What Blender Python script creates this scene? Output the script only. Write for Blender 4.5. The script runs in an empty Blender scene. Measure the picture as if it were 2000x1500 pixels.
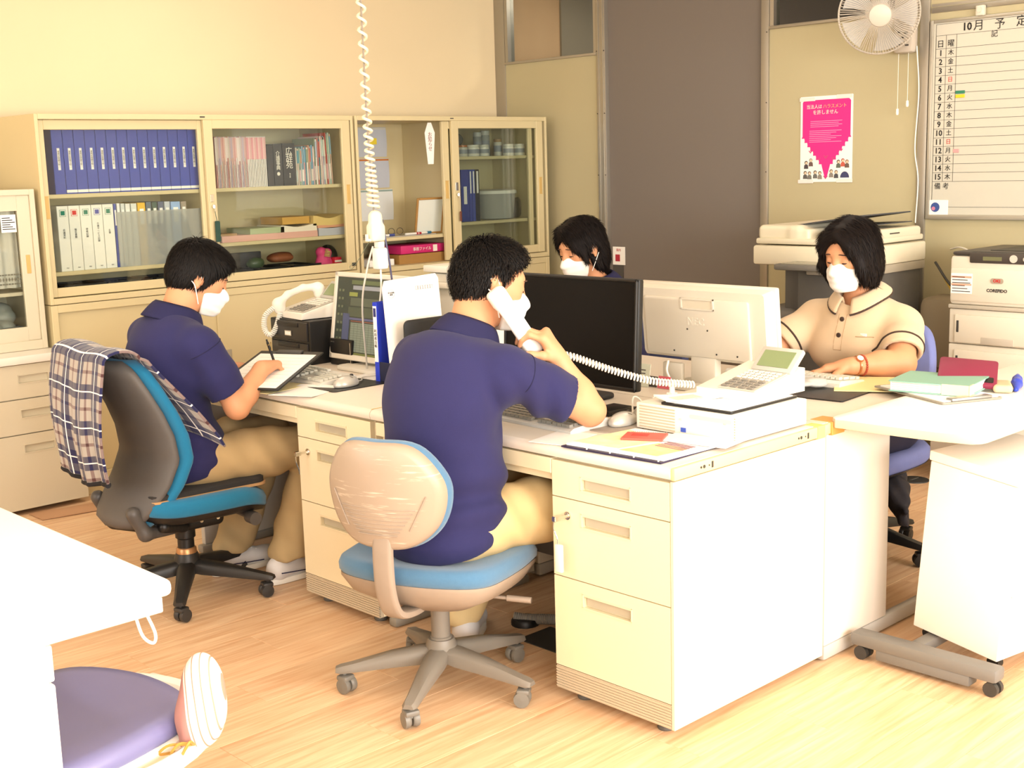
import bpy, bmesh, math, random
import numpy as np
from mathutils import Vector, Matrix, Euler

S = bpy.context.scene
COL = S.collection
rnd = random.Random(7)
PI = math.pi

# ------------------------------------------------------------------ camera, world, light, exposure
cam_d = bpy.data.cameras.new('camera')
cam_d.sensor_fit = 'HORIZONTAL'; cam_d.sensor_width = 36.0
cam_d.lens = 2468.96 / 2000.0 * 36.0
cam_d.clip_start = 0.05; cam_d.clip_end = 60
cam = bpy.data.objects.new('camera', cam_d); COL.objects.link(cam)
_yaw, _pitch, _roll = 0.80995, 0.171773, 0.0289064
_f = np.array([math.cos(_yaw)*math.cos(_pitch), math.sin(_yaw)*math.cos(_pitch), -math.sin(_pitch)])
_r = np.array([math.sin(_yaw), -math.cos(_yaw), 0.0]); _d = np.cross(_f, _r)
_r2 = math.cos(_roll)*_r + math.sin(_roll)*_d; _d2 = -math.sin(_roll)*_r + math.cos(_roll)*_d
_m = Matrix.Identity(4)
for i in range(3):
    _m[i][0] = _r2[i]; _m[i][1] = -_d2[i]; _m[i][2] = -_f[i]
_m[0][3], _m[1][3], _m[2][3] = -2.29853, -1.87132, 1.42437
cam.matrix_world = _m
S.camera = cam

w = bpy.data.worlds.new('daylight'); S.world = w; w.use_nodes = True
w.node_tree.nodes['Background'].inputs[0].default_value = (0.85, 0.92, 1.0, 1)
w.node_tree.nodes['Background'].inputs[1].default_value = 1.0

S.view_settings.view_transform = 'Standard'; S.view_settings.look = 'None'
S.view_settings.gamma = 1.0; S.view_settings.use_curve_mapping = False
S.view_settings.exposure = -0.6

ROOM_X0, ROOM_X1, ROOM_Y0, ROOM_Y1, ROOM_H = -4.6, 3.25, -4.2, 4.02, 2.62

def area_light(name, loc, rot, sx, sy, energy, col):
    d = bpy.data.lights.new(name, 'AREA'); d.shape = 'RECTANGLE'; d.size = sx; d.size_y = sy
    d.energy = energy; d.color = col
    o = bpy.data.objects.new(name, d); COL.objects.link(o); o.location = loc; o.rotation_euler = rot
    return o
# daylight entering by the windows of the wall behind the camera (facing +y) and the wall beside it (facing +x)
for _i, _x in enumerate((-3.2, -1.0, 1.2)):
    area_light('window_daylight', (_x, ROOM_Y0 + 0.03, 1.55), (PI/2, 0, 0), 1.7, 1.35, 240, (1.0, 0.98, 0.945))
for _y in (-1.6, 1.6):
    area_light('window_daylight', (ROOM_X0 + 0.03, _y, 1.55), (0, -PI/2, 0), 1.35, 1.8, 88, (1.0, 0.98, 0.945))

# ------------------------------------------------------------------ helpers
def lin(c):
    if isinstance(c, str):
        c = c.lstrip('#'); c = [int(c[i:i+2], 16)/255 for i in (0, 2, 4)]
    return tuple((x/12.92 if x <= .04045 else ((x+.055)/1.055)**2.4) for x in c[:3])

MATS = {}
def mat(name, col=None, rough=.5, metal=0., spec=.5, var=0., vscale=8., bump=0., bscale=200., trans=0., ior=1.45, emit=None, estr=0., alpha=1., sheen=0., coat=0., col2=None, stretch=None, detail=3.):
    if name in MATS: return MATS[name]
    m = bpy.data.materials.new(name); m.use_nodes = True
    nt = m.node_tree; b = nt.nodes['Principled BSDF']
    c = lin(col)
    b.inputs['Base Color'].default_value = (*c, 1); b.inputs['Roughness'].default_value = rough
    b.inputs['Metallic'].default_value = metal; b.inputs['Specular IOR Level'].default_value = spec
    b.inputs['IOR'].default_value = ior
    if trans: b.inputs['Transmission Weight'].default_value = trans
    if alpha < 1: b.inputs['Alpha'].default_value = alpha
    if sheen: b.inputs['Sheen Weight'].default_value = sheen
    if coat: b.inputs['Coat Weight'].default_value = coat
    if emit: b.inputs['Emission Color'].default_value = (*lin(emit), 1); b.inputs['Emission Strength'].default_value = estr
    if var or bump or col2:
        tc = nt.nodes.new('ShaderNodeTexCoord'); src = tc.outputs['Object']
        if stretch:
            mp = nt.nodes.new('ShaderNodeMapping'); mp.inputs['Scale'].default_value = stretch
            nt.links.new(src, mp.inputs[0]); src = mp.outputs[0]
    if var or col2:
        n = nt.nodes.new('ShaderNodeTexNoise'); n.inputs['Scale'].default_value = vscale; n.inputs['Detail'].default_value = detail
        nt.links.new(src, n.inputs['Vector'])
        mx = nt.nodes.new('ShaderNodeMix'); mx.data_type = 'RGBA'
        if col2: a, d = c, lin(col2)
        else: a, d = tuple(x*(1-var) for x in c), tuple(min(1, x*(1+var)) for x in c)
        mx.inputs[6].default_value = (*a, 1); mx.inputs[7].default_value = (*d, 1)
        nt.links.new(n.outputs['Fac'], mx.inputs[0]); nt.links.new(mx.outputs[2], b.inputs['Base Color'])
    if bump:
        n2 = nt.nodes.new('ShaderNodeTexNoise'); n2.inputs['Scale'].default_value = bscale; n2.inputs['Detail'].default_value = 2
        nt.links.new(src, n2.inputs['Vector'])
        bp = nt.nodes.new('ShaderNodeBump'); bp.inputs['Strength'].default_value = bump; bp.inputs['Distance'].default_value = .002
        nt.links.new(n2.outputs['Fac'], bp.inputs['Height']); nt.links.new(bp.outputs[0], b.inputs['Normal'])
    MATS[name] = m
    return m

def glass(name, tint=(1, 1, 1), rough=0.02, refl=.08, opac=0.0, ocol=(.5, .5, .5)):
    """thin pane: mostly transparent, a little mirror, optional milky share"""
    if name in MATS: return MATS[name]
    m = bpy.data.materials.new(name); m.use_nodes = True; nt = m.node_tree; nt.nodes.clear()
    out = nt.nodes.new('ShaderNodeOutputMaterial'); t = nt.nodes.new('ShaderNodeBsdfTransparent'); t.inputs[0].default_value = (*tint, 1)
    g = nt.nodes.new('ShaderNodeBsdfGlossy'); g.inputs['Roughness'].default_value = rough
    lw = nt.nodes.new("ShaderNodeLayerWeight"); lw.inputs[0].default_value = .5; pw_ = nt.nodes.new("ShaderNodeMath"); pw_.operation = "POWER"; pw_.inputs[1].default_value = 4.0; nt.links.new(lw.outputs["Facing"], pw_.inputs[0])
    fr = nt.nodes.new("ShaderNodeMath"); fr.operation = "MULTIPLY_ADD"; fr.inputs[1].default_value = 1-refl*.5; fr.inputs[2].default_value = refl*.5; nt.links.new(pw_.outputs[0], fr.inputs[0])
    mx = nt.nodes.new('ShaderNodeMixShader'); nt.links.new(fr.outputs[0], mx.inputs[0])
    nt.links.new(t.outputs[0], mx.inputs[1]); nt.links.new(g.outputs[0], mx.inputs[2])
    last = mx
    if opac:
        d = nt.nodes.new('ShaderNodeBsdfDiffuse'); d.inputs[0].default_value = (*ocol, 1)
        m2 = nt.nodes.new('ShaderNodeMixShader'); m2.inputs[0].default_value = opac
        nt.links.new(mx.outputs[0], m2.inputs[1]); nt.links.new(d.outputs[0], m2.inputs[2]); last = m2
    nt.links.new(last.outputs[0], out.inputs[0]); MATS[name] = m
    return m

def tag(o, label=None, cat=None, group=None, kind=None):
    if label: o['label'] = label
    if cat: o['category'] = cat
    if group: o['group'] = group
    if kind: o['kind'] = kind
    return o

def thing(name, label, cat, loc=(0, 0, 0), rz=0., group=None, rot=None):
    o = bpy.data.objects.new(name, None); COL.objects.link(o); o.empty_display_size = .05
    o.location = loc; o.rotation_euler = rot if rot else (0, 0, rz)
    return tag(o, label, cat, group)

def link(name, me, m=None, parent=None, loc=None, rot=None):
    o = bpy.data.objects.new(name, me); COL.objects.link(o)
    if m is not None and not me.materials: me.materials.append(m)
    if parent is not None: o.parent = parent
    if loc is not None: o.location = loc
    if rot is not None: o.rotation_euler = rot
    return o

def dup(o, parent=None, loc=None, rz=None):
    c = o.copy(); COL.objects.link(c); c.parent = parent
    if loc is not None: c.location = loc
    if rz is not None: c.rotation_euler = (0, 0, rz)
    for ch in list(o.children): dup(ch, c)
    return c

def rotm(ax, ang): return Matrix.Rotation(ang, 4, ax)
def TR(x, y, z): return Matrix.Translation((x, y, z))

_bevcache = {}
class MB:
    def __init__(s, M=None): s.v = []; s.f = []; s.M = M or Matrix.Identity(4)
    def add(s, vs, fs, M=None):
        T = s.M @ M if M is not None else s.M
        n = len(s.v); s.v.extend([tuple(T @ Vector(p)) for p in vs]); s.f.extend([tuple(i+n for i in f) for f in fs]); return s
    def box(s, x0, x1, y0, y1, z0, z1, bev=0., seg=2, M=None):
        x0, x1 = min(x0, x1), max(x0, x1); y0, y1 = min(y0, y1), max(y0, y1); z0, z1 = min(z0, z1), max(z0, z1)
        if bev <= 0:
            vs = [(x, y, z) for z in (z0, z1) for y in (y0, y1) for x in (x0, x1)]
            return s.add(vs, [(0, 2, 3, 1), (4, 5, 7, 6), (0, 1, 5, 4), (2, 6, 7, 3), (0, 4, 6, 2), (1, 3, 7, 5)], M)
        key = (round(x1-x0, 4), round(y1-y0, 4), round(z1-z0, 4), round(bev, 4), seg)
        if key not in _bevcache:
            bm = bmesh.new(); bmesh.ops.create_cube(bm, size=1)
            for v in bm.verts: v.co = (v.co.x*key[0], v.co.y*key[1], v.co.z*key[2])
            bmesh.ops.bevel(bm, geom=list(bm.edges), offset=min(bev, .49*min(key[:3])), segments=seg, affect='EDGES', profile=.5)
            bm.verts.index_update()
            _bevcache[key] = ([tuple(v.co) for v in bm.verts], [tuple(v.index for v in f.verts) for f in bm.faces]); bm.free()
        vs, fs = _bevcache[key]; c = ((x0+x1)/2, (y0+y1)/2, (z0+z1)/2)
        return s.add([(p[0]+c[0], p[1]+c[1], p[2]+c[2]) for p in vs], fs, M)
    def cyl(s, p0, p1, r0, r1=None, n=16, M=None, cap=True):
        r1 = r0 if r1 is None else r1
        p0, p1 = Vector(p0), Vector(p1); d = (p1-p0).normalized()
        a = d.orthogonal().normalized(); b = d.cross(a); vs = []
        for p, r in ((p0, r0), (p1, r1)):
            for i in range(n):
                t = 2*PI*i/n; vs.append(tuple(p + (a*math.cos(t)+b*math.sin(t))*r))
        fs = [(i, (i+1) % n, n+(i+1) % n, n+i) for i in range(n)]
        if cap: fs += [tuple(range(n-1, -1, -1)), tuple(range(n, 2*n))]
        return s.add(vs, fs, M)
    def tube(s, pts, r, n=8, closed=False, M=None):
        P = [Vector(p) for p in pts]; N = len(P); rr = r if hasattr(r, '__len__') else [r]*N
        vs = []; fs = []; prev = None
        for i in range(N):
            a = P[(i-1) % N] if (closed or i > 0) else P[i]; b = P[(i+1) % N] if (closed or i < N-1) else P[i]
            t = (b-a).normalized()
            if prev is None: u = t.orthogonal().normalized()
            else:
                u = prev - t*prev.dot(t); u = u.normalized() if u.length > 1e-8 else t.orthogonal().normalized()
            prev = u; w_ = t.cross(u)
            for k in range(n):
                th = 2*PI*k/n; vs.append(tuple(P[i]+(u*math.cos(th)+w_*math.sin(th))*rr[i]))
        for i in range(N if closed else N-1):
            j = (i+1) % N
            for k in range(n): fs.append((i*n+k, i*n+(k+1) % n, j*n+(k+1) % n, j*n+k))
        if not closed: fs += [tuple(range(n-1, -1, -1)), tuple(range((N-1)*n, N*n))]
        return s.add(vs, fs, M)
    def lathe(s, prof, n=24, c=(0, 0, 0), M=None):
        vs = []; fs = []; k = len(prof)
        for i in range(n):
            t = 2*PI*i/n
            for r, z in prof: vs.append((c[0]+r*math.cos(t), c[1]+r*math.sin(t), c[2]+z))
        for i in range(n):
            j = (i+1) % n
            for q in range(k-1): fs.append((i*k+q, j*k+q, j*k+q+1, i*k+q+1))
        if prof[0][0] > 1e-6: fs.append(tuple(i*k for i in range(n-1, -1, -1)))
        if prof[-1][0] > 1e-6: fs.append(tuple(i*k+k-1 for i in range(n)))
        return s.add(vs, fs, M)
    def prism(s, poly, z0, z1, M=None, bev=0.):
        n = len(poly)
        if bev:
            def inset(pl, d):
                out = []
                for i in range(len(pl)):
                    a, b, c = Vector(pl[i-1]), Vector(pl[i]), Vector(pl[(i+1) % len(pl)])
                    e1 = (b-a).normalized(); e2 = (c-b).normalized(); n1 = Vector((-e1.y, e1.x)); n2 = Vector((-e2.y, e2.x))
                    h = n1+n2; h = h/max(h.dot(h)/2, .3) if h.length > 1e-6 else n1
                    out.append(tuple(b+h*d))
                return out
            A = inset(poly, bev); B = inset(poly, bev*.3)
            rings = [(A, z0), (B, z0+bev*.3), (poly, z0+bev), (poly, z1-bev), (B, z1-bev*.3), (A, z1)]
        else: rings = [(poly, z0), (poly, z1)]
        vs = [(p[0], p[1], z) for pl, z in rings for p in pl]; fs = []
        for k in range(len(rings)-1):
            for i in range(n): j = (i+1) % n; fs.append((k*n+i, k*n+j, (k+1)*n+j, (k+1)*n+i))
        fs += [tuple(range(n-1, -1, -1)), tuple(range((len(rings)-1)*n, len(rings)*n))]
        return s.add(vs, fs, M)
    def grid(s, fn, nu, nv, cu=False, cv=False, M=None):
        vs = [fn(i/(nu if cu else nu-1), j/(nv if cv else nv-1)) for i in range(nu) for j in range(nv)]; fs = []
        for i in range(nu if cu else nu-1):
            for j in range(nv if cv else nv-1):
                a, b = i, (i+1) % nu; c, d = j, (j+1) % nv
                fs.append((a*nv+c, b*nv+c, b*nv+d, a*nv+d))
        return s.add(vs, fs, M)
    def sheet(s, fn, nu, nv, th, M=None):
        """open surface given a thickness (closed slab)"""
        P = [[Vector(fn(i/(nu-1), j/(nv-1))) for j in range(nv)] for i in range(nu)]
        top = []; bot = []
        for i in range(nu):
            for j in range(nv):
                du = P[min(i+1, nu-1)][j]-P[max(i-1, 0)][j]; dv = P[i][min(j+1, nv-1)]-P[i][max(j-1, 0)]
                nn = du.cross(dv); nn = nn.normalized() if nn.length > 1e-12 else Vector((0, 0, 1))
                top.append(tuple(P[i][j]+nn*th/2)); bot.append(tuple(P[i][j]-nn*th/2))
        n = nu*nv; fs = []
        for i in range(nu-1):
            for j in range(nv-1):
                a = i*nv+j; b = a+nv; fs.append((a, b, b+1, a+1)); fs.append((n+a, n+a+1, n+b+1, n+b))
        rim = [i*nv for i in range(nu)] + [(nu-1)*nv+j for j in range(1, nv)] + [i*nv+nv-1 for i in range(nu-2, -1, -1)] + [j for j in range(nv-2, 0, -1)]
        for k in range(len(rim)):
            a, b = rim[k], rim[(k+1) % len(rim)]; fs.append((a, n+a, n+b, b))
        return s.add(top+bot, fs, M)
    def mesh(s, name='m', sharp=35., smooth=True):
        me = bpy.data.meshes.new(name); me.from_pydata(s.v, [], s.f)
        if smooth:
            me.polygons.foreach_set('use_smooth', [True]*len(me.polygons)); me.update()
            if sharp: me.set_sharp_from_angle(angle=math.radians(sharp))
        me.update(); return me
    def build(s, name, m, parent=None, loc=None, rot=None, sharp=35., smooth=True):
        return link(name, s.mesh(name, sharp, smooth), m, parent, loc, rot)

def rpoly(x0, x1, y0, y1, r, n=5):
    """rounded rectangle outline, counter clockwise; r one radius or four (from x0y0 round)"""
    rr = r if hasattr(r, '__len__') else [r]*4; out = []
    for (cx, cy, a0), q in zip(((x0, y0, PI), (x1, y0, 1.5*PI), (x1, y1, 0), (x0, y1, .5*PI)), rr):
        if q <= 0: out.append((cx, cy)); continue
        sx = 1 if cx == x0 else -1; sy = 1 if cy == y0 else -1
        for k in range(n+1):
            t = a0 + .5*PI*k/n; out.append((cx+sx*q+q*math.cos(t), cy+sy*q+q*math.sin(t)))
    return out

def fillpoly(pts, n):
    """closed Catmull-Rom through 2d points"""
    out = []; N = len(pts)
    for i in range(N):
        p0, p1, p2, p3 = [Vector(pts[(i+k-1) % N]) for k in range(4)]
        for k in range(n):
            t = k/n; out.append(tuple(.5*((2*p1)+(p2-p0)*t+(2*p0-5*p1+4*p2-p3)*t*t+(3*p1-p0-3*p2+p3)*t**3)))
    return out

def spline(pts, n):
    """open Catmull-Rom through 3d points"""
    P = [Vector(p) for p in pts]; P = [2*P[0]-P[1]]+P+[2*P[-1]-P[-2]]; out = []
    for i in range(1, len(P)-2):
        p0, p1, p2, p3 = P[i-1:i+3]
        for k in range(n):
            t = k/n; out.append(.5*((2*p1)+(p2-p0)*t+(2*p0-5*p1+4*p2-p3)*t*t+(3*p1-p0-3*p2+p3)*t**3))
    out.append(P[-2]); return out

def coil(path, R, pitch, per=10):
    """helix of radius R wound around a dense path of points"""
    P = [Vector(p) for p in path]; L = [0.]
    for a, b in zip(P, P[1:]): L.append(L[-1]+(b-a).length)
    turns = L[-1]/pitch; N = int(turns*per); out = []; j = 0; prev = None
    for i in range(N+1):
        s_ = L[-1]*i/N
        while j < len(L)-2 and L[j+1] < s_: j += 1
        t = (s_-L[j])/max(L[j+1]-L[j], 1e-9); p = P[j].lerp(P[j+1], t); d = (P[j+1]-P[j]).normalized()
        if prev is None: u = d.orthogonal().normalized()
        else: u = (prev-d*prev.dot(d)).normalized()
        prev = u; v = d.cross(u); a = 2*PI*turns*i/N
        RR = R(i/N) if callable(R) else R
        out.append(p+(u*math.cos(a)+v*math.sin(a))*RR)
    return out

_txtcache = {}
def text_mesh(body, size=.02, ext=.0003, align='CENTER', bold=0., sp=1., lines=1.):
    key = (body, size, ext, align, bold, sp, lines)
    if key in _txtcache: return _txtcache[key]
    c = bpy.data.curves.new('lettering', 'FONT'); c.body = body; c.size = size; c.extrude = ext; c.align_x = align; c.align_y = 'CENTER'
    c.offset = bold; c.space_character = sp; c.space_line = lines; c.resolution_u = 2
    o = bpy.data.objects.new('lettering', c); COL.objects.link(o)
    dg = bpy.context.evaluated_depsgraph_get(); me = bpy.data.meshes.new_from_object(o.evaluated_get(dg)); me.materials.clear()
    bpy.data.objects.remove(o); bpy.data.curves.remove(c); _txtcache[key] = me
    return me

def text_into(mb, body, size, M, **k):
    me = text_mesh(body, size, **k)
    mb.add([tuple(v.co) for v in me.vertices], [tuple(p.vertices) for p in me.polygons], M)

# ------------------------------------------------------------------ signed-distance modelling (smooth continuous surfaces)
class SDF:
    def __init__(s): s.p = []; s.fn = None; s.slack = 1.25
    def cone(s, a, b, ra, rb, k=.02, op=0):
        a = np.array(a, np.float32); b = np.array(b, np.float32); s.p.append(('c', (a, b, ra, rb), k, op)); return s
    def chain(s, pts, rads, k=.02, op=0):
        for i in range(len(pts)-1): s.cone(pts[i], pts[i+1], rads[i], rads[i+1], k, op)
        return s
    def ell(s, c, r, R=None, k=.02, op=0):
        s.p.append(('e', (np.array(c, np.float32), np.array(r, np.float32), None if R is None else np.array(R, np.float32)), k, op)); return s
    def box(s, c, h, r, R=None, k=.02, op=0):
        s.p.append(('b', (np.array(c, np.float32), np.array(h, np.float32)-r, r, None if R is None else np.array(R, np.float32)), k, op)); return s
    def sub(s, o, k=.02): s.p.append(('s', o, k, 0)); return s
    def half(s, p, n, k=.004, op=1):
        n = np.array(n, np.float32); s.p.append(('h', (np.array(p, np.float32), n/np.linalg.norm(n)), k, op)); return s
    @staticmethod
    def prim(q, P):
        t, a = q[0], q[1]
        if t == 's': return a.ev(P)
        if t == 'c':
            pa = P-a[0]; ba = a[1]-a[0]; h = np.clip(pa@ba/max(float(ba@ba), 1e-12), 0, 1)
            return np.sqrt(((pa-h[:, None]*ba)**2).sum(1))-(a[2]+(a[3]-a[2])*h)
        if t == 'e':
            x = P-a[0]
            if a[2] is not None: x = x@a[2]
            k0 = np.sqrt(((x/a[1])**2).sum(1)); k1 = np.sqrt(((x/(a[1]**2))**2).sum(1))
            return k0*(k0-1)/np.maximum(k1, 1e-6)
        if t == 'b':
            x = P-a[0]
            if a[3] is not None: x = x@a[3]
            qd = np.abs(x)-a[1]
            return np.sqrt((np.maximum(qd, 0)**2).sum(1))+np.minimum(qd.max(1), 0)-a[2]
        return -((P-a[0])@a[1])   # half space: negative where removed
    @staticmethod
    def comb(d, e, k, op):
        if op == 0:
            if d is None: return e
            h = np.maximum(k-np.abs(d-e), 0)/max(k, 1e-6); return np.minimum(d, e)-h*h*k*.25
        e = -e if op == 1 else e
        h = np.maximum(k-np.abs(d-e), 0)/max(k, 1e-6); return np.maximum(d, e)+h*h*k*.25
    def ev(s, P, idx=None):
        d = None
        for i in (range(len(s.p)) if idx is None else idx):
            q = s.p[i]; e = s.prim(q, P)
            if d is None and q[3] != 0: d = np.full(len(P), 9., np.float32)
            d = s.comb(d, e, q[2], q[3])
        if s.fn is not None: d = d+s.fn(P)
        return d
    def bounds(s):
        lo = np.full(3, 1e9); hi = -lo
        for t, a, k, op in s.p:
            if op != 0: continue
            if t == 's':
                l_, h_ = a.bounds(); lo = np.minimum(lo, l_); hi = np.maximum(hi, h_); continue
            if t == 'c': pts = [a[0]-a[2], a[0]+a[2], a[1]-a[3], a[1]+a[3]]
            elif t == 'e': r = a[1].max() if a[2] is not None else a[1]; pts = [a[0]-r, a[0]+r]
            else: r = np.linalg.norm(a[1])+a[2] if a[3] is not None else a[1]+a[2]; pts = [a[0]-r, a[0]+r]
            for p in pts: lo = np.minimum(lo, p); hi = np.maximum(hi, p)
        return lo-.03, hi+.03
    def mesh(s, vox=.005, lohi=None):
        lo, hi = lohi if lohi else s.bounds(); B = 12
        lo = np.array(lo, np.float32); nb = np.ceil((np.array(hi)-lo)/(vox*B)).astype(int)
        hd = vox*B*math.sqrt(3)/2
        ib = np.stack(np.meshgrid(*[np.arange(n) for n in nb], indexing='ij'), -1).reshape(-1, 3)
        ctr = (lo+(ib+.5)*vox*B).astype(np.float32)
        prims = [s.prim(q, ctr) for q in s.p]
        d = None
        for e, q in zip(prims, s.p):
            if d is None and q[3] != 0: d = np.full(len(ctr), 9., np.float32)
            d = s.comb(d, e, q[2], q[3])
        if s.fn is not None: d = d+s.fn(ctr)
        un = np.min([e for e, q in zip(prims, s.p) if q[3] == 0], axis=0)
        keep = np.nonzero(np.abs(d) < hd*s.slack+.012)[0]
        ax = np.arange(B+1); lg = np.stack(np.meshgrid(ax, ax, ax, indexing='ij'), -1).reshape(-1, 3)
        n1 = B+1; gdim = nb*B+2
        keys = []; pos = []; quads = []
        corner = np.array([(i, j, k) for i in (0, 1) for j in (0, 1) for k in (0, 1)])
        edges = [(a, b) for a in range(8) for b in range(a+1, 8) if np.abs(corner[a]-corner[b]).sum() == 1]
        for bi in keep:
            use = []
            for i, (e, q) in enumerate(zip(prims, s.p)):
                if q[3] == 0:
                    if e[bi]-un[bi] < 2*hd*s.slack+q[2]+.01: use.append(i)
                elif e[bi] < hd*s.slack+q[2]+.01 or q[3] == 2: use.append(i)
            g = ib[bi]*B+lg; P = (lo+g*vox).astype(np.float32)
            D = s.ev(P, use).reshape(n1, n1, n1)
            if D.min() > 0 or D.max() < 0: continue
            I = D < 0
            c8 = [D[i:i+B, j:j+B, k:k+B] for i, j, k in corner]; s8 = [I[i:i+B, j:j+B, k:k+B] for i, j, k in corner]
            cnt = sum(x.astype(np.int8) for x in s8); act = (cnt > 0) & (cnt < 8)
            if not act.any(): continue
            ai = np.argwhere(act); vals = np.stack([x[act] for x in c8], 1)
            acc = np.zeros((len(ai), 3)); num = np.zeros(len(ai))
            for a, b in edges:
                va, vb = vals[:, a], vals[:, b]; m = (va < 0) != (vb < 0)
                t = np.where(m, va/np.where(m, va-vb, 1), 0)
                acc += m[:, None]*(corner[a]+(corner[b]-corner[a])*t[:, None]); num += m
            gi = ai+ib[bi]*B
            pos.append(lo+(gi+acc/num[:, None])*vox); keys.append((gi[:, 0]*gdim[1]+gi[:, 1])*gdim[2]+gi[:, 2])
            for axis in range(3):
                sl = [slice(0, B)]*3; sl2 = list(sl); sl2[axis] = slice(1, B+1)
                A_, B_ = I[tuple(sl)], I[tuple(sl2)]
                e = np.argwhere(A_ != B_)
                if len(e): quads.append((axis, e+ib[bi]*B, A_[tuple(e.T)]))
        if not pos: return np.zeros((0, 3)), []
        K = np.concatenate(keys); V = np.concatenate(pos); o = np.argsort(K); K = K[o]; V = V[o]
        F = []
        for axis, e, ins in quads:
            u, v = (axis+1) % 3, (axis+2) % 3; ids = []
            ok = np.ones(len(e), bool)
            for du, dv in ((0, 0), (1, 0), (1, 1), (0, 1)):
                c = e.copy(); c[:, u] -= du; c[:, v] -= dv
                k = (c[:, 0]*gdim[1]+c[:, 1])*gdim[2]+c[:, 2]; j = np.clip(np.searchsorted(K, k), 0, len(K)-1)
                ok &= (K[j] == k) & (c.min(1) >= 0); ids.append(j)
            q = np.stack(ids, 1); q[~ins] = q[~ins][:, ::-1]; F.append(q[ok])
        return V, np.concatenate(F)
    def build(s, name, m, parent=None, vox=.005, loc=(0, 0, 0), smooth_it=1, lohi=None):
        V, F = s.mesh(vox, lohi)
        for _ in range(smooth_it):   # one light Laplacian pass along quad edges
            acc = np.zeros_like(V); cn = np.zeros(len(V))
            for k in range(4):
                a, b = F[:, k], F[:, (k+1) % 4]
                np.add.at(acc, a, V[b]); np.add.at(cn, a, 1); np.add.at(acc, b, V[a]); np.add.at(cn, b, 1)
            V = V*.5+.5*acc/np.maximum(cn, 1)[:, None]
        V = V-np.array(loc)
        me = bpy.data.meshes.new(name); me.vertices.add(len(V)); me.vertices.foreach_set('co', V.astype(np.float32).ravel())
        me.loops.add(F.size); me.loops.foreach_set('vertex_index', F.astype(np.int32).ravel())
        me.polygons.add(len(F)); me.polygons.foreach_set('loop_start', np.arange(0, F.size, 4, dtype=np.int32))
        me.update(calc_edges=True); me.polygons.foreach_set('use_smooth', np.ones(len(F), bool)); me.validate(); me.update()
        return link(name, me, m, parent)

def vn(v): v = np.array(v, float); return v/np.linalg.norm(v)
# ------------------------------------------------------------------ materials used widely
M_wallA = mat('cream_wall_paint', '#dccaa6', .9, var=.02, vscale=3, bump=.08, bscale=300)
M_wallB = mat('beige_partition_panel', '#b5ab88', .6, var=.02, vscale=3)
M_alu = mat('brushed_aluminium_post', '#a8a296', .35, metal=.7, var=.04)
M_ivory = mat('ivory_steel', '#cfc096', .42, var=.015, vscale=4)
M_ivory_in = mat('ivory_steel_inside', '#cfc096', .5)
M_desk = mat('desk_ivory_steel', '#e6d8b6', .42, var=.012, vscale=5)
M_desktop = mat('desk_laminate', '#e2d7c8', .38, var=.02, vscale=30, bump=.02, bscale=600)
M_lgrey = mat('light_grey_plastic', '#c9c4b8', .45, var=.02)
M_white = mat('white_plastic', '#ece8de', .4, var=.01)
M_black = mat('black_plastic', '#191817', .42, var=.05)
M_dark = mat('dark_grey_plastic', '#3a3835', .5, var=.05)
M_chrome = mat('chrome', '#d8d6d0', .18, metal=1)
M_paper = mat('white_paper', '#f3f0ea', .8, var=.01)
M_ink = mat('black_ink', '#1c1a1a', .7)
M_red = mat('red_ink', '#c22a2a', .6)
M_rubber = mat('grey_rubber', '#5a5650', .7)
M_handle = mat('tan_pull_plastic', '#c9a765', .5)

def wood_mat():
    m = bpy.data.materials.new('oak_vinyl_plank'); m.use_nodes = True; nt = m.node_tree; b = nt.nodes['Principled BSDF']
    oi = nt.nodes.new('ShaderNodeObjectInfo'); tc = nt.nodes.new('ShaderNodeTexCoord')
    ad = nt.nodes.new('ShaderNodeVectorMath'); ad.operation = 'ADD'
    sc = nt.nodes.new('ShaderNodeVectorMath'); sc.operation = 'SCALE'; sc.inputs[0].default_value = (17, 31, 5)
    nt.links.new(oi.outputs['Random'], sc.inputs['Scale']); nt.links.new(tc.outputs['Object'], ad.inputs[0]); nt.links.new(sc.outputs[0], ad.inputs[1])
    mp = nt.nodes.new('ShaderNodeMapping'); mp.inputs['Scale'].default_value = (1.6, 26, 1); nt.links.new(ad.outputs[0], mp.inputs[0])
    n = nt.nodes.new('ShaderNodeTexNoise'); n.inputs['Scale'].default_value = 2.2; n.inputs['Detail'].default_value = 6; n.inputs['Distortion'].default_value = .6
    nt.links.new(mp.outputs[0], n.inputs['Vector'])
    cr = nt.nodes.new('ShaderNodeValToRGB'); cr.color_ramp.elements[0].position = .32; cr.color_ramp.elements[1].position = .7
    cr.color_ramp.elements[0].color = (*lin('#d2a57c'), 1); cr.color_ramp.elements[1].color = (*lin('#e9c8a2'), 1)
    nt.links.new(n.outputs['Fac'], cr.inputs[0])
    hs = nt.nodes.new('ShaderNodeHueSaturation'); mr = nt.nodes.new('ShaderNodeMapRange')
    mr.inputs['To Min'].default_value = .95; mr.inputs['To Max'].default_value = 1.05
    nt.links.new(oi.outputs['Random'], mr.inputs[0]); nt.links.new(mr.outputs[0], hs.inputs['Value']); nt.links.new(cr.outputs[0], hs.inputs['Color'])
    nt.links.new(hs.outputs[0], b.inputs['Base Color']); b.inputs['Roughness'].default_value = .36; b.inputs['Specular IOR Level'].default_value = .4
    return m
M_wood = wood_mat()
M_sub = mat('dark_subfloor', '#8a6844', .9)

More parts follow.
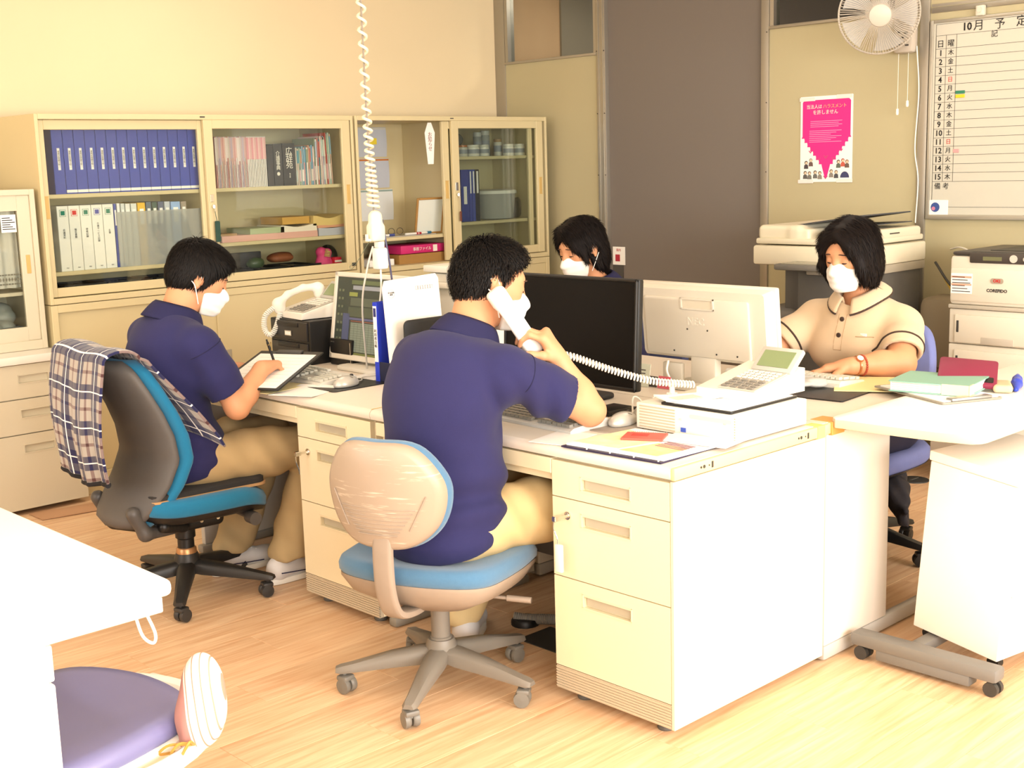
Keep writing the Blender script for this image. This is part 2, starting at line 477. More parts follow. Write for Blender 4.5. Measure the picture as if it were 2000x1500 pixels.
# ------------------------------------------------------------------ room shell
def struct(o, label=None): o['kind'] = 'structure'; return o
fl = struct(MB().box(ROOM_X0-.1, ROOM_X1+1.6, ROOM_Y0-.1, ROOM_Y1+.1, -.12, -.004).build('floor', M_sub))
PW, PL = .152, .915
pl_me = MB().box(0, PL-.0006, 0, PW-.0007, -.006, 0, .0008, 1).mesh('plank')
pl_me.materials.append(M_wood)
pl_me2 = MB().box(0, PL/2-.0012, 0, PW-.0007, -.006, 0, .0008, 1).mesh('plank'); pl_me2.materials.append(M_wood)
def in_floor_view(x, y):      # planks the photograph can show; the rest of the floor is one sheet below
    return -2.0 < x < 3.3 and -1.15 < y < 4.0 and (y-x) > -2.6 and (y - .55*x) < 3.9
rest = MB(); cnt = 0
ny = int((ROOM_Y1-ROOM_Y0)/PW)+1
for j in range(ny):
    y = ROOM_Y0+j*PW; off = (j*.37 % 1)*PL
    x = ROOM_X0-off
    while x < ROOM_X1:
        if in_floor_view(x+PL/2, y+PW/2) and cnt < 290:
            link('plank', pl_me, None, fl, (x, y, 0)); cnt += 1
        else: rest.box(x, x+PL-.0006, y, y+PW-.0007, -.006, 0)
        x += PL
ro = rest.build('plank_field', M_wood, fl); ro['kind'] = 'stuff'

H = ROOM_H
struct(MB().box(ROOM_X0-.1, ROOM_X1+1.6, ROOM_Y0-.1, ROOM_Y1+.1, H, H+.1).build('ceiling', mat('ceiling_board', '#efe9dc', .95, bump=.1, bscale=120)))
struct(MB().box(ROOM_X0-.1, ROOM_X1+1.6, ROOM_Y1, ROOM_Y1+.1, 0, H).build('wall_back', M_wallA))
# walls behind and beside the camera, with window openings
def wall_windows(name, axis, pos, out, lo, hi, wins, z0, z1, mtl):
    mb = MB(); a = lo
    def put(u0, u1, q0, q1):
        if axis == 'y': mb.box(u0, u1, pos, pos+out, q0, q1)
        else: mb.box(pos, pos+out, u0, u1, q0, q1)
    for u0, u1 in wins: put(a, u0, 0, H); put(u0, u1, 0, z0); put(u0, u1, z1, H); a = u1
    put(a, hi, 0, H); return struct(mb.build(name, mtl))
W1 = [(x-.9, x+.9) for x in (-3.2, -1.0, 1.2)]
wall_windows('wall_front', 'y', ROOM_Y0, -.12, ROOM_X0, ROOM_X1+1.6, W1, .85, 2.25, M_wallA)
wall_windows('wall_left', 'x', ROOM_X0, -.12, ROOM_Y0, ROOM_Y1, [(-2.55, -.65), (.65, 2.55)], .85, 2.25, M_wallA)
gl = glass('clear_window_glass')
k = 1
for (u0, u1), ax, pos in [(q, 'y', ROOM_Y0-.06) for q in W1]+[(q, 'x', ROOM_X0-.06) for q in ((-2.55, -.65), (.65, 2.55))]:
    mb = MB(); t = .045; um = (u0+u1)/2
    segs = [(u0, u0+t, .85, 2.25), (u1-t, u1, .85, 2.25), (um-t/2, um+t/2, .85, 2.25), (u0, u1, .85, .85+t), (u0, u1, 2.25-t, 2.25)]
    for a, b, c, d in segs:
        mb.box(*((a, b, pos-.025, pos+.025) if ax == 'y' else (pos-.025, pos+.025, a, b)), c, d)
    wf = struct(mb.build('window_%d' % k, M_alu))
    for a, b in ((u0+t, um-t/2), (um+t/2, u1-t)):
        MB().box(*((a, b, pos-.003, pos+.003) if ax == 'y' else (pos-.003, pos+.003, a, b)), .85+t, 2.25-t).build('pane', gl, wf)
    k += 1

# ---- partition wall with door, transoms (plane x = 3.25)
X = ROOM_X1
pw = struct(MB().box(X, X+.06, 3.17, 4.02, 0, 2.03).box(X, X+.06, 1.15, 1.985, 0, 2.065).box(X, X+.06, ROOM_Y0, 1.105, 0, H).build('wall_right', M_wallB))
tr = MB()
for y0, y1 in ((3.10, 3.166), (1.985, 2.031), (1.105, 1.152)):
    tr.box(X-.012, X+.07, y0, y1, 0, H, .003)
tr.box(X-.006, X+.066, 3.93, 4.02, 0, H, .002)                      # corner post
tr.box(X-.016, X-.012, 3.112, 3.120, 0, H).box(X-.016, X-.012, 3.146, 3.154, 0, H)
tr.box(X-.014, X+.065, 3.166, 3.93, 2.03, 2.045, .002).box(X-.014, X+.065, 1.152, 1.985, 2.062, 2.078, .002).box(X-.006, X+.066, ROOM_Y0, 1.1, 2.05, 2.075, .002)
struct(tr.build('trim_1', M_alu))
tr2 = MB().box(X-.004, X+.05, 1.108, 1.15, .0, H)
struct(tr2.build('trim_2', M_white))
bm_ = MB()
for yy in (3.105, 3.16):
    for zz in np.arange(.3, 2.5, .35): bm_.cyl((X-.0165, yy, zz), (X-.013, yy, zz), .003, n=8)
for zz in np.arange(.3, 2.5, .35): bm_.cyl((X-.0145, 1.995, zz), (X-.011, 1.995, zz), .003, n=8)
struct(bm_.build('trim_3', M_dark))
dr = struct(MB().box(X+.02, X+.055, 2.031, 3.10, 0, H).build('door_1', mat('warm_grey_door_leaf', '#756d66', .55, var=.015, vscale=2)))
# transom panes, corridor beyond them
w1 = struct(MB().box(X-.008, X+.05, 3.9, 3.925, 2.045, H).box(X-.008, X+.05, 3.167, 3.19, 2.045, H).build('window_6', M_alu))
MB().box(X+.02, X+.026, 3.19, 3.9, 2.045, H).build('pane', glass('transom_glass', (.9, .92, .9), .3, .02), w1)
w2 = struct(MB().box(X-.004, X+.05, 1.155, 1.175, 2.078, H).box(X-.004, X+.05, 1.96, 1.983, 2.078, H).build('window_7', M_alu))
MB().box(X+.02, X+.026, 1.175, 1.96, 2.078, H).build('pane', glass('transom_glass', (.9, .92, .9), .3, .02), w2)
w3 = struct(MB().box(X-.002, X+.03, .2, 1.1, 2.078, 2.09).build('window_8', M_alu))
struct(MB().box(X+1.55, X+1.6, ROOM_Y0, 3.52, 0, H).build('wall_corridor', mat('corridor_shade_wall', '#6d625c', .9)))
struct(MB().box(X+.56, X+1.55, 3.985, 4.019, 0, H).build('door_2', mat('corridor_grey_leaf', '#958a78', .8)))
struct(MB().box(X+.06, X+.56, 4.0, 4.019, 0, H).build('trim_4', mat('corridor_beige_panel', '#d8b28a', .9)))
area_light('corridor_fill', (X+.7, 3.2, 2.58), (0, 0, 0), .3, .3, 14, (1, .9, .78))  # added unseen light, brightens the surfaces behind the transom glass

# ------------------------------------------------------------------ ceiling lamps (above the frame)
def ceiling_lamp(x, y, label, watt):
    t = thing('ceiling_light', label, 'ceiling light', (x, y, H-.07), 0, 'fluorescent ceiling lights')
    MB().prism([(-.1, .07), (-.1, .05), (-.14, 0), (.14, 0), (.1, .05), (.1, .07)][::-1], -.62, .62, rotm('X', PI/2)).build('housing', M_white, t)
    for s_ in (-1, 1): MB().cyl((s_*.06, -.59, -.02), (s_*.06, .59, -.02), .014, n=12).build('tube', mat('lamp_tube', '#ffffff', .3, emit='#fff1d8', estr=3.), t)
    area_light('fluorescent_light', (x, y, H-.11), (0, 0, 0), .24, 1.2, watt, (1.0, .94, .84))
for (x, y, lb, wt) in ((-2.6, -1.6, 'fluorescent ceiling lamp over the aisle near the windows', 14), (.66, -1.6, 'fluorescent ceiling lamp in front of the printer', 14), (-.9, 1.2, 'fluorescent ceiling lamp over the swivel chairs', 14),
                   (2.3, 1.2, 'fluorescent ceiling lamp in front of the poster wall', 10), (-2.9, 1.6, 'fluorescent ceiling lamp beside the left wall', 14), (.9, 2.9, 'fluorescent ceiling lamp in front of the glass cabinets', 10)):
    ceiling_lamp(x, y, lb, wt)

# ------------------------------------------------------------------ tall sliding-door cabinets along the back wall
CF, CB = 3.50, 3.97         # front, back
pane_m = glass('cabinet_glass', (.93, .95, .93), .03)
frost = glass('frosted_film', (.9, .92, .9), .25, opac=.34, ocol=(.62, .62, .6))
def cab_door(t, x0, x1, z0, z1, y, st, handle_side, pane, lock=False):
    d = MB(); a, b, c, e = st  # left,right,top,bottom stile widths
    d.box(x0, x0+a, y, y+.02, z0, z1, .002, 1).box(x1-b, x1, y, y+.02, z0, z1, .002, 1).box(x0+a, x1-b, y, y+.02, z1-c, z1, .002, 1).box(x0+a, x1-b, y, y+.02, z0, z0+e, .002, 1)
    do = d.build('door', M_ivory, t)
    MB().box(x0+a-.004, x1-b+.004, y+.008, y+.012, z0+e-.004, z1-c+.004).build('pane', pane, do)
    for hs in handle_side:
        hx = x0+a*.5 if hs < 0 else x1-b*.5
        MB().box(hx-.011, hx+.011, y-.0015, y+.001, 1.25, 1.345, .001, 1).box(hx-.011, hx+.011, y-.004, y-.0015, 1.343, 1.347).box(hx-.011, hx+.011, y-.004, y-.0015, 1.248, 1.252).build('handle', M_handle, do)
    return do
def cabinet_upper(name, label, x0, x1, div):
    t = thing(name, label, 'cabinet', (x0, CF, .875)); z0, z1 = .875, 1.697
    off = Matrix.Translation((-x0, -CF, -.875)); 
    c = MB(off)
    c.box(x0, x0+.016, CF, CB, z0, z1, .002, 1).box(x1-.016, x1, CF, CB, z0, z1, .002, 1).box(x0+.016, x1-.016, CF, CB, z1-.024, z1, .002, 1).box(x0+.016, x1-.016, CF, CB, z0, z0+.026, .002, 1)
    c.box(x0+.016, x1-.016, CB-.004, CB, z0+.026, z1-.024)
    c.box(div-.012, div+.012, CF+.06, CB-.004, z0+.026, z1-.024)
    c.build('carcass', M_ivory, t); return t
def local(o, t):  # part coordinates were given in world space: shift to the thing's origin
    o.location = (o.location.x-t.location.x, o.location.y-t.location.y, o.location.z-t.location.z); return o

up1 = cabinet_upper('glass_cabinet', 'wide ivory steel cabinet with sliding glass doors holding blue and white binders', .05, 1.735, .875)
for (x0, x1, zz) in ((.066, .863, 1.352), (.066, .863, 1.012), (.887, 1.719, 1.352), (.887, 1.719, 1.088)):
    local(MB().box(x0, x1, CF+.055, CB-.005, zz-.018, zz, .002, 1).build('shelf', M_ivory_in, up1), up1)
local(cab_door(up1, .068, .872, .905, 1.672, CF+.026, (.03, .03, .042, .04), (-1,), pane_m), up1)
d2 = local(cab_door(up1, .862, 1.712, .905, 1.674, CF+.002, (.047, .052, .042, .04), (1,), pane_m), up1)
MB().box(.872, .892, CF-.002, CF+.002, 1.29, 1.325, .001, 1).cyl((.884, CF+.002, 1.268), (.884, CF-.012, 1.268), .009, n=16).build('lock', M_chrome, d2)
MB().box(.882, .886, CF-.022, CF-.010, 1.245, 1.28, .001, 1).build('key', M_chrome, d2)
MB().prism(rpoly(-.013, .013, -.05, .05, .006), 0, .004, TR(.893, CF-.012, 1.15) @ rotm('X', PI/2)).tube([(.884, CF-.014, 1.245), (.888, CF-.014, 1.22), (.893, CF-.014, 1.197)], .0015, 6).build('key_tag', mat('dark_green_tag', '#24443a', .5), d2)
MB().box(1.685, 1.708, CF-.004, CF+.002, .925, .942, .001, 1).build('latch', M_dark, d2)
local(MB().box(.845, .872, CF-.001, CF+.001, 1.683, 1.689).build('maker_plate', M_dark, up1), up1)

up2 = cabinet_upper('glass_cabinet', 'ivory steel cabinet with one glass door slid open, papers pinned inside', 1.748, 3.16, 2.445)
for (x0, x1, zz) in ((1.764, 2.433, 1.052), (2.457, 3.144, 1.477), (2.457, 3.144, 1.108)):
    local(MB().box(x0, x1, CF+.055, CB-.005, zz-.018, zz, .002, 1).build('shelf', M_ivory_in, up2), up2)
local(cab_door(up2, 2.362, 3.06, .905, 1.672, CF+.026, (.045, .03, .042, .04), (-1,), pane_m), up2)
d4 = local(cab_door(up2, 2.412, 3.125, .905, 1.674, CF+.002, (.05, .05, .042, .045), (1,), pane_m), up2)
MB().box(2.425, 2.445, CF-.002, CF+.002, 1.29, 1.335, .001, 1).cyl((2.436, CF+.002, 1.268), (2.436, CF-.012, 1.268), .009, n=16).build('lock', M_chrome, d4)
MB().box(2.434, 2.438, CF-.022, CF-.010, 1.25, 1.28, .001, 1).tube([(2.437, CF-.014, 1.25), (2.441, CF-.015, 1.2), (2.443, CF-.015, 1.17)], .0012, 6).build('key', M_chrome, d4)
MB().box(2.436, 2.45, CF-.018, CF-.012, 1.12, 1.175, .002, 1).build('key_tag', mat('brown_tag', '#6b3f30', .5), d4)
local(MB().box(2.402, 2.427, CF-.001, CF+.001, 1.683, 1.688).build('maker_plate', M_dark, up2), up2)

def cabinet_lower(label, x0, x1, split):
    t = thing('steel_cabinet', label, 'cabinet', (x0, CF, 0)); o = Matrix.Translation((-x0, -CF, 0))
    c = MB(o); z1 = .872
    c.box(x0, x0+.03, CF, CB, .06, z1, .002, 1).box(x1-.03, x1, CF, CB, .06, z1, .002, 1).box(x0+.03, x1-.03, CF, CB, z1-.034, z1, .002, 1).box(x0+.03, x1-.03, CF, CB, .06, .1, .002, 1).box(x0, x1, CB-.005, CB, .06, z1)
    c.build('carcass', M_ivory, t)
    local(MB().box(x0+.012, x1-.012, CF+.02, CB, 0, .06).build('plinth', M_ivory, t), t)
    for a, b, y, hx in ((x0+.03, split+.012, CF+.022, x0+.08), (split, x1-.03, CF+.006, split+.045)):
        d = local(MB().box(a, b, y, y+.014, .1, z1-.034, .002, 1).build('door', M_ivory, t), t)
        MB().box(hx-.02, hx+.02, y-.001, y+.002, .525, .575, .001, 1).box(hx-.016, hx+.016, y-.0025, y+.002, .53, .568).build('handle', mat('grey_recess_pull', '#a79f8c', .4), d)
    return t
cabinet_lower('low ivory steel cabinet with solid sliding doors under the binder cabinet', .05, 1.735, .872)
cabinet_lower('low ivory steel cabinet with solid doors under the half open glass cabinet', 1.748, 3.16, 2.43)

# ------------------------------------------------------------------ cabinet contents
ORD = ['first', 'second', 'third', 'fourth', 'fifth', 'sixth', 'seventh', 'eighth', 'ninth', 'tenth', 'eleventh', 'twelfth', 'thirteenth', 'fourteenth', 'fifteenth', 'sixteenth', 'seventeenth', 'eighteenth', 'nineteenth', 'twentieth', 'twenty-first', 'twenty-second', 'twenty-third', 'twenty-fourth']
SH = {'L1': 1.352, 'L2': 1.012, 'R1': 1.352, 'R2': 1.088, 'BOT': .901}
G_BL = 'blue binders on the top shelf'
M_blue = mat('blue_binder_cover', '#2f46a8', .45, var=.05, vscale=20)
M_blue2 = mat('deep_blue_cover', '#2336a0', .4)
def put_binder(label, x0, w, h, d, z, cover, group=None, y=3.575, cat='binder', name='binder', lab=None, tilt=0.):
    t = thing(name, label, cat, (x0, y, z), 0, group)
    if tilt: t.rotation_euler = (0, tilt, 0)
    mb = MB(); g = .0025
    mb.box(g/2, w-g/2, 0, .003, 0, h, .001, 1).box(g/2, .004, .003, d, 0, h).box(w-.004, w-g/2, .003, d, 0, h)
    mb.build('cover', cover, t)
    MB().box(.006, w-.006, .012, d-.006, .006, h-.008).build('pages', M_paper, t)
    return t
for i in range(14):
    w_ = .0512
    t = put_binder('%s blue binder from the left on the top shelf, white vertical spine label' % ORD[i] if i else 'first blue binder at the left end of the top shelf, no strip at its foot', .150+i*w_, w_, .31, .25, SH['L1'], M_blue, G_BL)
    MB().box(w_*.42, w_*.42+.012, -.0008, .0005, .105, .2).build('spine_label', M_paper, t)
    if i == 0: lb = MB()
    tx = MB(); text_into(tx, '\n'.join('業務記録綴令和二年'[:8]), .0098, Matrix.Translation((w_*.42+.006, -.0012, .152)) @ rotm('X', PI/2), lines=.94); tx.build('lettering', M_ink, t, smooth=False)
    if i: MB().box(.001, w_-.001, -.0008, .0005, .006, .018).build('foot_strip', M_paper, t)
M_wb = mat('white_binder_cover', '#e9e8df', .45, var=.02)
for i, (c, nm, tx_) in enumerate((('#1f7a63', 'green', '会\n議\n資\n料'), ('#d23a36', 'red', '報\n告\n書\n類'), ('#1f7a63', 'second green', '研\n修\n記\n録'), ('#4a50a6', 'violet', '介\n護\nサ\nー\nビ\nス\n記\n録'), ('#1f7a63', 'third green', '名\n簿'))):
    t = put_binder('white binder with %s square on its spine, middle shelf' % nm, .146+i*.0535, .0535, .288, .24, SH['L2'], M_wb, 'white binders with coloured squares')
    w_ = .0535
    f = MB().box(.012, .041, -.0008, .0005, .242, .272).build('square_border', mat('sq_edge_%d' % i, c, .5), t)
    MB().box(.0135, .0395, -.0012, .0005, .2435, .2705).build('square_field', M_wb, f)
    MB().box(.017, .036, -.0016, .0005, .2475, .2665).build('square', mat('sq_%d' % i, c, .5), f)
    tx = MB(); text_into(tx, tx_, .011, Matrix.Translation((w_*.5, -.0012, .165)) @ rotm('X', PI/2), lines=1.); text_into(tx, 'FILE', .007, Matrix.Translation((w_*.55, -.0012, .014)) @ rotm('X', PI/2)); tx.build('lettering', M_ink, t, smooth=False)
x = .415
for (w_, h_, col, lb) in ((.013, .288, '#3c4fa6', 'slim blue file beside the white binders'), (.016, .29, '#e6e6e4', 'slim white file with a blue spine mark'), (.02, .288, '#c9d0cf', 'slim pale grey file behind frosted glass'), (.024, .286, '#dfe0da', 'white file with green tab behind frosted glass'), (.03, .286, '#d4d8d2', 'thick pale file left of the yellow one'),
                        (.04, .288, '#e3b52c', 'yellow file standing among pale files'), (.028, .29, '#5a6b7a', 'dark slate file right of the yellow one'), (.027, .288, '#3f5a52', 'dark green spined file behind frosted film'), (.03, .289, '#54607c', 'slate blue file behind frosted film'), (.03, .288, '#b9c2cc', 'pale blue grey file behind frosted film'), (.05, .286, '#8fb0dc', 'light blue box file near the door stile'), (.03, .285, '#9b8f80', 'brown grey file at the shelf end')):
    t = put_binder(lb, x, w_, h_, .23, SH['L2'], mat('file_'+col, col, .5), 'assorted files right of the white binders', cat='file', name='file')
    MB().box(w_*.25, w_*.75, -.0008, .0005, .19, .26).build('spine_label', M_paper, t)
    x += w_+.003
# frosted notice film that hides part of the middle shelf: a sheet leaning behind the glass
t = thing('plastic_sheet', 'translucent plastic sheet leaning in front of the pale files', 'sheet', (.42, 3.563, 1.0)); MB().box(0, .44, 0, .002, 0, .262).build('film', frost, t)
# drawers of small parts at the bottom
def tray(label, x0, w_, y=3.57, z=SH['BOT'], h=.05):
    t = thing('card_tray', label, 'tray', (x0, y, z), 0, 'black card trays at the cabinet bottom')
    MB().box(0, w_, 0, .004, 0, h, .001, 1).box(0, .004, .004, .25, 0, h*.9).box(w_-.004, w_, .004, .25, 0, h*.9).box(0, w_, .246, .25, 0, h*.9).box(.004, w_-.004, .004, .246, 0, .004).build('tray_shell', M_black, t)
    MB().box(.012, .012+min(.07, w_*.5), -.001, .0005, h*.35, h*.35+.012).build('index_label', M_paper, t)
    for k in range(5): MB().box(.01+k*w_*.17, .01+k*w_*.17+w_*.14, .02, .23, .006, h*(.5+.4*rnd.random())).build('card_block', mat('cardblk%d' % (k % 3), ('#6f6a60', '#4a463f', '#8a7a62')[k % 3], .7), t)
    return t
tray('black card tray at the left bottom of the cabinet', .15, .2); tray('second black card tray with white label behind frosted glass', .36, .22); tray('third black tray near the centre stile', .6, .24)

# right half, top shelf: magazines and books
def book(label, x0, w_, h_, d, z, col, group, y=3.58, tilt=0., name='book', cat='book', band=None, rough=.5):
    t = thing(name, label, cat, (x0, y, z), 0, group)
    if tilt: t.rotation_euler = (0, tilt, 0)
    MB().box(0, .0012, 0, d, 0, h_).box(w_-.0012, w_, 0, d, 0, h_).box(0, w_, 0, .0015, 0, h_).build('cover', mat('bk_'+col, col, rough, var=.04), t)
    MB().box(.0012, w_-.0012, .002, d-.002, .002, h_-.002).build('pages', M_paper, t)
    if band: MB().box(0, w_, -.0006, .0004, h_*band[0], h_*band[1]).build('spine_band', mat('bk_'+band[2], band[2], .5), t)
    return t
x = .962; mags = ['#c98f8b', '#d9c9c4', '#b8a8b8', '#d8b0a6', '#c4b7ae', '#cfa7a0', '#e0d0ca', '#bfa3a6']
for i in range(22):
    w_ = .0078; book('%s thin pink grey magazine from the stile in the upper shelf run' % ORD[i], x, w_, .245, .2, SH['R1'], mags[i % 8], 'magazine run on the upper shelf', cat='magazine', name='magazine', band=(.45+.2*(i % 3)/3, .98, mags[(i*3+1) % 8])); x += w_+.0003
for i in range(12):
    w_ = .0088; book('%s white journal with pink top, counting towards the dark dictionaries' % ORD[i], x, w_, .245, .2, SH['R1'], '#e3dcd2', 'white journals on the upper shelf', cat='journal', name='journal', band=(.55, .98, ('#d98f96', '#e5b9b5', '#d6a6a0')[i % 3])); x += w_+.0003
x += .004
def spine_text(t, w_, h_, s_, size, m, dz=0., lines=1.):
    tx = MB(); text_into(tx, '\n'.join(s_), size, Matrix.Translation((w_/2, -.0014, h_*.5+dz)) @ rotm('X', PI/2), lines=lines); tx.build('lettering', m, t, smooth=False)
M_off = mat('offwhite_print', '#e8e3d4', .6)
t = book('black dictionary without visible title left of the other two', x, .036, .2, .19, SH['R1'], '#221f1f', 'dark dictionaries'); x += .038
t = book('dark slip-cased nursing care dictionary with white title', x, .05, .208, .19, SH['R1'], '#2b2a2b', 'dark dictionaries'); spine_text(t, .05, .208, '介護事典', .026, M_off, .02, .9)
MB().cyl((.025, -.0012, .06), (.025, 0, .06), .009, n=20).build('spine_dot', M_off, t); x += .056
t = book('thick black dictionary titled in large white characters', x, .072, .21, .19, SH['R1'], '#1d1b1b', 'dark dictionaries'); spine_text(t, .072, .21, '広辞苑', .042, M_off, .03, .8); spine_text(t, .072, .21, '第五版', .008, M_off, -.055)
x += .076
cols = ['#d9cfbd', '#cbb7a5', '#9db29a', '#c3d0cf', '#7fa3b3', '#d8a0a0', '#4f8f9d', '#e0d6c8', '#d79a76', '#b9c6c0', '#6f9fb8', '#d9b7b7', '#8f9a7a', '#e6ddd2', '#c86f62', '#5f8f98', '#e3c9c0', '#c9a5a0', '#aab6c6', '#dccdbf', '#c4574f', '#d6c7c2', '#b6c9b7', '#d4b09a']
CN = ['cream', 'tan', 'sage', 'pale grey', 'steel blue', 'rose', 'teal', 'ivory', 'orange tan', 'grey green', 'sky blue', 'dusty pink', 'olive', 'off-white', 'brick red', 'deep teal', 'peach', 'mauve', 'lavender grey', 'beige', 'red', 'pinkish grey', 'mint grey', 'apricot']
for i, c in enumerate(cols):
    w_ = (.007, .0105, .0085)[i % 3]; h_ = (.188, .195, .2, .235, .245, .262)[min(5, i//4)]-.006*(i % 2)
    book('%s textbook right of the dictionaries, %s spine' % (ORD[i], CN[i]), x, w_, h_, .19, SH['R1'], c, 'colourful textbooks on the upper shelf', band=((.6, .95, cols[(i+5) % 24]) if i % 2 else (.1, .4, cols[(i+9) % 24])), tilt=-.03 if i > 18 else 0); x += w_+.0008
# lower shelf: stacks of paper booklets
def booklet(label, x0, x1, y0, y1, z, h, col, group=None, sag=0., name='booklet', cat='booklet', m=None):
    t = thing(name, label, cat, ((x0+x1)/2, (y0+y1)/2, z), 0, group); a, b = (x1-x0)/2, (y1-y0)/2
    def sf(u): return sag*(math.sin(PI*u)**2)
    mb = MB()
    mb.sheet(lambda u, v: (-a+2*a*u, -b+2*b*v, h/2-sf(u)), 9, 2, h*.98)
    mb.build('pages', m or mat('bkl_'+col, col, .75, var=.05, vscale=40, stretch=(1, 1, 30)), t)
    MB().sheet(lambda u, v: (-a+2*a*u, -b+2*b*v, h*.99-sf(u)+.0006), 9, 2, .0012).build('front_cover', mat('bklc_'+col, col, .6), t); return t
booklet('wide pink booklet bundle at the bottom of the paper pile', .965, 1.53, 3.575, 3.8, SH['R2'], .03, '#d9a89a', 'paper piles on the lower shelf')
booklet('green and white leaflet bundle on the pink bundle', 1.13, 1.33, 3.58, 3.8, SH['R2']+.031, .028, '#a9b48c', 'paper piles on the lower shelf')
booklet('white open booklet bundle in the middle of the lower shelf', 1.31, 1.53, 3.58, 3.8, SH['R2']+.031, .034, '#e6dcc8', 'paper piles on the lower shelf', .012)
booklet('ochre brown booklet pile on top of the white booklets', 1.335, 1.5, 3.6, 3.8, SH['R2']+.068, .036, '#c79a4c', 'paper piles on the lower shelf')
booklet('pale blue bundle at the right end of the lower shelf', 1.54, 1.712, 3.578, 3.8, SH['R2'], .04, '#b7b9c2', 'paper piles on the lower shelf')
booklet('pink strip bundle on the pale blue bundle', 1.535, 1.712, 3.578, 3.8, SH['R2']+.041, .014, '#d69a7a', 'paper piles on the lower shelf', .004)
booklet('yellow curved booklet pile at the right end', 1.51, 1.714, 3.58, 3.8, SH['R2']+.056, .05, '#d9bd78', 'paper piles on the lower shelf', .018)
booklet('small brown notepad lying on the pink bundle', .965, 1.06, 3.59, 3.7, SH['R2']+.031, .01, '#a8875c', 'paper piles on the lower shelf')
# bottom right: trays and odds and ends
tray('black parts tray behind the young man in the cabinet', .97, .16); tray('black parts tray in the middle of the cabinet bottom', 1.17, .18); tray('black parts tray right of the middle', 1.37, .17)
def blob(name, label, cat, c, r, m, bumps=5, seed=0, group=None):
    s = SDF(); q = random.Random(seed); s.ell(c, r, k=.02)
    for _ in range(bumps):
        s.ell((c[0]+q.uniform(-.7, .7)*r[0], c[1]+q.uniform(-.5, .5)*r[1], c[2]+q.uniform(-.3, .5)*r[2]), (r[0]*.45, r[1]*.5, r[2]*.5), k=.01)
    s.half((c[0], c[1], c[2]-r[2]*.8), (0, 0, -1)); o = s.build(name, m, None, .004); return tag(o, label, cat, group)
blob('tape_bag', 'small dark green bag of clips in the bottom tray', 'bag', (1.19, 3.64, SH['BOT']+.07), (.045, .03, .03), mat('dark_green_bag', '#3d4f30', .3), seed=3)
blob('cable_bundle', 'brown cable bundle on the cabinet bottom', 'bundle', (1.36, 3.68, SH['BOT']+.085), (.075, .05, .028), mat('brown_bundle', '#8a4f2e', .6), 8, 4)
o = MB().box(1.1, 1.3, 3.76, 3.78, SH['BOT'], SH['BOT']+.12, .003).build('photo_frame', M_dark); tag(o, 'dark picture frame at the back of the cabinet bottom', 'frame')
t = thing('pink_pouch', 'pink ribboned pouch at the cabinet bottom right', 'pouch', (1.59, 3.62, SH['BOT']))
s = SDF().ell((0, 0, .04), (.05, .035, .045), k=.02).cone((0, 0, .06), (-.015, 0, .1), .02, .028, .02).cone((0, 0, .06), (.025, 0, .095), .018, .024, .02); s.build('pouch', mat('hot_pink_cloth', '#d8457c', .6), t, .004)
MB().tube(coil([(0, -.03, .075), (.01, -.03, .11)], .014, .008, 12), .003, 6).build('ribbon', mat('gold_ribbon', '#c8b06a', .4), t)
t = thing('red_can', 'small red box beside the pink pouch', 'box', (1.655, 3.6, SH['BOT'])); MB().box(-.022, .022, -.02, .02, 0, .07, .002).build('carton', mat('red_carton', '#d0203c', .45), t); MB().box(-.0225, .0225, -.0215, -.02, .045, .055).build('print_band', M_off, t)
o = SDF().ell((1.69, 3.72, SH['BOT']+.06), (.05, .06, .07)).half((0, 0, SH['BOT']), (0, 0, -1)).build('black_bag', M_black, None, .005); tag(o, 'black rounded bag in the cabinet bottom corner', 'bag')

# ---- second cabinet: open half
def pinned(label, x0, x1, z0, z1, col, band, lines, y=CB-.008):
    t = thing('pinned_calendar', label, 'paper', ((x0+x1)/2, y, z0), 0, 'sheets pinned inside the open cabinet')
    a = (x1-x0)/2; MB().sheet(lambda u, v: (-a+2*a*u, -.001-.006*math.sin(PI*v), (z1-z0)*v), 3, 6, .0012).build('sheet', mat('pin_'+col, col, .8), t)
    MB().box(-a, a, -.0035, -.0015, (z1-z0)-.012, (z1-z0)-.003).build('top_band', mat('band_'+band, band, .5), t)
    tx = MB()
    for s_, dx, dz, sz in lines: text_into(tx, s_, sz, Matrix.Translation((dx, -.0095, dz)) @ rotm('X', PI/2))
    tx.build('lettering', M_ink, t, smooth=False); return t
t = pinned('grey sheet with yellow note pinned at the top inside the cabinet', 1.97, 2.31, 1.49, 1.655, '#b9bdc4', '#c9c6bb', [('会議', -.06, .09, .016), ('予定', -.05, .06, .014), ('連絡', .03, .1, .012)])
MB().box(.03, .095, -.011, -.0085, .07, .105).build('sticky_note', mat('yellow_note', '#e6cf3a', .7), t)
pinned('grey sheet with black notes pinned in the middle inside the cabinet', 1.97, 2.32, 1.315, 1.48, '#bcbfc8', '#c0702c', [('●1', .06, .11, .022), ('●', -.06, .1, .022), ('1名', -.05, .075, .013), ('2名', -.05, .02, .013)])
pinned('pale sheet with blue foot band pinned lowest inside the cabinet', 1.97, 2.34, 1.13, 1.305, '#dfe0dd', '#8fa39a', [('×', -.1, .1, .016), ('★', -.1, .03, .016)])
t = thing('paper_fan', 'long white paper tag with red writing hanging by the open door', 'paper tag', (2.30, 3.56, 1.44))
MB().prism([(-.02, 0), (.02, 0), (.036, .17), (.012, .225), (-.012, .225), (-.036, .17)], 0, .002, rotm('X', PI/2)).build('sheet', M_paper, t)
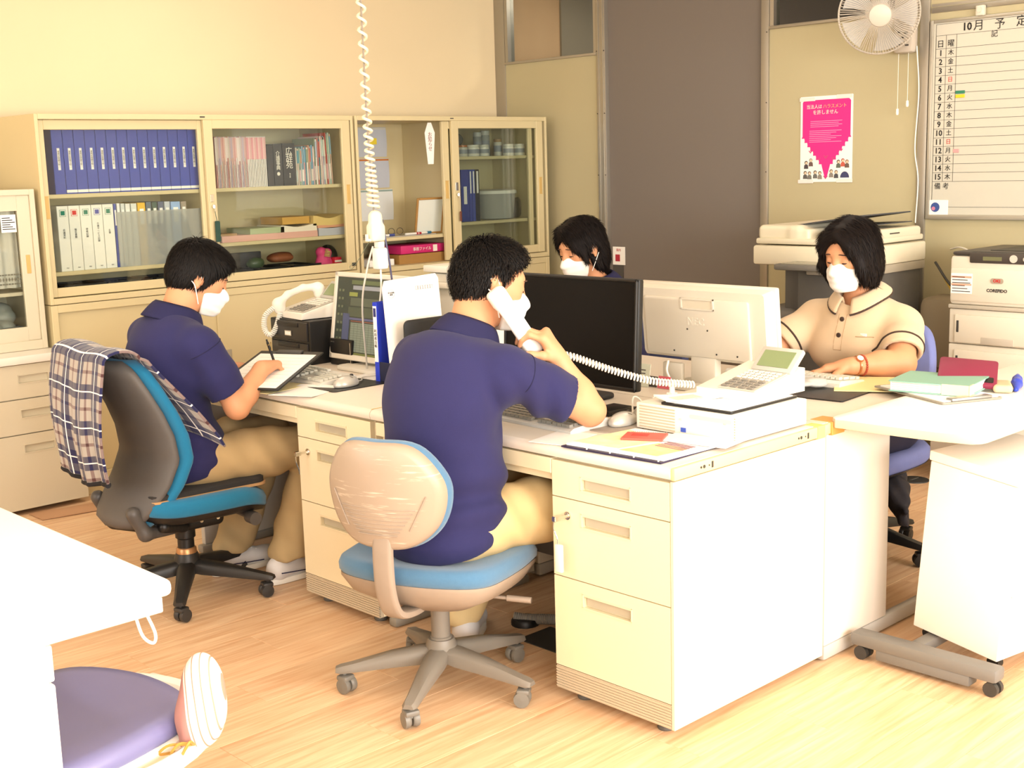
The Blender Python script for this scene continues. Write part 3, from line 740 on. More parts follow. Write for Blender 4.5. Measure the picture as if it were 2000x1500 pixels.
tx = MB(); text_into(tx, '\n'.join('お知らせ'), .03, Matrix.Translation((0, -.0025, .12)) @ rotm('X', PI/2), lines=.85); tx.build('lettering', mat('brownred_ink', '#8a3b2a', .6), t, smooth=False)
t = thing('document_frame', 'wooden framed certificate leaning inside the open cabinet', 'picture frame', (2.33, 3.64, 1.053), 0, None, (.16, 0, .06))
fm = MB(); a, h = .105, .205
fm.box(-a, -a+.011, -.006, .006, 0, h, .002, 1).box(a-.011, a, -.006, .006, 0, h, .002, 1).box(-a+.011, a-.011, -.006, .006, 0, .011, .002, 1).box(-a+.011, a-.011, -.006, .006, h-.011, h, .002, 1); fm.build('frame', mat('oak_frame', '#a97f45', .5, var=.1, vscale=40), t)
MB().box(-a+.011, a-.011, -.001, .003, .011, h-.011).build('certificate', mat('pale_certificate', '#dde0d6', .6), t)
o = MB().prism(rpoly(-.19, .19, -.1, .1, .004), 0, .004).build('clear_tray', mat('clear_acrylic', '#d7d3cc', .1, alpha=.6)); o.location = (2.15, 3.68, 1.0525); tag(o, 'clear acrylic sheet lying on the open cabinet shelf', 'sheet')
for k, (px, py, c, lb) in enumerate(((2.0, 3.62, '#3d4a8a', 'blue marker pen lying on the open cabinet shelf'), (2.18, 3.6, '#b03038', 'red pen lying on the open cabinet shelf'), (2.27, 3.61, '#2f6f8a', 'teal capped marker on the open cabinet shelf'))):
    t = thing('marker_pen', lb, 'pen', (px, py, 1.063), .15*k-.1, 'pens on the open shelf'); MB().cyl((-.05, 0, 0), (.035, 0, 0), .006, n=10).build('barrel', M_white, t); MB().cyl((.03, 0, 0), (.065, 0, 0), .007, n=10).build('cap', mat('cap'+c, c, .4), t)
t = thing('eyeglasses', 'folded reading glasses on the open cabinet shelf', 'glasses', (2.08, 3.62, 1.075))
for sx in (-1, 1): MB().tube([(sx*.03+.022*math.cos(a_), 0, .006+.018*math.sin(a_)) for a_ in np.linspace(0, 2*PI, 20, endpoint=False)], .0015, 6, True).build('rim', M_dark, t)
booklet('brown box file lying in the open cabinet bottom', 2.06, 2.43, 3.575, 3.85, SH['BOT'], .05, '#a87a3c', None, 0, 'box_file', 'box file', mat('kraft_brown', '#a2783f', .7))
t = thing('folder', 'magenta file folder lying on the brown box file', 'folder', (2.25, 3.7, SH['BOT']+.054)); MB().box(-.17, .17, -.12, .12, 0, .045, .002).build('cover', mat('magenta_cover', '#c62a6c', .4), t)
tx = MB(); text_into(tx, '事務ファイル', .022, Matrix.Translation((-.02, -.1212, .022)) @ rotm('X', PI/2)); tx.build('lettering', M_off, t, smooth=False)
MB().box(.06, .09, -.1215, -.12, .004, .04).build('index_label', M_off, t)
o = MB().box(1.86, 2.03, 3.58, 3.8, SH['BOT'], SH['BOT']+.035, .003).build('paper_stack', M_paper); tag(o, 'white paper stack left of the brown box file', 'paper')
# glass half: jars, binders, tub
def jar(label, x0, z, r, h, col, lidcol, y=3.63, band=None):
    t = thing('jar', label, 'jar', (x0, y, z), 0, 'jars on the top shelf'); MB().lathe([(0, 0), (r*.95, 0), (r, .004), (r, h*.78), (r*.9, h*.82), (r*.9, h*.84)], 20).build('body', mat('jar_'+col, col, .3), t)
    MB().lathe([(r*.96, h*.82), (r*.98, h*.83), (r*.98, h*.99), (r*.9, h), (0, h)], 20).build('lid', mat('jar_'+lidcol, lidcol, .35), t)
    MB().lathe([(r*1.01, h*.25), (r*1.012, h*.26), (r*1.012, h*.6), (r*1.01, h*.61)], 20).build('label', mat('jarl', band or '#4a5580', .5), t)
jar('short white jar with amber cap on the top shelf', 2.60, 1.477, .03, .065, '#c9c4b4', '#b06a34', band='#8a8f98'); jar('wide white jar with blue print on the top shelf', 2.68, 1.477, .038, .066, '#dcd8cc', '#d8d4c8'); jar('white jar with blue label in the middle of the top shelf', 2.765, 1.477, .032, .066, '#d8d6cc', '#cfccbf', band='#3a4aa0')
jar('tall grey bottle left of the reflection on the top shelf', 2.80, 1.477, .025, .14, '#8a8d8c', '#b9b9b4', 3.72, '#777b7c'); jar('tall translucent bottle behind the jars', 2.87, 1.477, .028, .15, '#9a9d9a', '#c4c2ba', 3.73, '#8a8d8a')
jar('small jar with brown cap at the right of the top shelf', 2.945, 1.477, .025, .1, '#cfcabd', '#9a7a4c', 3.7); jar('white jar with black mark near the shelf end', 2.965, 1.477, .032, .068, '#e0dccf', '#dcd8cb', band='#44464f'); jar('white jar with dark label at the shelf end', 3.05, 1.477, .036, .068, '#dedacd', '#d5d1c5', band='#38415f')
blob('plastic_bag', 'crumpled grey plastic bag at the left of the top shelf', 'bag', (2.60, 3.78, 1.56), (.1, .07, .075), mat('smoky_plastic', '#55574f', .25), 9, 8)
for (x0, w_, c, lb) in ((2.555, .06, '#2c3f96', 'thick blue binder on the lower glass shelf'), (2.617, .022, '#3246a0', 'slim blue file with white spine label'), (2.641, .022, '#3a4ea6', 'slim blue file with dotted spine label'), (2.665, .032, '#23262e', 'black file with white spine label')):
    t = put_binder(lb, x0, w_, .295, .24, 1.108, mat('bd'+c, c, .45), 'binders on the lower glass shelf', y=3.6)
    MB().box(w_*.3, w_*.7, -.0008, .0005, .1 if w_ > .05 else .16, .2 if w_ > .05 else .285).build('spine_label', M_paper, t)
t = thing('plastic_tub', 'clear round plastic tub with red cards on the lower shelf', 'tub', (2.89, 3.69, 1.108))
MB().lathe([(0, .001), (.105, .001), (.115, .006), (.13, .15), (.132, .155), (.126, .155), (.11, .008), (0, .006)], 28).build('tub', mat('milky_plastic', '#d6d6cf', .25, alpha=.5), t)
MB().lathe([(0, .175), (.11, .175), (.135, .168), (.138, .15), (.132, .15)], 28).build('lid', mat('milky_lid', '#dcdad0', .35), t)
for k in range(7): MB().box(-.075+k*.02, -.06+k*.02, -.06, .05, .008, .125+.012*(k % 2)).build('card', mat('redcard%d' % (k % 3), ('#c9474a', '#d98a78', '#d8c8b4')[k % 3], .6), t)
t = thing('grey_box', 'dark camera bag beside the plastic tub', 'bag', (3.07, 3.75, 1.108)); SDF().box((0, 0, .06), (.055, .06, .06), .02).ell((0, -.055, .05), (.035, .02, .03)).build('bag', M_dark, t, .005)
MB().tube(spline([(-.04, 0, .11), (-.02, -.02, .15), (.03, -.02, .15), (.04, 0, .11)], 6), .004, 6).build('strap', M_black, t)
t = thing('eyeglasses', 'wire loop of spectacles on the floor of the glass door cabinet', 'glasses', (2.98, 3.62, SH['BOT'])); MB().tube([(.03*math.cos(a_), 0, .035+.028*math.sin(a_)) for a_ in np.linspace(0, 2*PI, 24, endpoint=False)], .002, 6, True).build('rim', M_dark, t)
# ------------------------------------------------------------------ desks
def loft(mb, poly, rings, fn=None, M=None):
    """stack of scaled outlines (scale, height); fn bends the result"""
    n = len(poly); vs = []; fs = []
    for sc_, z in rings:
        for p in poly:
            q = (p[0]*sc_, p[1]*sc_, z); vs.append(fn(*q) if fn else q)
    for k in range(len(rings)-1):
        for i in range(n): j = (i+1) % n; fs.append((k*n+i, k*n+j, (k+1)*n+j, (k+1)*n+i))
    for k, rev in ((0, True), (len(rings)-1, False)):
        c = (sum(p[0] for p in poly)/n*rings[k][0], sum(p[1] for p in poly)/n*rings[k][0], rings[k][1]); vs.append(fn(*c) if fn else c); ci = len(vs)-1
        for i in range(n):
            j = (i+1) % n; fs.append((ci, k*n+j, k*n+i) if rev else (ci, k*n+i, k*n+j))
    return mb.add(vs, fs, M)

def drawer_front(parent, y0, y1, z0, z1, hy0, hy1, hz0, hz1, name='drawer', key=False, tagged=False, m=None):
    """front faces -x, plane x=0; recessed pull built as a pocket"""
    m = m or M_desk
    mb = MB(); t = .018
    mb.box(0, t, y0, y1, z0, hz0).box(0, t, y0, y1, hz1, z1).box(0, t, y0, hy0, hz0, hz1).box(0, t, hy1, y1, hz0, hz1).box(t-.003, t, hy0, hy1, hz0, hz1)
    d = mb.build(name, m, parent, sharp=20)
    MB().box(-.0015, .002, hy0-.003, hy1+.003, hz1-.001, hz1+.003).box(-.0015, .002, hy0-.003, hy1+.003, hz0-.003, hz0+.001).box(-.0015, .002, hy0-.003, hy0+.001, hz0, hz1).box(-.0015, .002, hy1-.001, hy1+.003, hz0, hz1).box(0, .004, hy0, hy1, hz1-.006, hz1).build('handle', m, d)
    MB().box(.010, .0145, hy0+.012, hy1-.004, hz0+.004, hz1-.009).build('label_holder', mat('grey_label_holder', '#b7ae98', .4), d)
    if key:
        ky = y1-.055; kz = hz1-.012
        MB().cyl((.004, ky, kz), (-.004, ky, kz), .011, n=18).cyl((-.003, ky, kz), (-.006, ky, kz), .007, n=14).build('lock', M_chrome, d)
        MB().box(-.03, -.006, ky-.0015, ky+.0015, kz-.004, kz+.004).box(-.05, -.028, ky-.002, ky+.012, kz-.008, kz+.006, .002, 1).build('key', M_chrome, d)
        MB().tube(spline([(-.045, ky+.008, kz-.008), (-.04, ky+.014, kz-.03), (-.036, ky+.006, kz-.055), (-.036, ky+.004, kz-.07)], 5), .0018, 6).build('key_chain', M_chrome, d)
        if tagged: MB().box(-.041, -.031, ky-.012, ky+.012, kz-.145, kz-.07, .003).build('key_tag', M_white, d)
    return d

def pedestal(t, y0, y1, depth, key=True, tagged=False, side=True, kick=True):
    MB().box(.018, depth, y0, y1, .03, .662, .0015, 1).build('pedestal', M_desk, t)
    w_ = y1-y0; hy0, hy1 = y0+w_*.32, y0+w_*.735
    for z0, z1, k in ((.5655, .661, False), (.3495, .5625, key), (.097, .3465, False)):
        drawer_front(t, y0+.0015, y1-.0015, z0, z1, hy0, hy1, z1-.068, z1-.032, key=k, tagged=tagged)
    kp = MB().box(.002, .02, y0+.0015, y1-.0015, .03, .094)
    for q in range(8): kp.box(-.001, .004, y0+.0015, y1-.0015, .034+q*.0075, .0385+q*.0075)
    kp.build('kick_plate', mat('taupe_kick_plate', '#c4b49a', .5), t)
    for yy in (y0+.06, y1-.06):
        for xx in (.05, depth-.06): MB().lathe([(0, 0), (.02, 0), (.022, .004), (.02, .012), (.008, .014), (.008, .032)], 14, (xx, yy, 0)).build('foot', M_rubber, t)

def desk_top(t, x0, x1, y0, y1, front=-1, m=None):
    """slab with rounded long front edge at x0 (front=-1) or x1 (front=1)"""
    if front < 0: prof = [(x1, .667), (x1, .70), (x0+.016, .70), (x0+.006, .697), (x0, .690), (x0-.001, .680), (x0+.003, .670), (x0+.012, .667)]
    else: prof = [(x0, .70), (x0, .667), (x1-.012, .667), (x1-.003, .670), (x1+.001, .680), (x1, .690), (x1-.006, .697), (x1-.016, .70)]
    n = len(prof); vs = [(px, y, pz) for y in (y0, y1) for px, pz in prof]
    fs = [(i, (i+1) % n, n+(i+1) % n, n+i) for i in range(n)]+[tuple(range(n-1, -1, -1)), tuple(range(n, 2*n))]
    mb = MB(); mb.add(vs, fs); return mb.build('top', m or M_desktop, t, sharp=40)
M_edge = mat('yellowed_edge_trim', '#e8cf94', .5, var=.05)

def office_desk(label, y0, y1, ped_near=True, detail=True, endpanel=False, tagged=False):
    """left-hand row: user side faces -x, occupies x 0..0.668"""
    t = thing('office_desk', label, 'desk', (0, y0, 0)); L = y1-y0
    desk_top(t, -.004, .668, .001, L-.001)
    pedestal(t, .004, .402, .655, True, tagged)
    MB().box(.02, .045, .402, L-.03, .6, .664).box(.0, .022, .404, L-.02, .622, .663, .002, 1).build('centre_drawer', M_desk, t)
    MB().box(.05, .655, L-.028, L-.003, .03, .664, .002, 1).build('side_panel', mat('desk_leg_grey', '#b9b2a6', .45), t)
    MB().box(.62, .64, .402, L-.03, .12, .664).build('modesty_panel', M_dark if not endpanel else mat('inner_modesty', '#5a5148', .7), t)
    MB().box(.03, .62, L-.04, L+.0, .0, .03, .008).build('foot_bar', mat('foot_grey', '#8d877c', .45), t)
    if endpanel:
        MB().box(.0, .66, -.006, .004, .03, .664, .001, 1).build('side_panel', M_desk, t)
        e = MB().box(-.002, .668, -.012, .001, .668, .699, .003).build('edge_trim', M_edge, t)
        for xx in (.1, .52):
            h_ = MB()
            for dx, r in ((0, .003), (.012, .0045), (.032, .002)): h_.cyl((xx+dx, -.0135, .684), (xx+dx, -.011, .684), r, n=10)
            h_.box(xx+.042, xx+.048, -.0135, -.011, .676, .692); h_.build('slot', M_dark, e)
        MB().box(.61, .645, -.0145, .03, .666, .7012, .001, 1).build('tape', mat('masking_tape_yellow', '#ecc873', .7), t)
    return t
DW = 1.172
dA = office_desk('ivory steel desk with three-drawer pedestal where the phoning man sits', 0, DW, endpanel=True, tagged=True)
dB = office_desk('ivory steel desk with keyed drawers where the young man writes', DW, 2*DW)
tp = MB().box(.003, .25, -.02, -.017, 0, .001).build('tape', mat('masking_tape_yellow', '#ecc873', .7), dB); tp.location = (0, .02, .7)

# right-hand row (users sit at +x)
def desk_right(label, y0, y1, near):
    t = thing('office_desk', label, 'desk', (.672, y0, 0)); L = y1-y0; t_x = .67
    desk_top(t, 0, t_x, .001, L-.001, 1)
    M_leg = mat('white_leg_panel', '#e6ddd0', .45)
    MB().box(.004, .345, .0, .028, .05, .665, .004).build('leg_panel', M_leg, t)
    MB().box(.004, .345, L-.03, L-.002, .05, .665, .004).build('leg_panel', M_leg, t)
    for yy in (.0, L-.03): MB().box(.004, .62, yy-.001, yy+.03, .005, .05, .01).build('foot_bar', mat('foot_grey_light', '#b5b0a8', .45), t)
    MB().box(.03, .045, .03, L-.03, .2, .66).build('modesty_panel', M_lgrey, t)
    MB().box(.25, .66, L-.43, L-.034, .03, .662, .002, 1).build('pedestal', M_desk, t)
    for z0, z1 in ((.5655, .661), (.3495, .5625), (.05, .3465)):
        MB().box(.661, .668, L-.428, L-.036, z0, z1, .002, 1).build('drawer', M_desk, t)
    if near:
        MB().box(.0, .67, -.006, .001, .668, .699, .002, 1).build('edge_trim', M_edge, t)
        MB().box(.012, .075, -.012, .06, .664, .7012, .001, 1).build('tape', mat('brown_packing_tape', '#d99a52', .55), t)
        MB().box(.07, .075, .0265, .055, .7002, .7008).build('cable_slot', M_dark, t)
    return t
dC = desk_right('cream desk with L-shaped end leg where the woman in beige works', 0, DW, True)
dD = desk_right('cream desk behind the monitors where the far woman sits', DW, 2*DW, False)

# ------------------------------------------------------------------ side table on castors, wagon
t = thing('side_table', 'white topped side table on a grey castor foot', 'table', (.69, -.21, 0))
pts = [(0.0, .17), (-.004, .19), (.008, .205), (.03, .208), (1.25, .208), (1.25, -.208), (.075, -.208), (.05, -.203), (.03, -.185), (.012, -.1), (.004, .0), (0.0, .1)][::-1]
tt = MB().prism(pts, .687, .7145, bev=.003).build('top', mat('white_laminate', '#f2eee6', .35), t)
MB().prism([(p[0]*.999-.0005 if p[0] < .1 else p[0], p[1]*1.004) for p in pts], .6855, .7105, bev=.002).build('edge_band', mat('beige_edge_band', '#cbbfa6', .5), t)
for xx in (.1, 1.1):
    f = MB().box(xx-.03, xx+.03, -.255, .18, .04, .08, .012).box(xx-.025, xx+.025, -.18, .1, .012, .045, .006).build('foot_bar', mat('warm_grey_paint', '#73706b', .45), t)
    for yy in (-.235, .15):
        MB().cyl((xx-.02, yy, .02), (xx-.006, yy, .02), .02, n=18).cyl((xx+.006, yy, .02), (xx+.02, yy, .02), .02, n=18).cyl((xx, yy, .02), (xx, yy, .045), .006).build('castor', M_dark, f)
    if xx > 1: MB().box(xx-.02, xx+.02, .08, .135, .08, .687, .004).build('column', M_lgrey, t)
MB().box(.1, 1.1, -.02, .02, .045, .075, .004).build('base_rail', mat('warm_grey_paint', '#73706b', .45), t)
MB().box(.62, .66, -.03, .03, .08, .687, .004).build('column', M_lgrey, t)
MB().box(.55, .563, -.19, .2, .50, .686).build('drop_panel', mat('pale_drop_panel', '#d8cfc0', .5), t)

a_ = math.radians(-9.7)
t = thing('filing_wagon', 'white filing wagon tilted over the grey foot under the side table', 'filing wagon', (.854, -.42, .045), 0, None, (math.radians(5.2), 0, a_))
M_wag = mat('wagon_white_steel', '#ebe4da', .42)
MB().box(0, .52, 0, .275, .02, .515, .003).build('body', M_wag, t)
MB().box(-.004, .524, -.004, .279, .5165, .545, .004).build('lid', M_wag, t)
for xx in (.04, .48):
    for yy in (.03, .245): MB().cyl((xx-.012, yy, .0), (xx+.012, yy, .0), .018, n=16).cyl((xx, yy, 0), (xx, yy, .022), .005).build('castor', M_black, t)
MB().box(.03, .5, -.0035, 0, .2, .204).build('seam', M_lgrey, t)

# ------------------------------------------------------------------ left: drawer chest and small curtained cabinet on it
t = thing('drawer_chest', 'grey ivory three-drawer chest with white counter at the left wall', 'chest', (.098, 3.40, 0))
M_chest = mat('grey_ivory_steel', '#cfc5ac', .45, var=.02)
MB().box(-.95, -.052, .012, .5, .02, .652, .002, 1).box(-.052, 0, .012, .094, .02, .652).build('body', M_chest, t)
for z0, z1 in ((.505, .648), (.353, .5), (.025, .348)):
    xa, xb = -.95, 0
    hx0, hx1 = -.265, -.135; hz1 = z1-.045; hz0 = hz1-.032
    mb = MB(); mb.box(xa, xb, -.004, .012, z0, hz0).box(xa, xb, -.004, .012, hz1, z1).box(xa, hx0, -.004, .012, hz0, hz1).box(hx1, xb, -.004, .012, hz0, hz1).box(hx0, hx1, .008, .012, hz0, hz1)
    d = mb.build('drawer', M_chest, t, sharp=20)
    MB().box(hx0-.004, hx1+.004, -.0065, -.003, hz1, hz1+.004).box(hx0-.004, hx1+.004, -.0065, -.003, hz0-.004, hz0).box(hx0-.004, hx0, -.0065, -.003, hz0, hz1).box(hx1, hx1+.004, -.0065, -.003, hz0, hz1).build('handle', M_chest, d)
MB().box(-.96, -.052, -.03, .5, .653, .689, .006).box(-.056, .018, -.03, .096, .653, .689, .006).build('counter', mat('white_counter', '#e9e4d8', .35), t)

t = thing('curtained_cabinet', 'small grey ivory cabinet with lace curtain behind its glass door', 'cabinet', (.03, 3.52, .69))
mb = MB()
mb.box(-.9, -.87, 0, .36, 0, .69, .002, 1).box(-.022, 0, 0, .36, 0, .69, .002, 1).box(-.87, -.022, 0, .36, .665, .69, .002, 1).box(-.87, -.022, 0, .36, 0, .04, .002, 1).box(-.9, 0, .355, .36, 0, .69)
mb.build('carcass', M_chest, t)
d = MB().box(-.44, -.39, .012, .03, .04, .665).box(-.078, -.022, .012, .03, .04, .665, .002, 1).box(-.39, -.078, .012, .03, .6, .665).box(-.39, -.078, .012, .03, .04, .1).build('door', M_chest, t)
MB().box(-.39, -.078, .019, .023, .1, .6).build('pane', pane_m, d)
MB().box(-.058, -.04, .009, .013, .33, .41, .001, 1).build('handle', M_handle, d)
MB().box(-.15, -.085, .0165, .0185, .51, .585).build('notice', M_paper, d)
nt_ = MB()
for q in range(6): nt_.box(-.145, -.09-.01*(q % 3), .0155, .0165, .522+q*.0095, .5255+q*.0095)
nt_.build('print_lines', M_ink, d)
def curt(u, v): return (-.4+.33*u, .055+.008*math.sin(u*40), .27+.33*v)
MB().sheet(curt, 60, 6, .0015).build('curtain', mat('white_lace', '#cfccc0', .85, alpha=.93), t)
lace = MB()
for q in range(26):
    x0 = -.4+q*.0128; lace.box(x0, x0+.009, .04, .042, .285, .291).box(x0, x0+.009, .04, .042, .325, .331)
    lace.add([(x0+.0045, .0405, .298), (x0+.009, .0405, .308), (x0+.0045, .0405, .318), (x0, .0405, .308)], [(0, 1, 2, 3)])
lace.build('lace_border', mat('lace_dark', '#7d776a', .8), t)
MB().box(-.87, -.022, .04, .35, .235, .25).build('shelf', M_chest, t)
s = SDF(); q = random.Random(5)
for _ in range(12): s.ell((q.uniform(-.34, -.12), q.uniform(.08, .2), q.uniform(.07, .17)), (.055, .05, .04), k=.006)
s.half((0, 0, .045), (0, 0, -1)).half((0, .035, 0), (0, -1, 0)); s.build('plastic_bags', mat('crumpled_clear_plastic', '#8f9490', .2), t, .006)
MB().box(-.38, -.08, .05, .3, .042, .1).build('grey_tray', mat('slate_tray', '#59636a', .5), t)

# ------------------------------------------------------------------ near-left desk (bottom left corner)
t = thing('office_desk', 'white desk in the near corner with a cable loop under its edge', 'desk', (-1.23, .16, 0))
M_nd = mat('near_desk_white', '#eee9e0', .4)
MB().box(-.85, 0, 0, 1.3, .668, .70, .012, 3).build('top', M_nd, t)
MB().box(-.8, -.017, .012, 1.28, .638, .667, .002, 1).build('drawer', M_nd, t)
MB().box(-.8, -.235, .02, .42, .03, .638, .003).build('pedestal', M_nd, t)
for z0, z1 in ((.565, .632), (.36, .56), (.05, .355)): MB().box(-.236, -.222, .024, .416, z0, z1, .005).build('drawer', M_nd, t)
MB().box(-.8, -.235, 1.25, 1.28, .03, .638, .003).build('side_panel', M_nd, t)
MB().box(-.78, -.76, .42, 1.25, .2, .638).build('modesty_panel', M_nd, t)
cl = MB().tube(spline([(-1.295, .19, .645), (-1.285, .185, .60), (-1.268, .18, .583), (-1.262, .182, .60), (-1.275, .19, .645)], 8), .003, 8).build('cable', M_white); tag(cl, 'white cable loop hanging under the near white desk', 'cable')
# ------------------------------------------------------------------ chairs
def castor_base(t, cx, cy, R, ang0, m, mc, hub_z=.12, arm_h=.04, twist=.6):
    """five-arm base, one arm and castor each"""
    MB().lathe([(0, .075), (.034, .075), (.042, .085), (.044, hub_z), (.036, hub_z+.02), (0, hub_z+.02)], 24, (cx, cy, 0)).build('hub', m, t)
    for k in range(5):
        a = math.radians(ang0+72*k); T = TR(cx, cy, 0) @ rotm('Z', a); mb = MB(T)
        secs = [(.02, .030, .125, .085), (.06, .030, .122, .078), (.14, .026, .110, .072), (R-.03, .021, .085, .062), (R+.005, .021, .078, .060), (R+.018, .015, .074, .062)]
        vs = []; fs = []
        for x, w_, zt, zb in secs:
            vs += [(x, -w_*.6, zt), (x, w_*.6, zt), (x, w_, zt-.012), (x, w_*.9, zb), (x, -w_*.9, zb), (x, -w_, zt-.012)]
        for i in range(len(secs)-1):
            for j in range(6): j2 = (j+1) % 6; fs.append((i*6+j, i*6+j2, (i+1)*6+j2, (i+1)*6+j))
        fs += [tuple(range(6)), tuple(range(len(vs)-1, len(vs)-7, -1))]
        arm = mb.add(vs, fs).build('arm', m, t, sharp=50)
        c = MB(T @ TR(R-.005, 0, 0) @ rotm('Z', twist*((k*2.4) % 3-1.2)))
        for sy in (-1, 1):
            c.lathe([(0, .003), (.018, .003), (.021, .006), (.0225, .012), (.021, .020), (.0, .022)], 22, (0, 0, 0), TR(-.008, 0, .0235) @ rotm('X', -sy*PI/2))
        c.cyl((0, 0, .03), (0, 0, .066), .006, n=10)
        c.box(-.022, .014, -.02, .02, .036, .052, .006)
        c.build('castor', mc, arm)
    return t

M_cbeige = mat('taupe_chair_plastic', '#998a7b', .42, var=.06, vscale=25)
M_cgrey = mat('grey_chair_plastic', '#7d766c', .42, var=.04)
M_cblue = mat('light_blue_wool', '#4a7394', .95, var=.08, vscale=120, bump=.5, bscale=900, sheen=.3)
def scuff_mat():
    m = bpy.data.materials.new('scuffed_taupe_shell'); m.use_nodes = True; nt = m.node_tree; b = nt.nodes['Principled BSDF']
    tc = nt.nodes.new('ShaderNodeTexCoord'); mp = nt.nodes.new('ShaderNodeMapping'); mp.inputs['Scale'].default_value = (1, 9, 90); nt.links.new(tc.outputs['Object'], mp.inputs[0])
    n = nt.nodes.new('ShaderNodeTexNoise'); n.inputs['Scale'].default_value = 1.4; n.inputs['Detail'].default_value = 5; nt.links.new(mp.outputs[0], n.inputs['Vector'])
    r = nt.nodes.new('ShaderNodeValToRGB'); r.color_ramp.elements[0].position = .6; r.color_ramp.elements[1].position = .72
    r.color_ramp.elements[0].color = (*lin('#a08f7d'), 1); r.color_ramp.elements[1].color = (*lin('#c4b5a2'), 1)
    nt.links.new(n.outputs['Fac'], r.inputs[0]); nt.links.new(r.outputs[0], b.inputs['Base Color']); b.inputs['Roughness'].default_value = .4
    return m
# --- the man's taupe and light blue task chair
cC = (-.165, .683)
t = thing('office_chair', 'taupe swivel chair with light blue cushions under the phoning man', 'chair', (cC[0], cC[1], 0), math.radians(20))
castor_base(t, 0, 0, .275, 140-20, M_cgrey, mat('castor_grey', '#77736b', .4), .125)
MB().lathe([(0, .12), (.03, .12), (.03, .15), (.026, .152), (.026, .26), (0, .26)], 24).build('gas_column', M_cgrey, t)
seat_out = fillpoly([(.255, 0), (.245, .15), (.14, .225), (-.05, .235), (-.18, .19), (-.225, .0), (-.18, -.19), (-.05, -.235), (.14, -.225), (.245, -.15)], 6)
def seat_bend(x, y, z): return (x, y, z + (.012*(abs(y)/.23)**2 if True else 0) - .03*max(0, (x-.1)/.13)**2 + .02*max(0, (-x-.08)/.14)**2)
mb = MB(); loft(mb, seat_out, [(.35, .262), (.6, .268), (.9, .30), (1.0, .335), (1.0, .345)], seat_bend); mb.build('seat_shell', M_cbeige, t, sharp=60)
mb = MB(); loft(mb, seat_out, [(.98, .343), (1.015, .352), (1.02, .37), (.99, .387), (.92, .395), (.7, .394), (.4, .39), (.2, .388)], seat_bend); mb.build('seat', M_cblue, t, sharp=70)
jb = spline([(-.08, 0, .278), (-.16, 0, .275), (-.235, 0, .295), (-.268, 0, .36), (-.275, 0, .45), (-.272, 0, .52)], 6)
mb = MB(); n_ = len(jb)
def jbar(u, v):
    i = min(int(u*(n_-1)), n_-2); p = jb[i].lerp(jb[i+1], u*(n_-1)-i); a = 2*PI*v
    tdir = (jb[i+1]-jb[i]).normalized(); nrm = Vector((0, 1, 0)).cross(tdir)
    return tuple(p+Vector((0, 1, 0))*math.copysign(abs(math.cos(a))**.5, math.cos(a))*.028+nrm*math.copysign(abs(math.sin(a))**.5, math.sin(a))*.011)
mb.grid(jbar, 30, 16, cv=True); mb.build('back_bar', M_cbeige, t)
BKS = .9
back_out = fillpoly([(0, .155), (.11, .145), (.178, .06), (.185, -.02), (.15, -.10), (.07, -.15), (-.07, -.15), (-.15, -.10), (-.185, -.02), (-.178, .06), (-.11, .145)], 6)
def back_bend(x, y, z):
    x *= BKS; y *= BKS; return (-.262 - z - .012*(y/.15) + .05*(x/.18)**2, x+.008, .613+y)
mb = MB(); loft(mb, back_out, [(1.0, -.004), (1.0, .012), (.96, .024), (.9, .029), (.5, .033), (.2, .034)], back_bend)
shell = mb.build('back_shell', scuff_mat(), t, sharp=60)
rb = MB()
for q in range(8):
    zz = -.03-.011*q; hw = .12-.008*q
    rb.tube([back_bend(hw*(2*u-1), zz, .0325) for u in np.linspace(0, 1, 12)], .0016, 6)
for sx in (-1, 1): rb.tube([back_bend(sx*(.15-.05*u), .01-.10*u, .031) for u in np.linspace(0, 1, 8)], .0018, 6)
rb.build('rib', MATS['taupe_chair_plastic'], shell)
mb = MB(); loft(mb, back_out, [(.97, .004), (1.02, -.006), (1.03, -.02), (.99, -.036), (.9, -.044), (.5, -.047), (.2, -.047)], back_bend); mb.build('backrest', M_cblue, t, sharp=70)
MB().cyl((.02, -.05, .272), (.06, -.2, .262), .005, n=10).cyl((.055, -.18, .2635), (.072, -.245, .259), .009, n=12).build('lever', M_cbeige, t)

# --- the young man's teal chair
M_teal = mat('teal_weave', '#0f6d94', .9, var=.06, vscale=150, bump=.5, bscale=900, sheen=.25)
M_cshell = mat('charcoal_back_shell', '#56524f', .6, var=.05, vscale=60, bump=.15, bscale=700)
cY = (-.24, 1.93)
t = thing('office_chair', 'teal swivel chair with tall charcoal back under the young man', 'chair', (cY[0], cY[1], 0), math.radians(-5))
castor_base(t, 0, 0, .29, -125+5, mat('black_base', '#2b2927', .45), mat('castor_black', '#33312f', .45), .13)
MB().lathe([(0, .12), (.028, .12), (.028, .2), (.034, .205), (.034, .26), (0, .26)], 20).build('gas_column', M_black, t)
MB().lathe([(.034, .13), (.036, .135), (.034, .165), (.03, .17)], 20).build('collar_ring', mat('copper_ring', '#b98a5e', .35, metal=.6), t)
SDF().box((-.02, 0, .275), (.13, .09, .03), .02).cone((-.1, .0, .27), (-.24, 0, .31), .035, .03, .03).cone((-.05, -.1, .27), (-.14, -.16, .30), .02, .02).build('mechanism', M_black, t, .006)
so = fillpoly([(.24, 0), (.225, .16), (.12, .235), (-.1, .23), (-.2, .16), (-.22, 0), (-.2, -.16), (-.1, -.23), (.12, -.235), (.225, -.16)], 6)
mb = MB(); loft(mb, so, [(.5, .295), (.85, .298), (.97, .31), (1.0, .325)], seat_bend); mb.build('seat_shell', M_black, t, sharp=60)
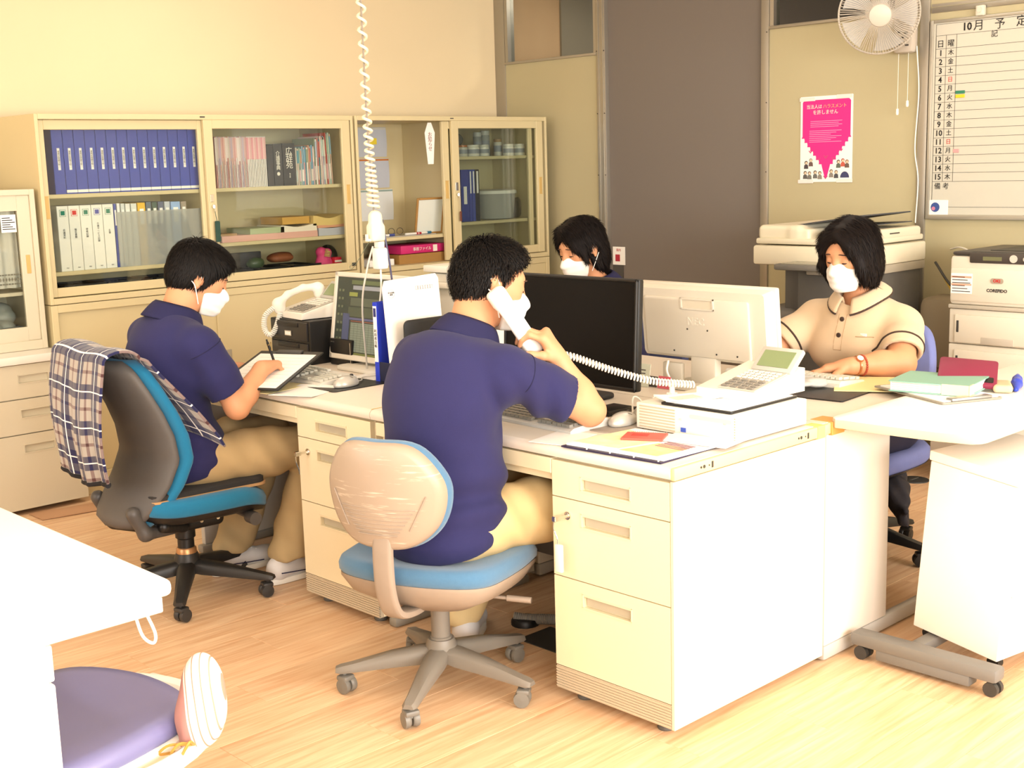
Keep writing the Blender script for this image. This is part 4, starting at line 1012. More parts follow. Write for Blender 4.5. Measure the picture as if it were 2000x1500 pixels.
mb = MB(); loft(mb, so, [(.98, .322), (1.015, .332), (1.02, .36), (.985, .378), (.9, .385), (.5, .383), (.2, .382)], seat_bend); mb.build('seat', M_teal, t, sharp=70)
# S-curved back: half width by height, depth by height
bz_ = np.array([.30, .33, .38, .44, .52, .60, .68, .76, .82, .85]); bx_ = np.array([-.235, -.225, -.19, -.15, -.115, -.125, -.155, -.195, -.225, -.238]); bw_ = np.array([.13, .17, .2, .215, .22, .218, .21, .2, .18, .13])
def yb(u, v, off, k=1.0):
    z = .30+.55*v; x = float(np.interp(z, bz_, bx_)); w_ = float(np.interp(z, bz_, bw_))*k; y = (2*u-1)*w_
    return (x+.05*(abs(2*u-1))**2.2+off, y, z)
def slab(name, o0, o1, k, m, r=.02):
    mb = MB(); nu, nv = 25, 30
    def f(u, v):     # closed cross-section in u: front then back
        a = u*2*PI; s_ = math.copysign(abs(math.cos(a))**.35, math.cos(a)); d_ = math.copysign(abs(math.sin(a))**.6, math.sin(a))
        vv = min(max(v, .0), 1.)
        p = yb((s_+1)/2, vv, (o0+o1)/2+(o1-o0)/2*d_*(1 if 0 < v < 1 else .2), k); return p
    mb.grid(f, 40, nv, cu=True)
    n = len(mb.v)
    mb.f.append(tuple(i*nv for i in range(39, -1, -1))); mb.f.append(tuple(i*nv+nv-1 for i in range(40)))
    return mb.build(name, m, t, sharp=60)
slab('back_shell', -.055, -.012, .97, M_cshell)
slab('backrest', -.014, .032, 1.02, M_teal)
for sy in (-1, 1):
    SDF().cone((-.235, sy*.15, .36), (-.20, sy*.15, .285), .024, .02).cone((-.20, sy*.15, .285), (-.08, sy*.1, .27), .02, .018).build('back_bracket', mat('dark_bracket', '#4a4643', .45), t, .006)
MB().cyl((.15, -.19, .285), (.15, -.235, .285), .022, n=18).cyl((.15, -.1, .285), (.15, -.2, .285), .01).build('tension_knob', mat('dark_bracket', '#4a4643', .45), t)
for xx in (.02, .08): MB().cyl((xx, -.09, .275), (xx, -.096, .275), .006, n=12).build('bolt', M_chrome, t)
for sy in (1,):
    SDF().chain([(.0, sy*.25, .3), (.03, sy*.27, .42), (.05, sy*.27, .545)], [.018, .018, .02]).box((.05, sy*.27, .565), (.13, .035, .014), .012).build('armrest', M_dark, t, .006)
# thin seat cushion
cu = thing('seat_cushion', 'thin dark seat pad with tan underside on the teal chair', 'cushion', (cY[0], cY[1], .385), math.radians(-5))
mb = MB(); loft(mb, rpoly(-.19, .22, -.2, .2, .04), [(.97, .008), (1.0, .012), (1.0, .026), (.96, .032), (.5, .031)], lambda x, y, z: (x, y, z+.0)); mb.build('pad', mat('charcoal_pad', '#2e2c2b', .95), cu)
mb = MB(); loft(mb, rpoly(-.192, .225, -.204, .204, .04), [(.97, .001), (1.0, .003), (1.0, .010), (.97, .012)]); mb.build('underside', mat('tan_pad', '#b48d62', .9), cu)

# --- blanket over the chair back
def plaid():
    m = bpy.data.materials.new('navy_grey_plaid'); m.use_nodes = True; nt = m.node_tree; b = nt.nodes['Principled BSDF']
    uv = nt.nodes.new('ShaderNodeUVMap'); uv.uv_map = 'UVMap'; sp = nt.nodes.new('ShaderNodeSeparateXYZ'); nt.links.new(uv.outputs[0], sp.inputs[0])
    def math_(op, a, b_=None, c=None):
        n = nt.nodes.new('ShaderNodeMath'); n.operation = op
        for i, q in enumerate((a, b_, c)):
            if q is None: continue
            if isinstance(q, (int, float)): n.inputs[i].default_value = q
            else: nt.links.new(q, n.inputs[i])
        return n.outputs[0]
    def band(x, c, w): return math_('LESS_THAN', math_('ABSOLUTE', math_('SUBTRACT', math_('FRACT', x), c)), w)
    def mix(f, a, bcol):
        n = nt.nodes.new('ShaderNodeMix'); n.data_type = 'RGBA'; nt.links.new(f, n.inputs[0])
        if isinstance(a, tuple): n.inputs[6].default_value = a
        else: nt.links.new(a, n.inputs[6])
        n.inputs[7].default_value = bcol; return n.outputs[2]
    X_, Y_ = sp.outputs[0], sp.outputs[1]
    base = (*lin('#a59e95'), 1); navy_half = (*lin('#4a4858'), 1); navy = (*lin('#191a45'), 1); brown_half = (*lin('#7d6a66'), 1); brown = (*lin('#4a2c2c'), 1); white = (*lin('#efebe6'), 1)
    bx1, by1 = band(X_, .25, .2), band(Y_, .25, .2); bx2, by2 = band(X_, .72, .045), band(Y_, .72, .045)
    c = mix(math_('MAXIMUM', bx2, by2), base, brown_half); c = mix(math_('MAXIMUM', bx1, by1), c, navy_half)
    c = mix(math_('MULTIPLY', math_('MAXIMUM', bx2, bx1), math_('MAXIMUM', by2, by1)), c, navy); c = mix(math_('MULTIPLY', bx2, by2), c, brown)
    c = mix(math_('MAXIMUM', band(X_, .25, .018), band(Y_, .25, .018)), c, white)
    nt.links.new(c, b.inputs['Base Color']); b.inputs['Roughness'].default_value = .95; b.inputs['Sheen Weight'].default_value = .2
    return m
M_plaid = plaid()
def drape(name, fn, nu, nv, th, su, sv, m, parent, sharp=None):
    mb = MB(); mb.sheet(fn, nu, nv, th); me = mb.mesh(name, sharp)
    uvl = me.uv_layers.new(name='UVMap'); n = nu*nv
    co = [((i//nv)/(nu-1)*su, (i % nv)/(nv-1)*sv) for i in range(n)]*2
    for lp in me.loops: uvl.data[lp.index].uv = co[lp.vertex_index]
    return link(name, me, m, parent)
bl = thing('blanket', 'navy and grey plaid fleece blanket draped over the teal chair back', 'blanket', (cY[0], cY[1], 0), math.radians(-5))
def blanket(u, v):
    # u across the chair (y from + to -), v: 0 front hem -> over the top -> 1 back hem
    y = .235-.448*u; s_ = v*.82; top = .872+.004*math.sin(u*9); fold = .010*math.sin(u*15+1.5)+.006*math.sin(u*34)
    if s_ < .32:
        q = (.32-s_)/.32; z = top-.012-.30*q*(.35+.65*u); x = float(np.interp(z, bz_, bx_))+.062+.012*math.sin(u*9)*q; x = max(x, -.195)+.03*q*u+.05*q*max(0, u-.8)/.2; y = y-.012*q-.075*q*u**5
    elif s_ < .41:
        a = (s_-.32)/.09*PI; x = -.245+.058*math.cos(a)-.01; z = top-.012+.03*math.sin(a)
    else:
        q = (s_-.41)/.41; x = -.313-.02*math.sin(PI*q)-.012*q+fold*q; z = top-.012-.375*q - .02*math.sin(u*3.1)*q
        y += .012*math.sin(q*5)*(.5-u) - .05*q*(1-u)*.0
    return (x, y, z)
b1 = drape('cloth', blanket, 60, 80, .008, 3.7, 6.8, M_plaid, bl)
def blanket2(u, v):
    q = v; y = .262-.15*u; x = -.30+.02*u-.016*math.sin(PI*u)+.03*(1-u)*q+.008*math.sin(u*12+q*3); z = .855-.32*q-.012*u+.02*math.sin(u*3)*q
    if u < .15: x += .03*(1-u/.15)
    return (x, y, z)
drape('fold', blanket2, 26, 40, .007, 1.3, 2.4, M_plaid, bl)
hm = MB(); hm.tube([Vector(blanket(u, 1.0))+Vector((0, 0, -.005)) for u in np.linspace(0, 1, 30)], .0085, 8); hm.tube([Vector(blanket2(0.0, v)) for v in np.linspace(0, 1, 20)], .006, 8)
hm.tube([Vector(blanket2(u, 1.0)) for u in np.linspace(0, 1, 14)], .007, 8)
hm.build('binding', mat('black_binding', '#1a191c', .9), bl)

# --- near-left chair: blue vinyl seat in a white plastic shell, pushed under the near desk
ncx, ncy = -1.36, .42
t = thing('office_chair', 'white shelled chair with blue grey vinyl seat pushed under the near desk', 'chair', (ncx, ncy, 0), PI+.25)
castor_base(t, 0, 0, .26, 30, M_white, M_lgrey, .12)
MB().lathe([(0, .12), (.027, .12), (.027, .3), (0, .3)], 20).build('gas_column', M_lgrey, t)
mb = MB(); loft(mb, [(p[0]*1.0, p[1]*.95) for p in seat_out], [(.5, .30), (.9, .31), (1.02, .33), (1.03, .345), (1.0, .35)], seat_bend); mb.build('seat_shell', M_white, t, sharp=60)
mb = MB(); loft(mb, [(p[0]*.98, p[1]*.93) for p in seat_out], [(.98, .347), (1.015, .356), (1.01, .375), (.96, .388), (.85, .392), (.5, .388), (.2, .386)], seat_bend); mb.build('seat', mat('slate_blue_vinyl', '#74739c', .35, var=.03), t, sharp=70)
rim = MB(); ring = []
for a in np.linspace(-2.2, 2.2, 30): ring.append((-.02-.28*math.cos(a), .27*math.sin(a), .345))
rim.tube(ring, .017, 10); rim.build('back_rim', M_white, t)
MB().box(-.33, -.2, -.1, .1, .33, .348, .006).build('rear_bridge', M_white, t)
# striped drawstring pouch leaning there
bg = thing('drawstring_pouch', 'pink and white striped drawstring pouch resting behind the blue vinyl seat', 'pouch', (-1.175, .205, .352))
def pouch_mat():
    m = bpy.data.materials.new('pink_cream_stripe_cotton'); m.use_nodes = True; nt = m.node_tree; b = nt.nodes['Principled BSDF']
    tc = nt.nodes.new('ShaderNodeTexCoord'); sp = nt.nodes.new('ShaderNodeSeparateXYZ'); nt.links.new(tc.outputs['Object'], sp.inputs[0])
    wv = nt.nodes.new('ShaderNodeMath'); wv.operation = 'MULTIPLY'; wv.inputs[1].default_value = 62; ro_ = nt.nodes.new('ShaderNodeVectorMath'); ro_.operation = 'DOT_PRODUCT'; ro_.inputs[1].default_value = (.72, -.69, .12); nt.links.new(tc.outputs['Object'], ro_.inputs[0]); nt.links.new(ro_.outputs['Value'], wv.inputs[0])
    fr = nt.nodes.new('ShaderNodeMath'); fr.operation = 'FRACT'; nt.links.new(wv.outputs[0], fr.inputs[0])
    lt = nt.nodes.new('ShaderNodeMath'); lt.operation = 'LESS_THAN'; lt.inputs[1].default_value = .16; nt.links.new(fr.outputs[0], lt.inputs[0])
    mx = nt.nodes.new('ShaderNodeMix'); mx.data_type = 'RGBA'; nt.links.new(lt.outputs[0], mx.inputs[0]); mx.inputs[6].default_value = (*lin('#ece2d6'), 1); mx.inputs[7].default_value = (*lin('#b98a78'), 1)
    st = nt.nodes.new('ShaderNodeMath'); st.operation = 'LESS_THAN'; st.inputs[1].default_value = -.004; nt.links.new(ro_.outputs['Value'], st.inputs[0])
    m2 = nt.nodes.new('ShaderNodeMix'); m2.data_type = 'RGBA'; nt.links.new(st.outputs[0], m2.inputs[0]); nt.links.new(mx.outputs[2], m2.inputs[6]); m2.inputs[7].default_value = (*lin('#b5837c'), 1)
    nt.links.new(m2.outputs[2], b.inputs['Base Color']); b.inputs['Roughness'].default_value = .9; return m
s = SDF().ell((.010, -.006, .092), (.042, .045, .084), k=.02).ell((.0, 0, .045), (.042, .045, .05), k=.03).cone((0, .0, .02), (-.02, .0, .0), .03, .022, .02)
s.fn = lambda P: .0025*np.sin(P[:, 1]*160+P[:, 2]*20)*np.clip((.09-P[:, 2])*12, 0, 1)
s.build('cloth', pouch_mat(), bg, .004)
st_ = MB().tube([Vector((.047*math.sin(a)*.9, .062*math.cos(a), .09+.086*math.sin(a*.0)))*1 for a in (0, .01)], .002)
dr_ = MB()
for k_ in range(3): dr_.tube(spline([(-.03, -.03, .012), (-.05-.01*k_, -.05+.02*k_, .03-.006*k_), (-.06-.012*k_, -.035+.02*k_, .0), (-.045, -.02+.01*k_, -.006)], 6), .0028, 6)
dr_.build('drawstring', mat('gold_cord', '#b58a3e', .5), bg)

# --- the two women's chairs
def simple_chair(label, x, y, rz, m, tall=.46):
    t = thing('office_chair', label, 'chair', (x, y, 0), rz)
    castor_base(t, 0, 0, .28, 20, M_black, M_black, .12)
    MB().lathe([(0, .12), (.027, .12), (.027, .32), (0, .32)], 18).build('gas_column', M_black, t)
    mb = MB(); loft(mb, seat_out, [(.5, .31), (.9, .32), (1.0, .335)], seat_bend); mb.build('seat_shell', M_dark, t)
    mb = MB(); loft(mb, seat_out, [(.98, .333), (1.02, .345), (1.02, .375), (.97, .392), (.85, .398), (.4, .395)], seat_bend); mb.build('seat', m, t, sharp=70)
    bo = fillpoly([(0, .24), (.13, .23), (.19, .15), (.21, .0), (.2, -.15), (.12, -.2), (-.12, -.2), (-.2, -.15), (-.21, 0), (-.19, .15), (-.13, .23)], 5)
    fn = lambda a, b, z: (-.25-z-.03*(b/.2)+.07*(a/.2)**2, a, .66+tall-.46+b*.85)
    mb = MB(); loft(mb, bo, [(.97, -.028), (1.0, -.02), (1.02, .0), (1.0, .02), (.95, .028), (.5, .03)], fn); bk = mb.build('backrest', m, t, sharp=70)
    rb = MB()
    for q in range(16): rb.tube([fn((2*u-1)*.17, -.16+q*.022, .031) for u in np.linspace(0, 1, 10)], .003, 5)
    rb.build('rib', m, bk)
    MB().box(-.3, -.26, -.03, .03, .3, .5, .01).box(-.28, .0, -.03, .03, .30, .318, .005).build('back_bar', M_dark, t)
    return t
M_per = mat('periwinkle_mesh', '#6f79b0', .85, var=.05, vscale=60, bump=.4, bscale=600)
simple_chair('periwinkle blue swivel chair behind the woman in beige', 1.64, .50, PI, M_per, .41)
simple_chair('dark blue swivel chair of the far woman', 1.86, 1.78, PI, mat('dusk_blue_mesh', '#4d5680', .9), .36)
# ------------------------------------------------------------------ people
def skin_mat(name, a, b_):
    m = mat(name, a, .5, spec=.35, col2=b_, vscale=9)
    b = m.node_tree.nodes['Principled BSDF']; b.inputs['Subsurface Weight'].default_value = .06; b.inputs['Subsurface Radius'].default_value = (.012, .005, .003); b.inputs['Subsurface Scale'].default_value = .5
    return m
M_skin = skin_mat('warm_skin', '#c78a64', '#d39c76')
M_navy = mat('navy_pique_knit', '#212150', .9, var=.05, vscale=30, bump=.35, bscale=1200, sheen=.05)
M_navy2 = mat('navy_knit_collar', '#1c1c44', .9, var=.04, vscale=40, bump=.3, bscale=1200)
M_khaki = mat('khaki_cotton', '#b39a70', .9, var=.05, vscale=18, bump=.2, bscale=900)
M_khaki2 = mat('pale_khaki_cotton', '#d2b785', .9, var=.05, vscale=18, bump=.2, bscale=900)
M_hair = mat('black_hair', '#0f0c0b', .55, spec=.2, var=.3, vscale=30)
M_hair2 = mat('dark_brown_hair', '#130d0c', .6, spec=.18, var=.3, vscale=30)
M_mask = mat('white_mask_fabric', '#efece6', .85)
M_lash = mat('eyelash_dark', '#2a1713', .6)
M_shoe = mat('white_sneaker', '#d9d5d3', .5, var=.02)
M_beige = mat('beige_knit_shirt', '#cdb494', .9, var=.04, vscale=30, bump=.3, bscale=1200, sheen=.2)
M_piping = mat('brown_piping', '#3a2a22', .8)

class Head:
    def __init__(s, H, F, U, sc=1.):
        s.H = np.array(H, float); s.F = vn(F); U = np.array(U, float); s.L = vn(np.cross(U, s.F)); s.U = np.cross(s.F, s.L)
        s.R = np.stack([s.F, s.L, s.U], 1); s.sc = sc
    def w(s, x, y, z): return s.H+s.R@(np.array([x, y, z])*s.sc)
    def v(s, x, y, z): return s.R@np.array([x, y, z])
    def e(s, S_, c, r, k=.02, op=0): S_.ell(s.w(*c), np.array(r)*s.sc, s.R, k, op)
    def c(s, S_, a, b, ra, rb, k=.02, op=0): S_.cone(s.w(*a), s.w(*b), ra*s.sc, rb*s.sc, k, op)
    def h(s, S_, p, n, k=.004): S_.half(s.w(*p), s.v(*n), k)
    def loc(s, P): return ((P-s.H)@s.R)/s.sc

def add_head(S_, h, lips=False):
    h.e(S_, (-.012, 0, .030), (.096, .077, .091), .02)
    h.e(S_, (.030, 0, -.022), (.064, .063, .086), .04)
    h.c(S_, (.020, 0, -.075), (.062, 0, -.092), .042, .024, .035)
    h.e(S_, (.045, .036, -.02), (.038, .026, .032), .025); h.e(S_, (.045, -.036, -.02), (.038, .026, .032), .025)   # cheeks
    h.e(S_, (.070, 0, .026), (.026, .054, .016), .02)                                                                # brow
    for sy in (1, -1):
        h.e(S_, (.103, sy*.031, .002), (.013, .017, .011), .012, 1)      # socket
        h.e(S_, (.084, sy*.031, -.001), (.013, .016, .011), .006)        # closed / lowered lid
        h.e(S_, (-.006, sy*.079, -.008), (.017, .008, .030), .008)       # ear
        h.e(S_, (-.014, sy*.082, .006), (.012, .009, .019), .006)
        h.e(S_, (.001, sy*.087, -.004), (.008, .006, .015), .004, 1)
        h.e(S_, (-.002, sy*.080, -.036), (.008, .006, .009), .004)       # lobe
    h.c(S_, (.091, 0, .010), (.108, 0, -.026), .008, .012, .016)         # nose
    for sy in (1, -1): h.e(S_, (.098, sy*.011, -.029), (.010, .008, .008), .006)
    h.e(S_, (.083, 0, -.058), (.016, .024, .010), .012)                  # mouth

def face_marks(h, t, side=(1, -1), brow=True):
    for sy in side:
        mb = MB(Matrix.Translation(-t.location)); mb.tube([h.w(.0965-.010*abs(q)**2-.002, sy*(.031+.015*q), -.0065-.0025*(1-q*q)) for q in np.linspace(-1, 1, 9)], [.0010+.0020*(1-q*q) for q in np.linspace(-1, 1, 9)], 6); mb.build('eyelashes', M_lash, t)
        if brow: mb = MB(Matrix.Translation(-t.location)); mb.tube([h.w(.0985-.014*max(q, -.2)**2, sy*(.031+.020*q), .0225+.003*(1-q*q)-.002*q) for q in np.linspace(-1, 1, 9)], [.0008+.0016*(1-q*q) for q in np.linspace(-1, 1, 9)], 6); mb.build('eyebrow', mat('brow_hair', '#4a3228', .8), t)

def add_mask(h, t, drop=0., vox=.003):
    s = SDF()
    h.e(s, (.050, 0, -.052+drop), (.065, .069, .064), .02); h.c(s, (.085, 0, -.006+drop), (.116, 0, -.03+drop), .014, .018, .03); h.c(s, (.05, 0, -.09+drop), (.085, 0, -.085+drop), .04, .03, .03)
    h.h(s, (.09, 0, -.002+drop), (-.45, 0, 1)); h.h(s, (.022, 0, 0), (-1, 0, -.18)); h.h(s, (.06, 0, -.118+drop), (.15, 0, -1))
    def pleat(P):
        q = h.loc(P); return .0008*np.sin((q[:, 2]-drop)*230)*np.clip((q[:, 0]-.02)*14, 0, 1)
    s.fn = pleat; s.build('face_mask', M_mask, t, vox, tuple(t.location))
    for sy in (1, -1):
        for z0, z1 in ((-.022, .014), (-.085, -.036)):
            mb = MB(Matrix.Translation(-t.location)); mb.tube(spline([h.w(.026, sy*.066, z0+drop), h.w(.008, sy*.078, (z0+z1)/2+drop*.5), h.w(-.012, sy*.087, z1), h.w(-.028, sy*.084, z1-.008 if z1 > 0 else z1+.012)], 6), .0017, 6); mb.build('ear_loop', M_mask, t)

def add_hand(S_, wrist, F, N, T, curl, sc=1., spread=.0, thumb=None, k=.006):
    """F finger direction, N palm normal (where the palm faces), T towards the thumb; curl = [(a1,a2,a3)]*4"""
    F, N, T = vn(F), vn(N), vn(T); wrist = np.array(wrist, float)
    S_.cone(wrist, wrist+F*.03*sc, .023*sc, .024*sc, .02)
    for ty in (.026, .009, -.009, -.026):
        S_.cone(wrist+F*.022*sc+T*ty*.6*sc, wrist+F*.083*sc+T*ty*sc, .0165*sc, .0130*sc, .014)
    L = [(.042, .026, .021), (.047, .030, .022), (.043, .028, .021), (.034, .021, .019)]
    for i, ty in enumerate((.0275, .0092, -.0092, -.0265)):
        p = wrist+F*(.084-.006*abs(i-1))*sc+T*ty*sc; ang = 0; r = (.0092, .0095, .009, .008)[i]*sc
        for j in range(3):
            ang += curl[i][j]; d = F*math.cos(ang)+N*math.sin(ang)+T*spread*(1.5-i)*.12; d = vn(d)
            q = p+d*L[i][j]*sc; r2 = r*(.93 if j < 2 else .85); S_.cone(p, q, r, r2, k); p = q; r = r2
    th = thumb or [(.55, .75, .35), (.75, .45, .5), (.85, .25, .55)]
    p = wrist+F*.022*sc+T*.020*sc+N*.006*sc; r = .0135*sc
    for (a, b, c), ln in zip(th, (.042, .033, .027)):
        d = vn(F*a+T*b+N*c); q = p+d*ln*sc; S_.cone(p, q, r, r*.86, .01); p = q; r *= .86

def wob(P, f, ph=0.): return np.sin(P[:, 0]*f+ph+1.3*np.sin(P[:, 1]*f*.6))*np.sin(P[:, 2]*f*.8+ph*2+1.1*np.sin(P[:, 0]*f*.5))

def sleeve(c, a, b, f, r0, r1, ri, tiltv=(0, 0, 0), k=.035):
    q = SDF(); q.chain([a, a+(b-a)*.5, a+(b-a)*(f+.1)], [r0, (r0+r1)/2, r1], .02); sl = a+(b-a)*f
    q.half(sl, vn(b-a)+np.array(tiltv), .004); q.cone(sl-(b-a)*.10, sl+(b-a)*.3, ri, ri+.008, .004, 1); c.sub(q, k)

def seam_ring(c, a, d, f, t, B, r=.0014):
    sl = a+d*f; d = vn(d); o1 = vn(np.cross(d, [0, 0, 1])); o2 = np.cross(d, o1); ring = []
    for q in np.linspace(-2.4, 2.4, 40):
        dr = o2*math.cos(q)*-1+o1*math.sin(q)
        if dr[2] < -.4: continue
        rr = np.linspace(.03, .14, 110); P = (sl+dr*rr[:, None]).astype(np.float32); D = c.ev(P); i = int(np.argmax(D > 0))
        if i: ring.append(tuple(sl+dr*(rr[i]-.0002)-np.array(B)))
    if len(ring) > 4: MB().tube(ring, r, 5).build('sleeve_seam', mat('navy_seam', '#17173a', .9), t)

def build_hair(name, S_, m, t, loc, vox, dirfn, n, length, width, lift, seed=1, filt=None):
    """solid hair volume overlaid with strand blades that follow dirfn"""
    V, F = S_.mesh(vox)
    q = np.random.RandomState(seed); idx = q.choice(len(V), min(n, len(V)), replace=False)
    # normals from the field
    e = .004; P = V[idx].astype(np.float32)
    N = np.stack([S_.ev(P+np.eye(3, dtype=np.float32)[i]*e)-S_.ev(P-np.eye(3, dtype=np.float32)[i]*e) for i in range(3)], 1); N /= np.linalg.norm(N, axis=1)[:, None]+1e-9
    D = dirfn(P.astype(float), N); D = D-N*(D*N).sum(1)[:, None]*.9; D /= np.linalg.norm(D, axis=1)[:, None]+1e-9
    vs = [V]; fs = [tuple(f) for f in F]; base = len(V)
    Sd = np.cross(D, N)
    for i in range(len(idx)):
        if filt is not None and not filt(P[i]): continue
        Ln = length*(.6+.8*q.rand()); w_ = width*(.6+.8*q.rand()); lf = lift*(.3+1.2*q.rand()); jit = (q.rand(3)-.5)*.22
        d = D[i]+jit; d /= np.linalg.norm(d); p0 = P[i]-N[i]*.002; p1 = P[i]+d*Ln*.5+N[i]*lf*.8; p2 = P[i]+d*Ln+N[i]*lf*.6
        vs.append(np.array([p0-Sd[i]*w_/2, p0+Sd[i]*w_/2, p1-Sd[i]*w_*.45, p1+Sd[i]*w_*.45, p2, p1+N[i]*w_*.3]))
        b = base; fs += [(b, b+1, b+3, b+5), (b, b+5, b+2), (b+2, b+5, b+4), (b+5, b+3, b+4)]; base += 6
    V = np.concatenate(vs)-np.array(loc)
    me = bpy.data.meshes.new(name); me.from_pydata(V.tolist(), [], fs); me.polygons.foreach_set('use_smooth', [True]*len(me.polygons)); me.update()
    return link(name, me, m, t)

def whorl(h, fwd=.6, part=0.):
    c = h.w(-.045, part, .12)
    def fn(P, N):
        d = P-c; q = h.loc(P)
        out = d/np.maximum(np.linalg.norm(d, axis=1)[:, None], 1e-6)
        dn = np.tile(-h.U, (len(P), 1)); top = np.clip((q[:, 2]-.02)*12, 0, 1)[:, None]
        return out*top*1.0+h.F*fwd*top+dn*(1-top)*1.2
    return fn

def collar_mesh(name, neck, up, fwd, r0, r1, hgt, drop, m, t, loc, gap=.5, th=.006, asym=1.15, lift=0.):
    """folded shirt collar round the neck: standing band folded outward, open at the front"""
    up, fwd = vn(up), vn(fwd); left = np.cross(up, fwd); neck = np.array(neck, float)
    def f(u, v):
        a = gap+(2*PI-2*gap)*u; ca, sa = math.cos(a), math.sin(a)
        fr = max(0, ca)**2
        if v < .5: q = v/.5; r = r0+(.004)*q; z = hgt*q-hgt*.45
        else: q = (v-.5)/.5; r = r0+.004+(r1-r0)*q; z = hgt*.55-drop*q*(1+.35*fr)+.004*math.sin(PI*q)
        p = neck+(fwd*ca*asym+left*sa)*r+up*(z-.018*fr+lift*(1-fr))
        return tuple(p-np.array(loc))
    mb = MB(); mb.sheet(f, 48, 13, th); return mb.build(name, m, t, sharp=None)

def shoe(t, ankle, F, m, loc, sole=None, stripe=None):
    F = vn(F); U = np.array([0, 0, 1.]); L = np.cross(U, F); a = np.array(ankle, float); g = np.array([a[0], a[1], 0.])
    R = np.stack([F, L, U], 1); w = lambda x, y, z: g+R@np.array([x, y, z])
    s = SDF(); s.cone(w(-.045, 0, .045), w(.06, 0, .045), .036, .036, .02).ell(w(.125, 0, .036), (.06, .043, .034), R, .03).ell(w(-.05, 0, .05), (.035, .034, .045), R, .02).cone(w(-.02, 0, .06), w(.02, 0, .085), .036, .032, .02)
    s.cone(w(-.01, 0, .12), w(-.01, 0, .07), .03, .03, .01, 1); s.half(w(0, 0, .012), (0, 0, -1), .004)
    so = s.build('shoe', m, t, .004, loc)
    o = []
    for q in np.linspace(0, 2*PI, 40, endpoint=False):
        x = .045+.137*math.cos(q); wd = .038+.008*math.exp(-((x-.11)/.06)**2); o.append((x, wd*math.copysign(abs(math.sin(q))**.7, math.sin(q))))
    M4 = Matrix(((F[0], L[0], 0, g[0]-loc[0]), (F[1], L[1], 0, g[1]-loc[1]), (0, 0, 1, -loc[2]), (0, 0, 0, 1)))
    MB(M4).prism(o, .001, .022, bev=.004).build('sole', sole or M_white, so)
    ln = MB(M4)
    for q in range(4): ln.tube([(.045+.018*q, y, .087-.008*q-.25*y*y*20*.02) for y in np.linspace(-.022, .022, 6)], .0025, 6)
    ln.build('laces', M_white, so)
    if stripe: MB(M4).tube([(-.06+.16*u, -.041-.004*math.sin(PI*u), .045-.016*u) for u in np.linspace(0, 1, 10)], .002, 6).build('stripe', stripe, so)
    return so

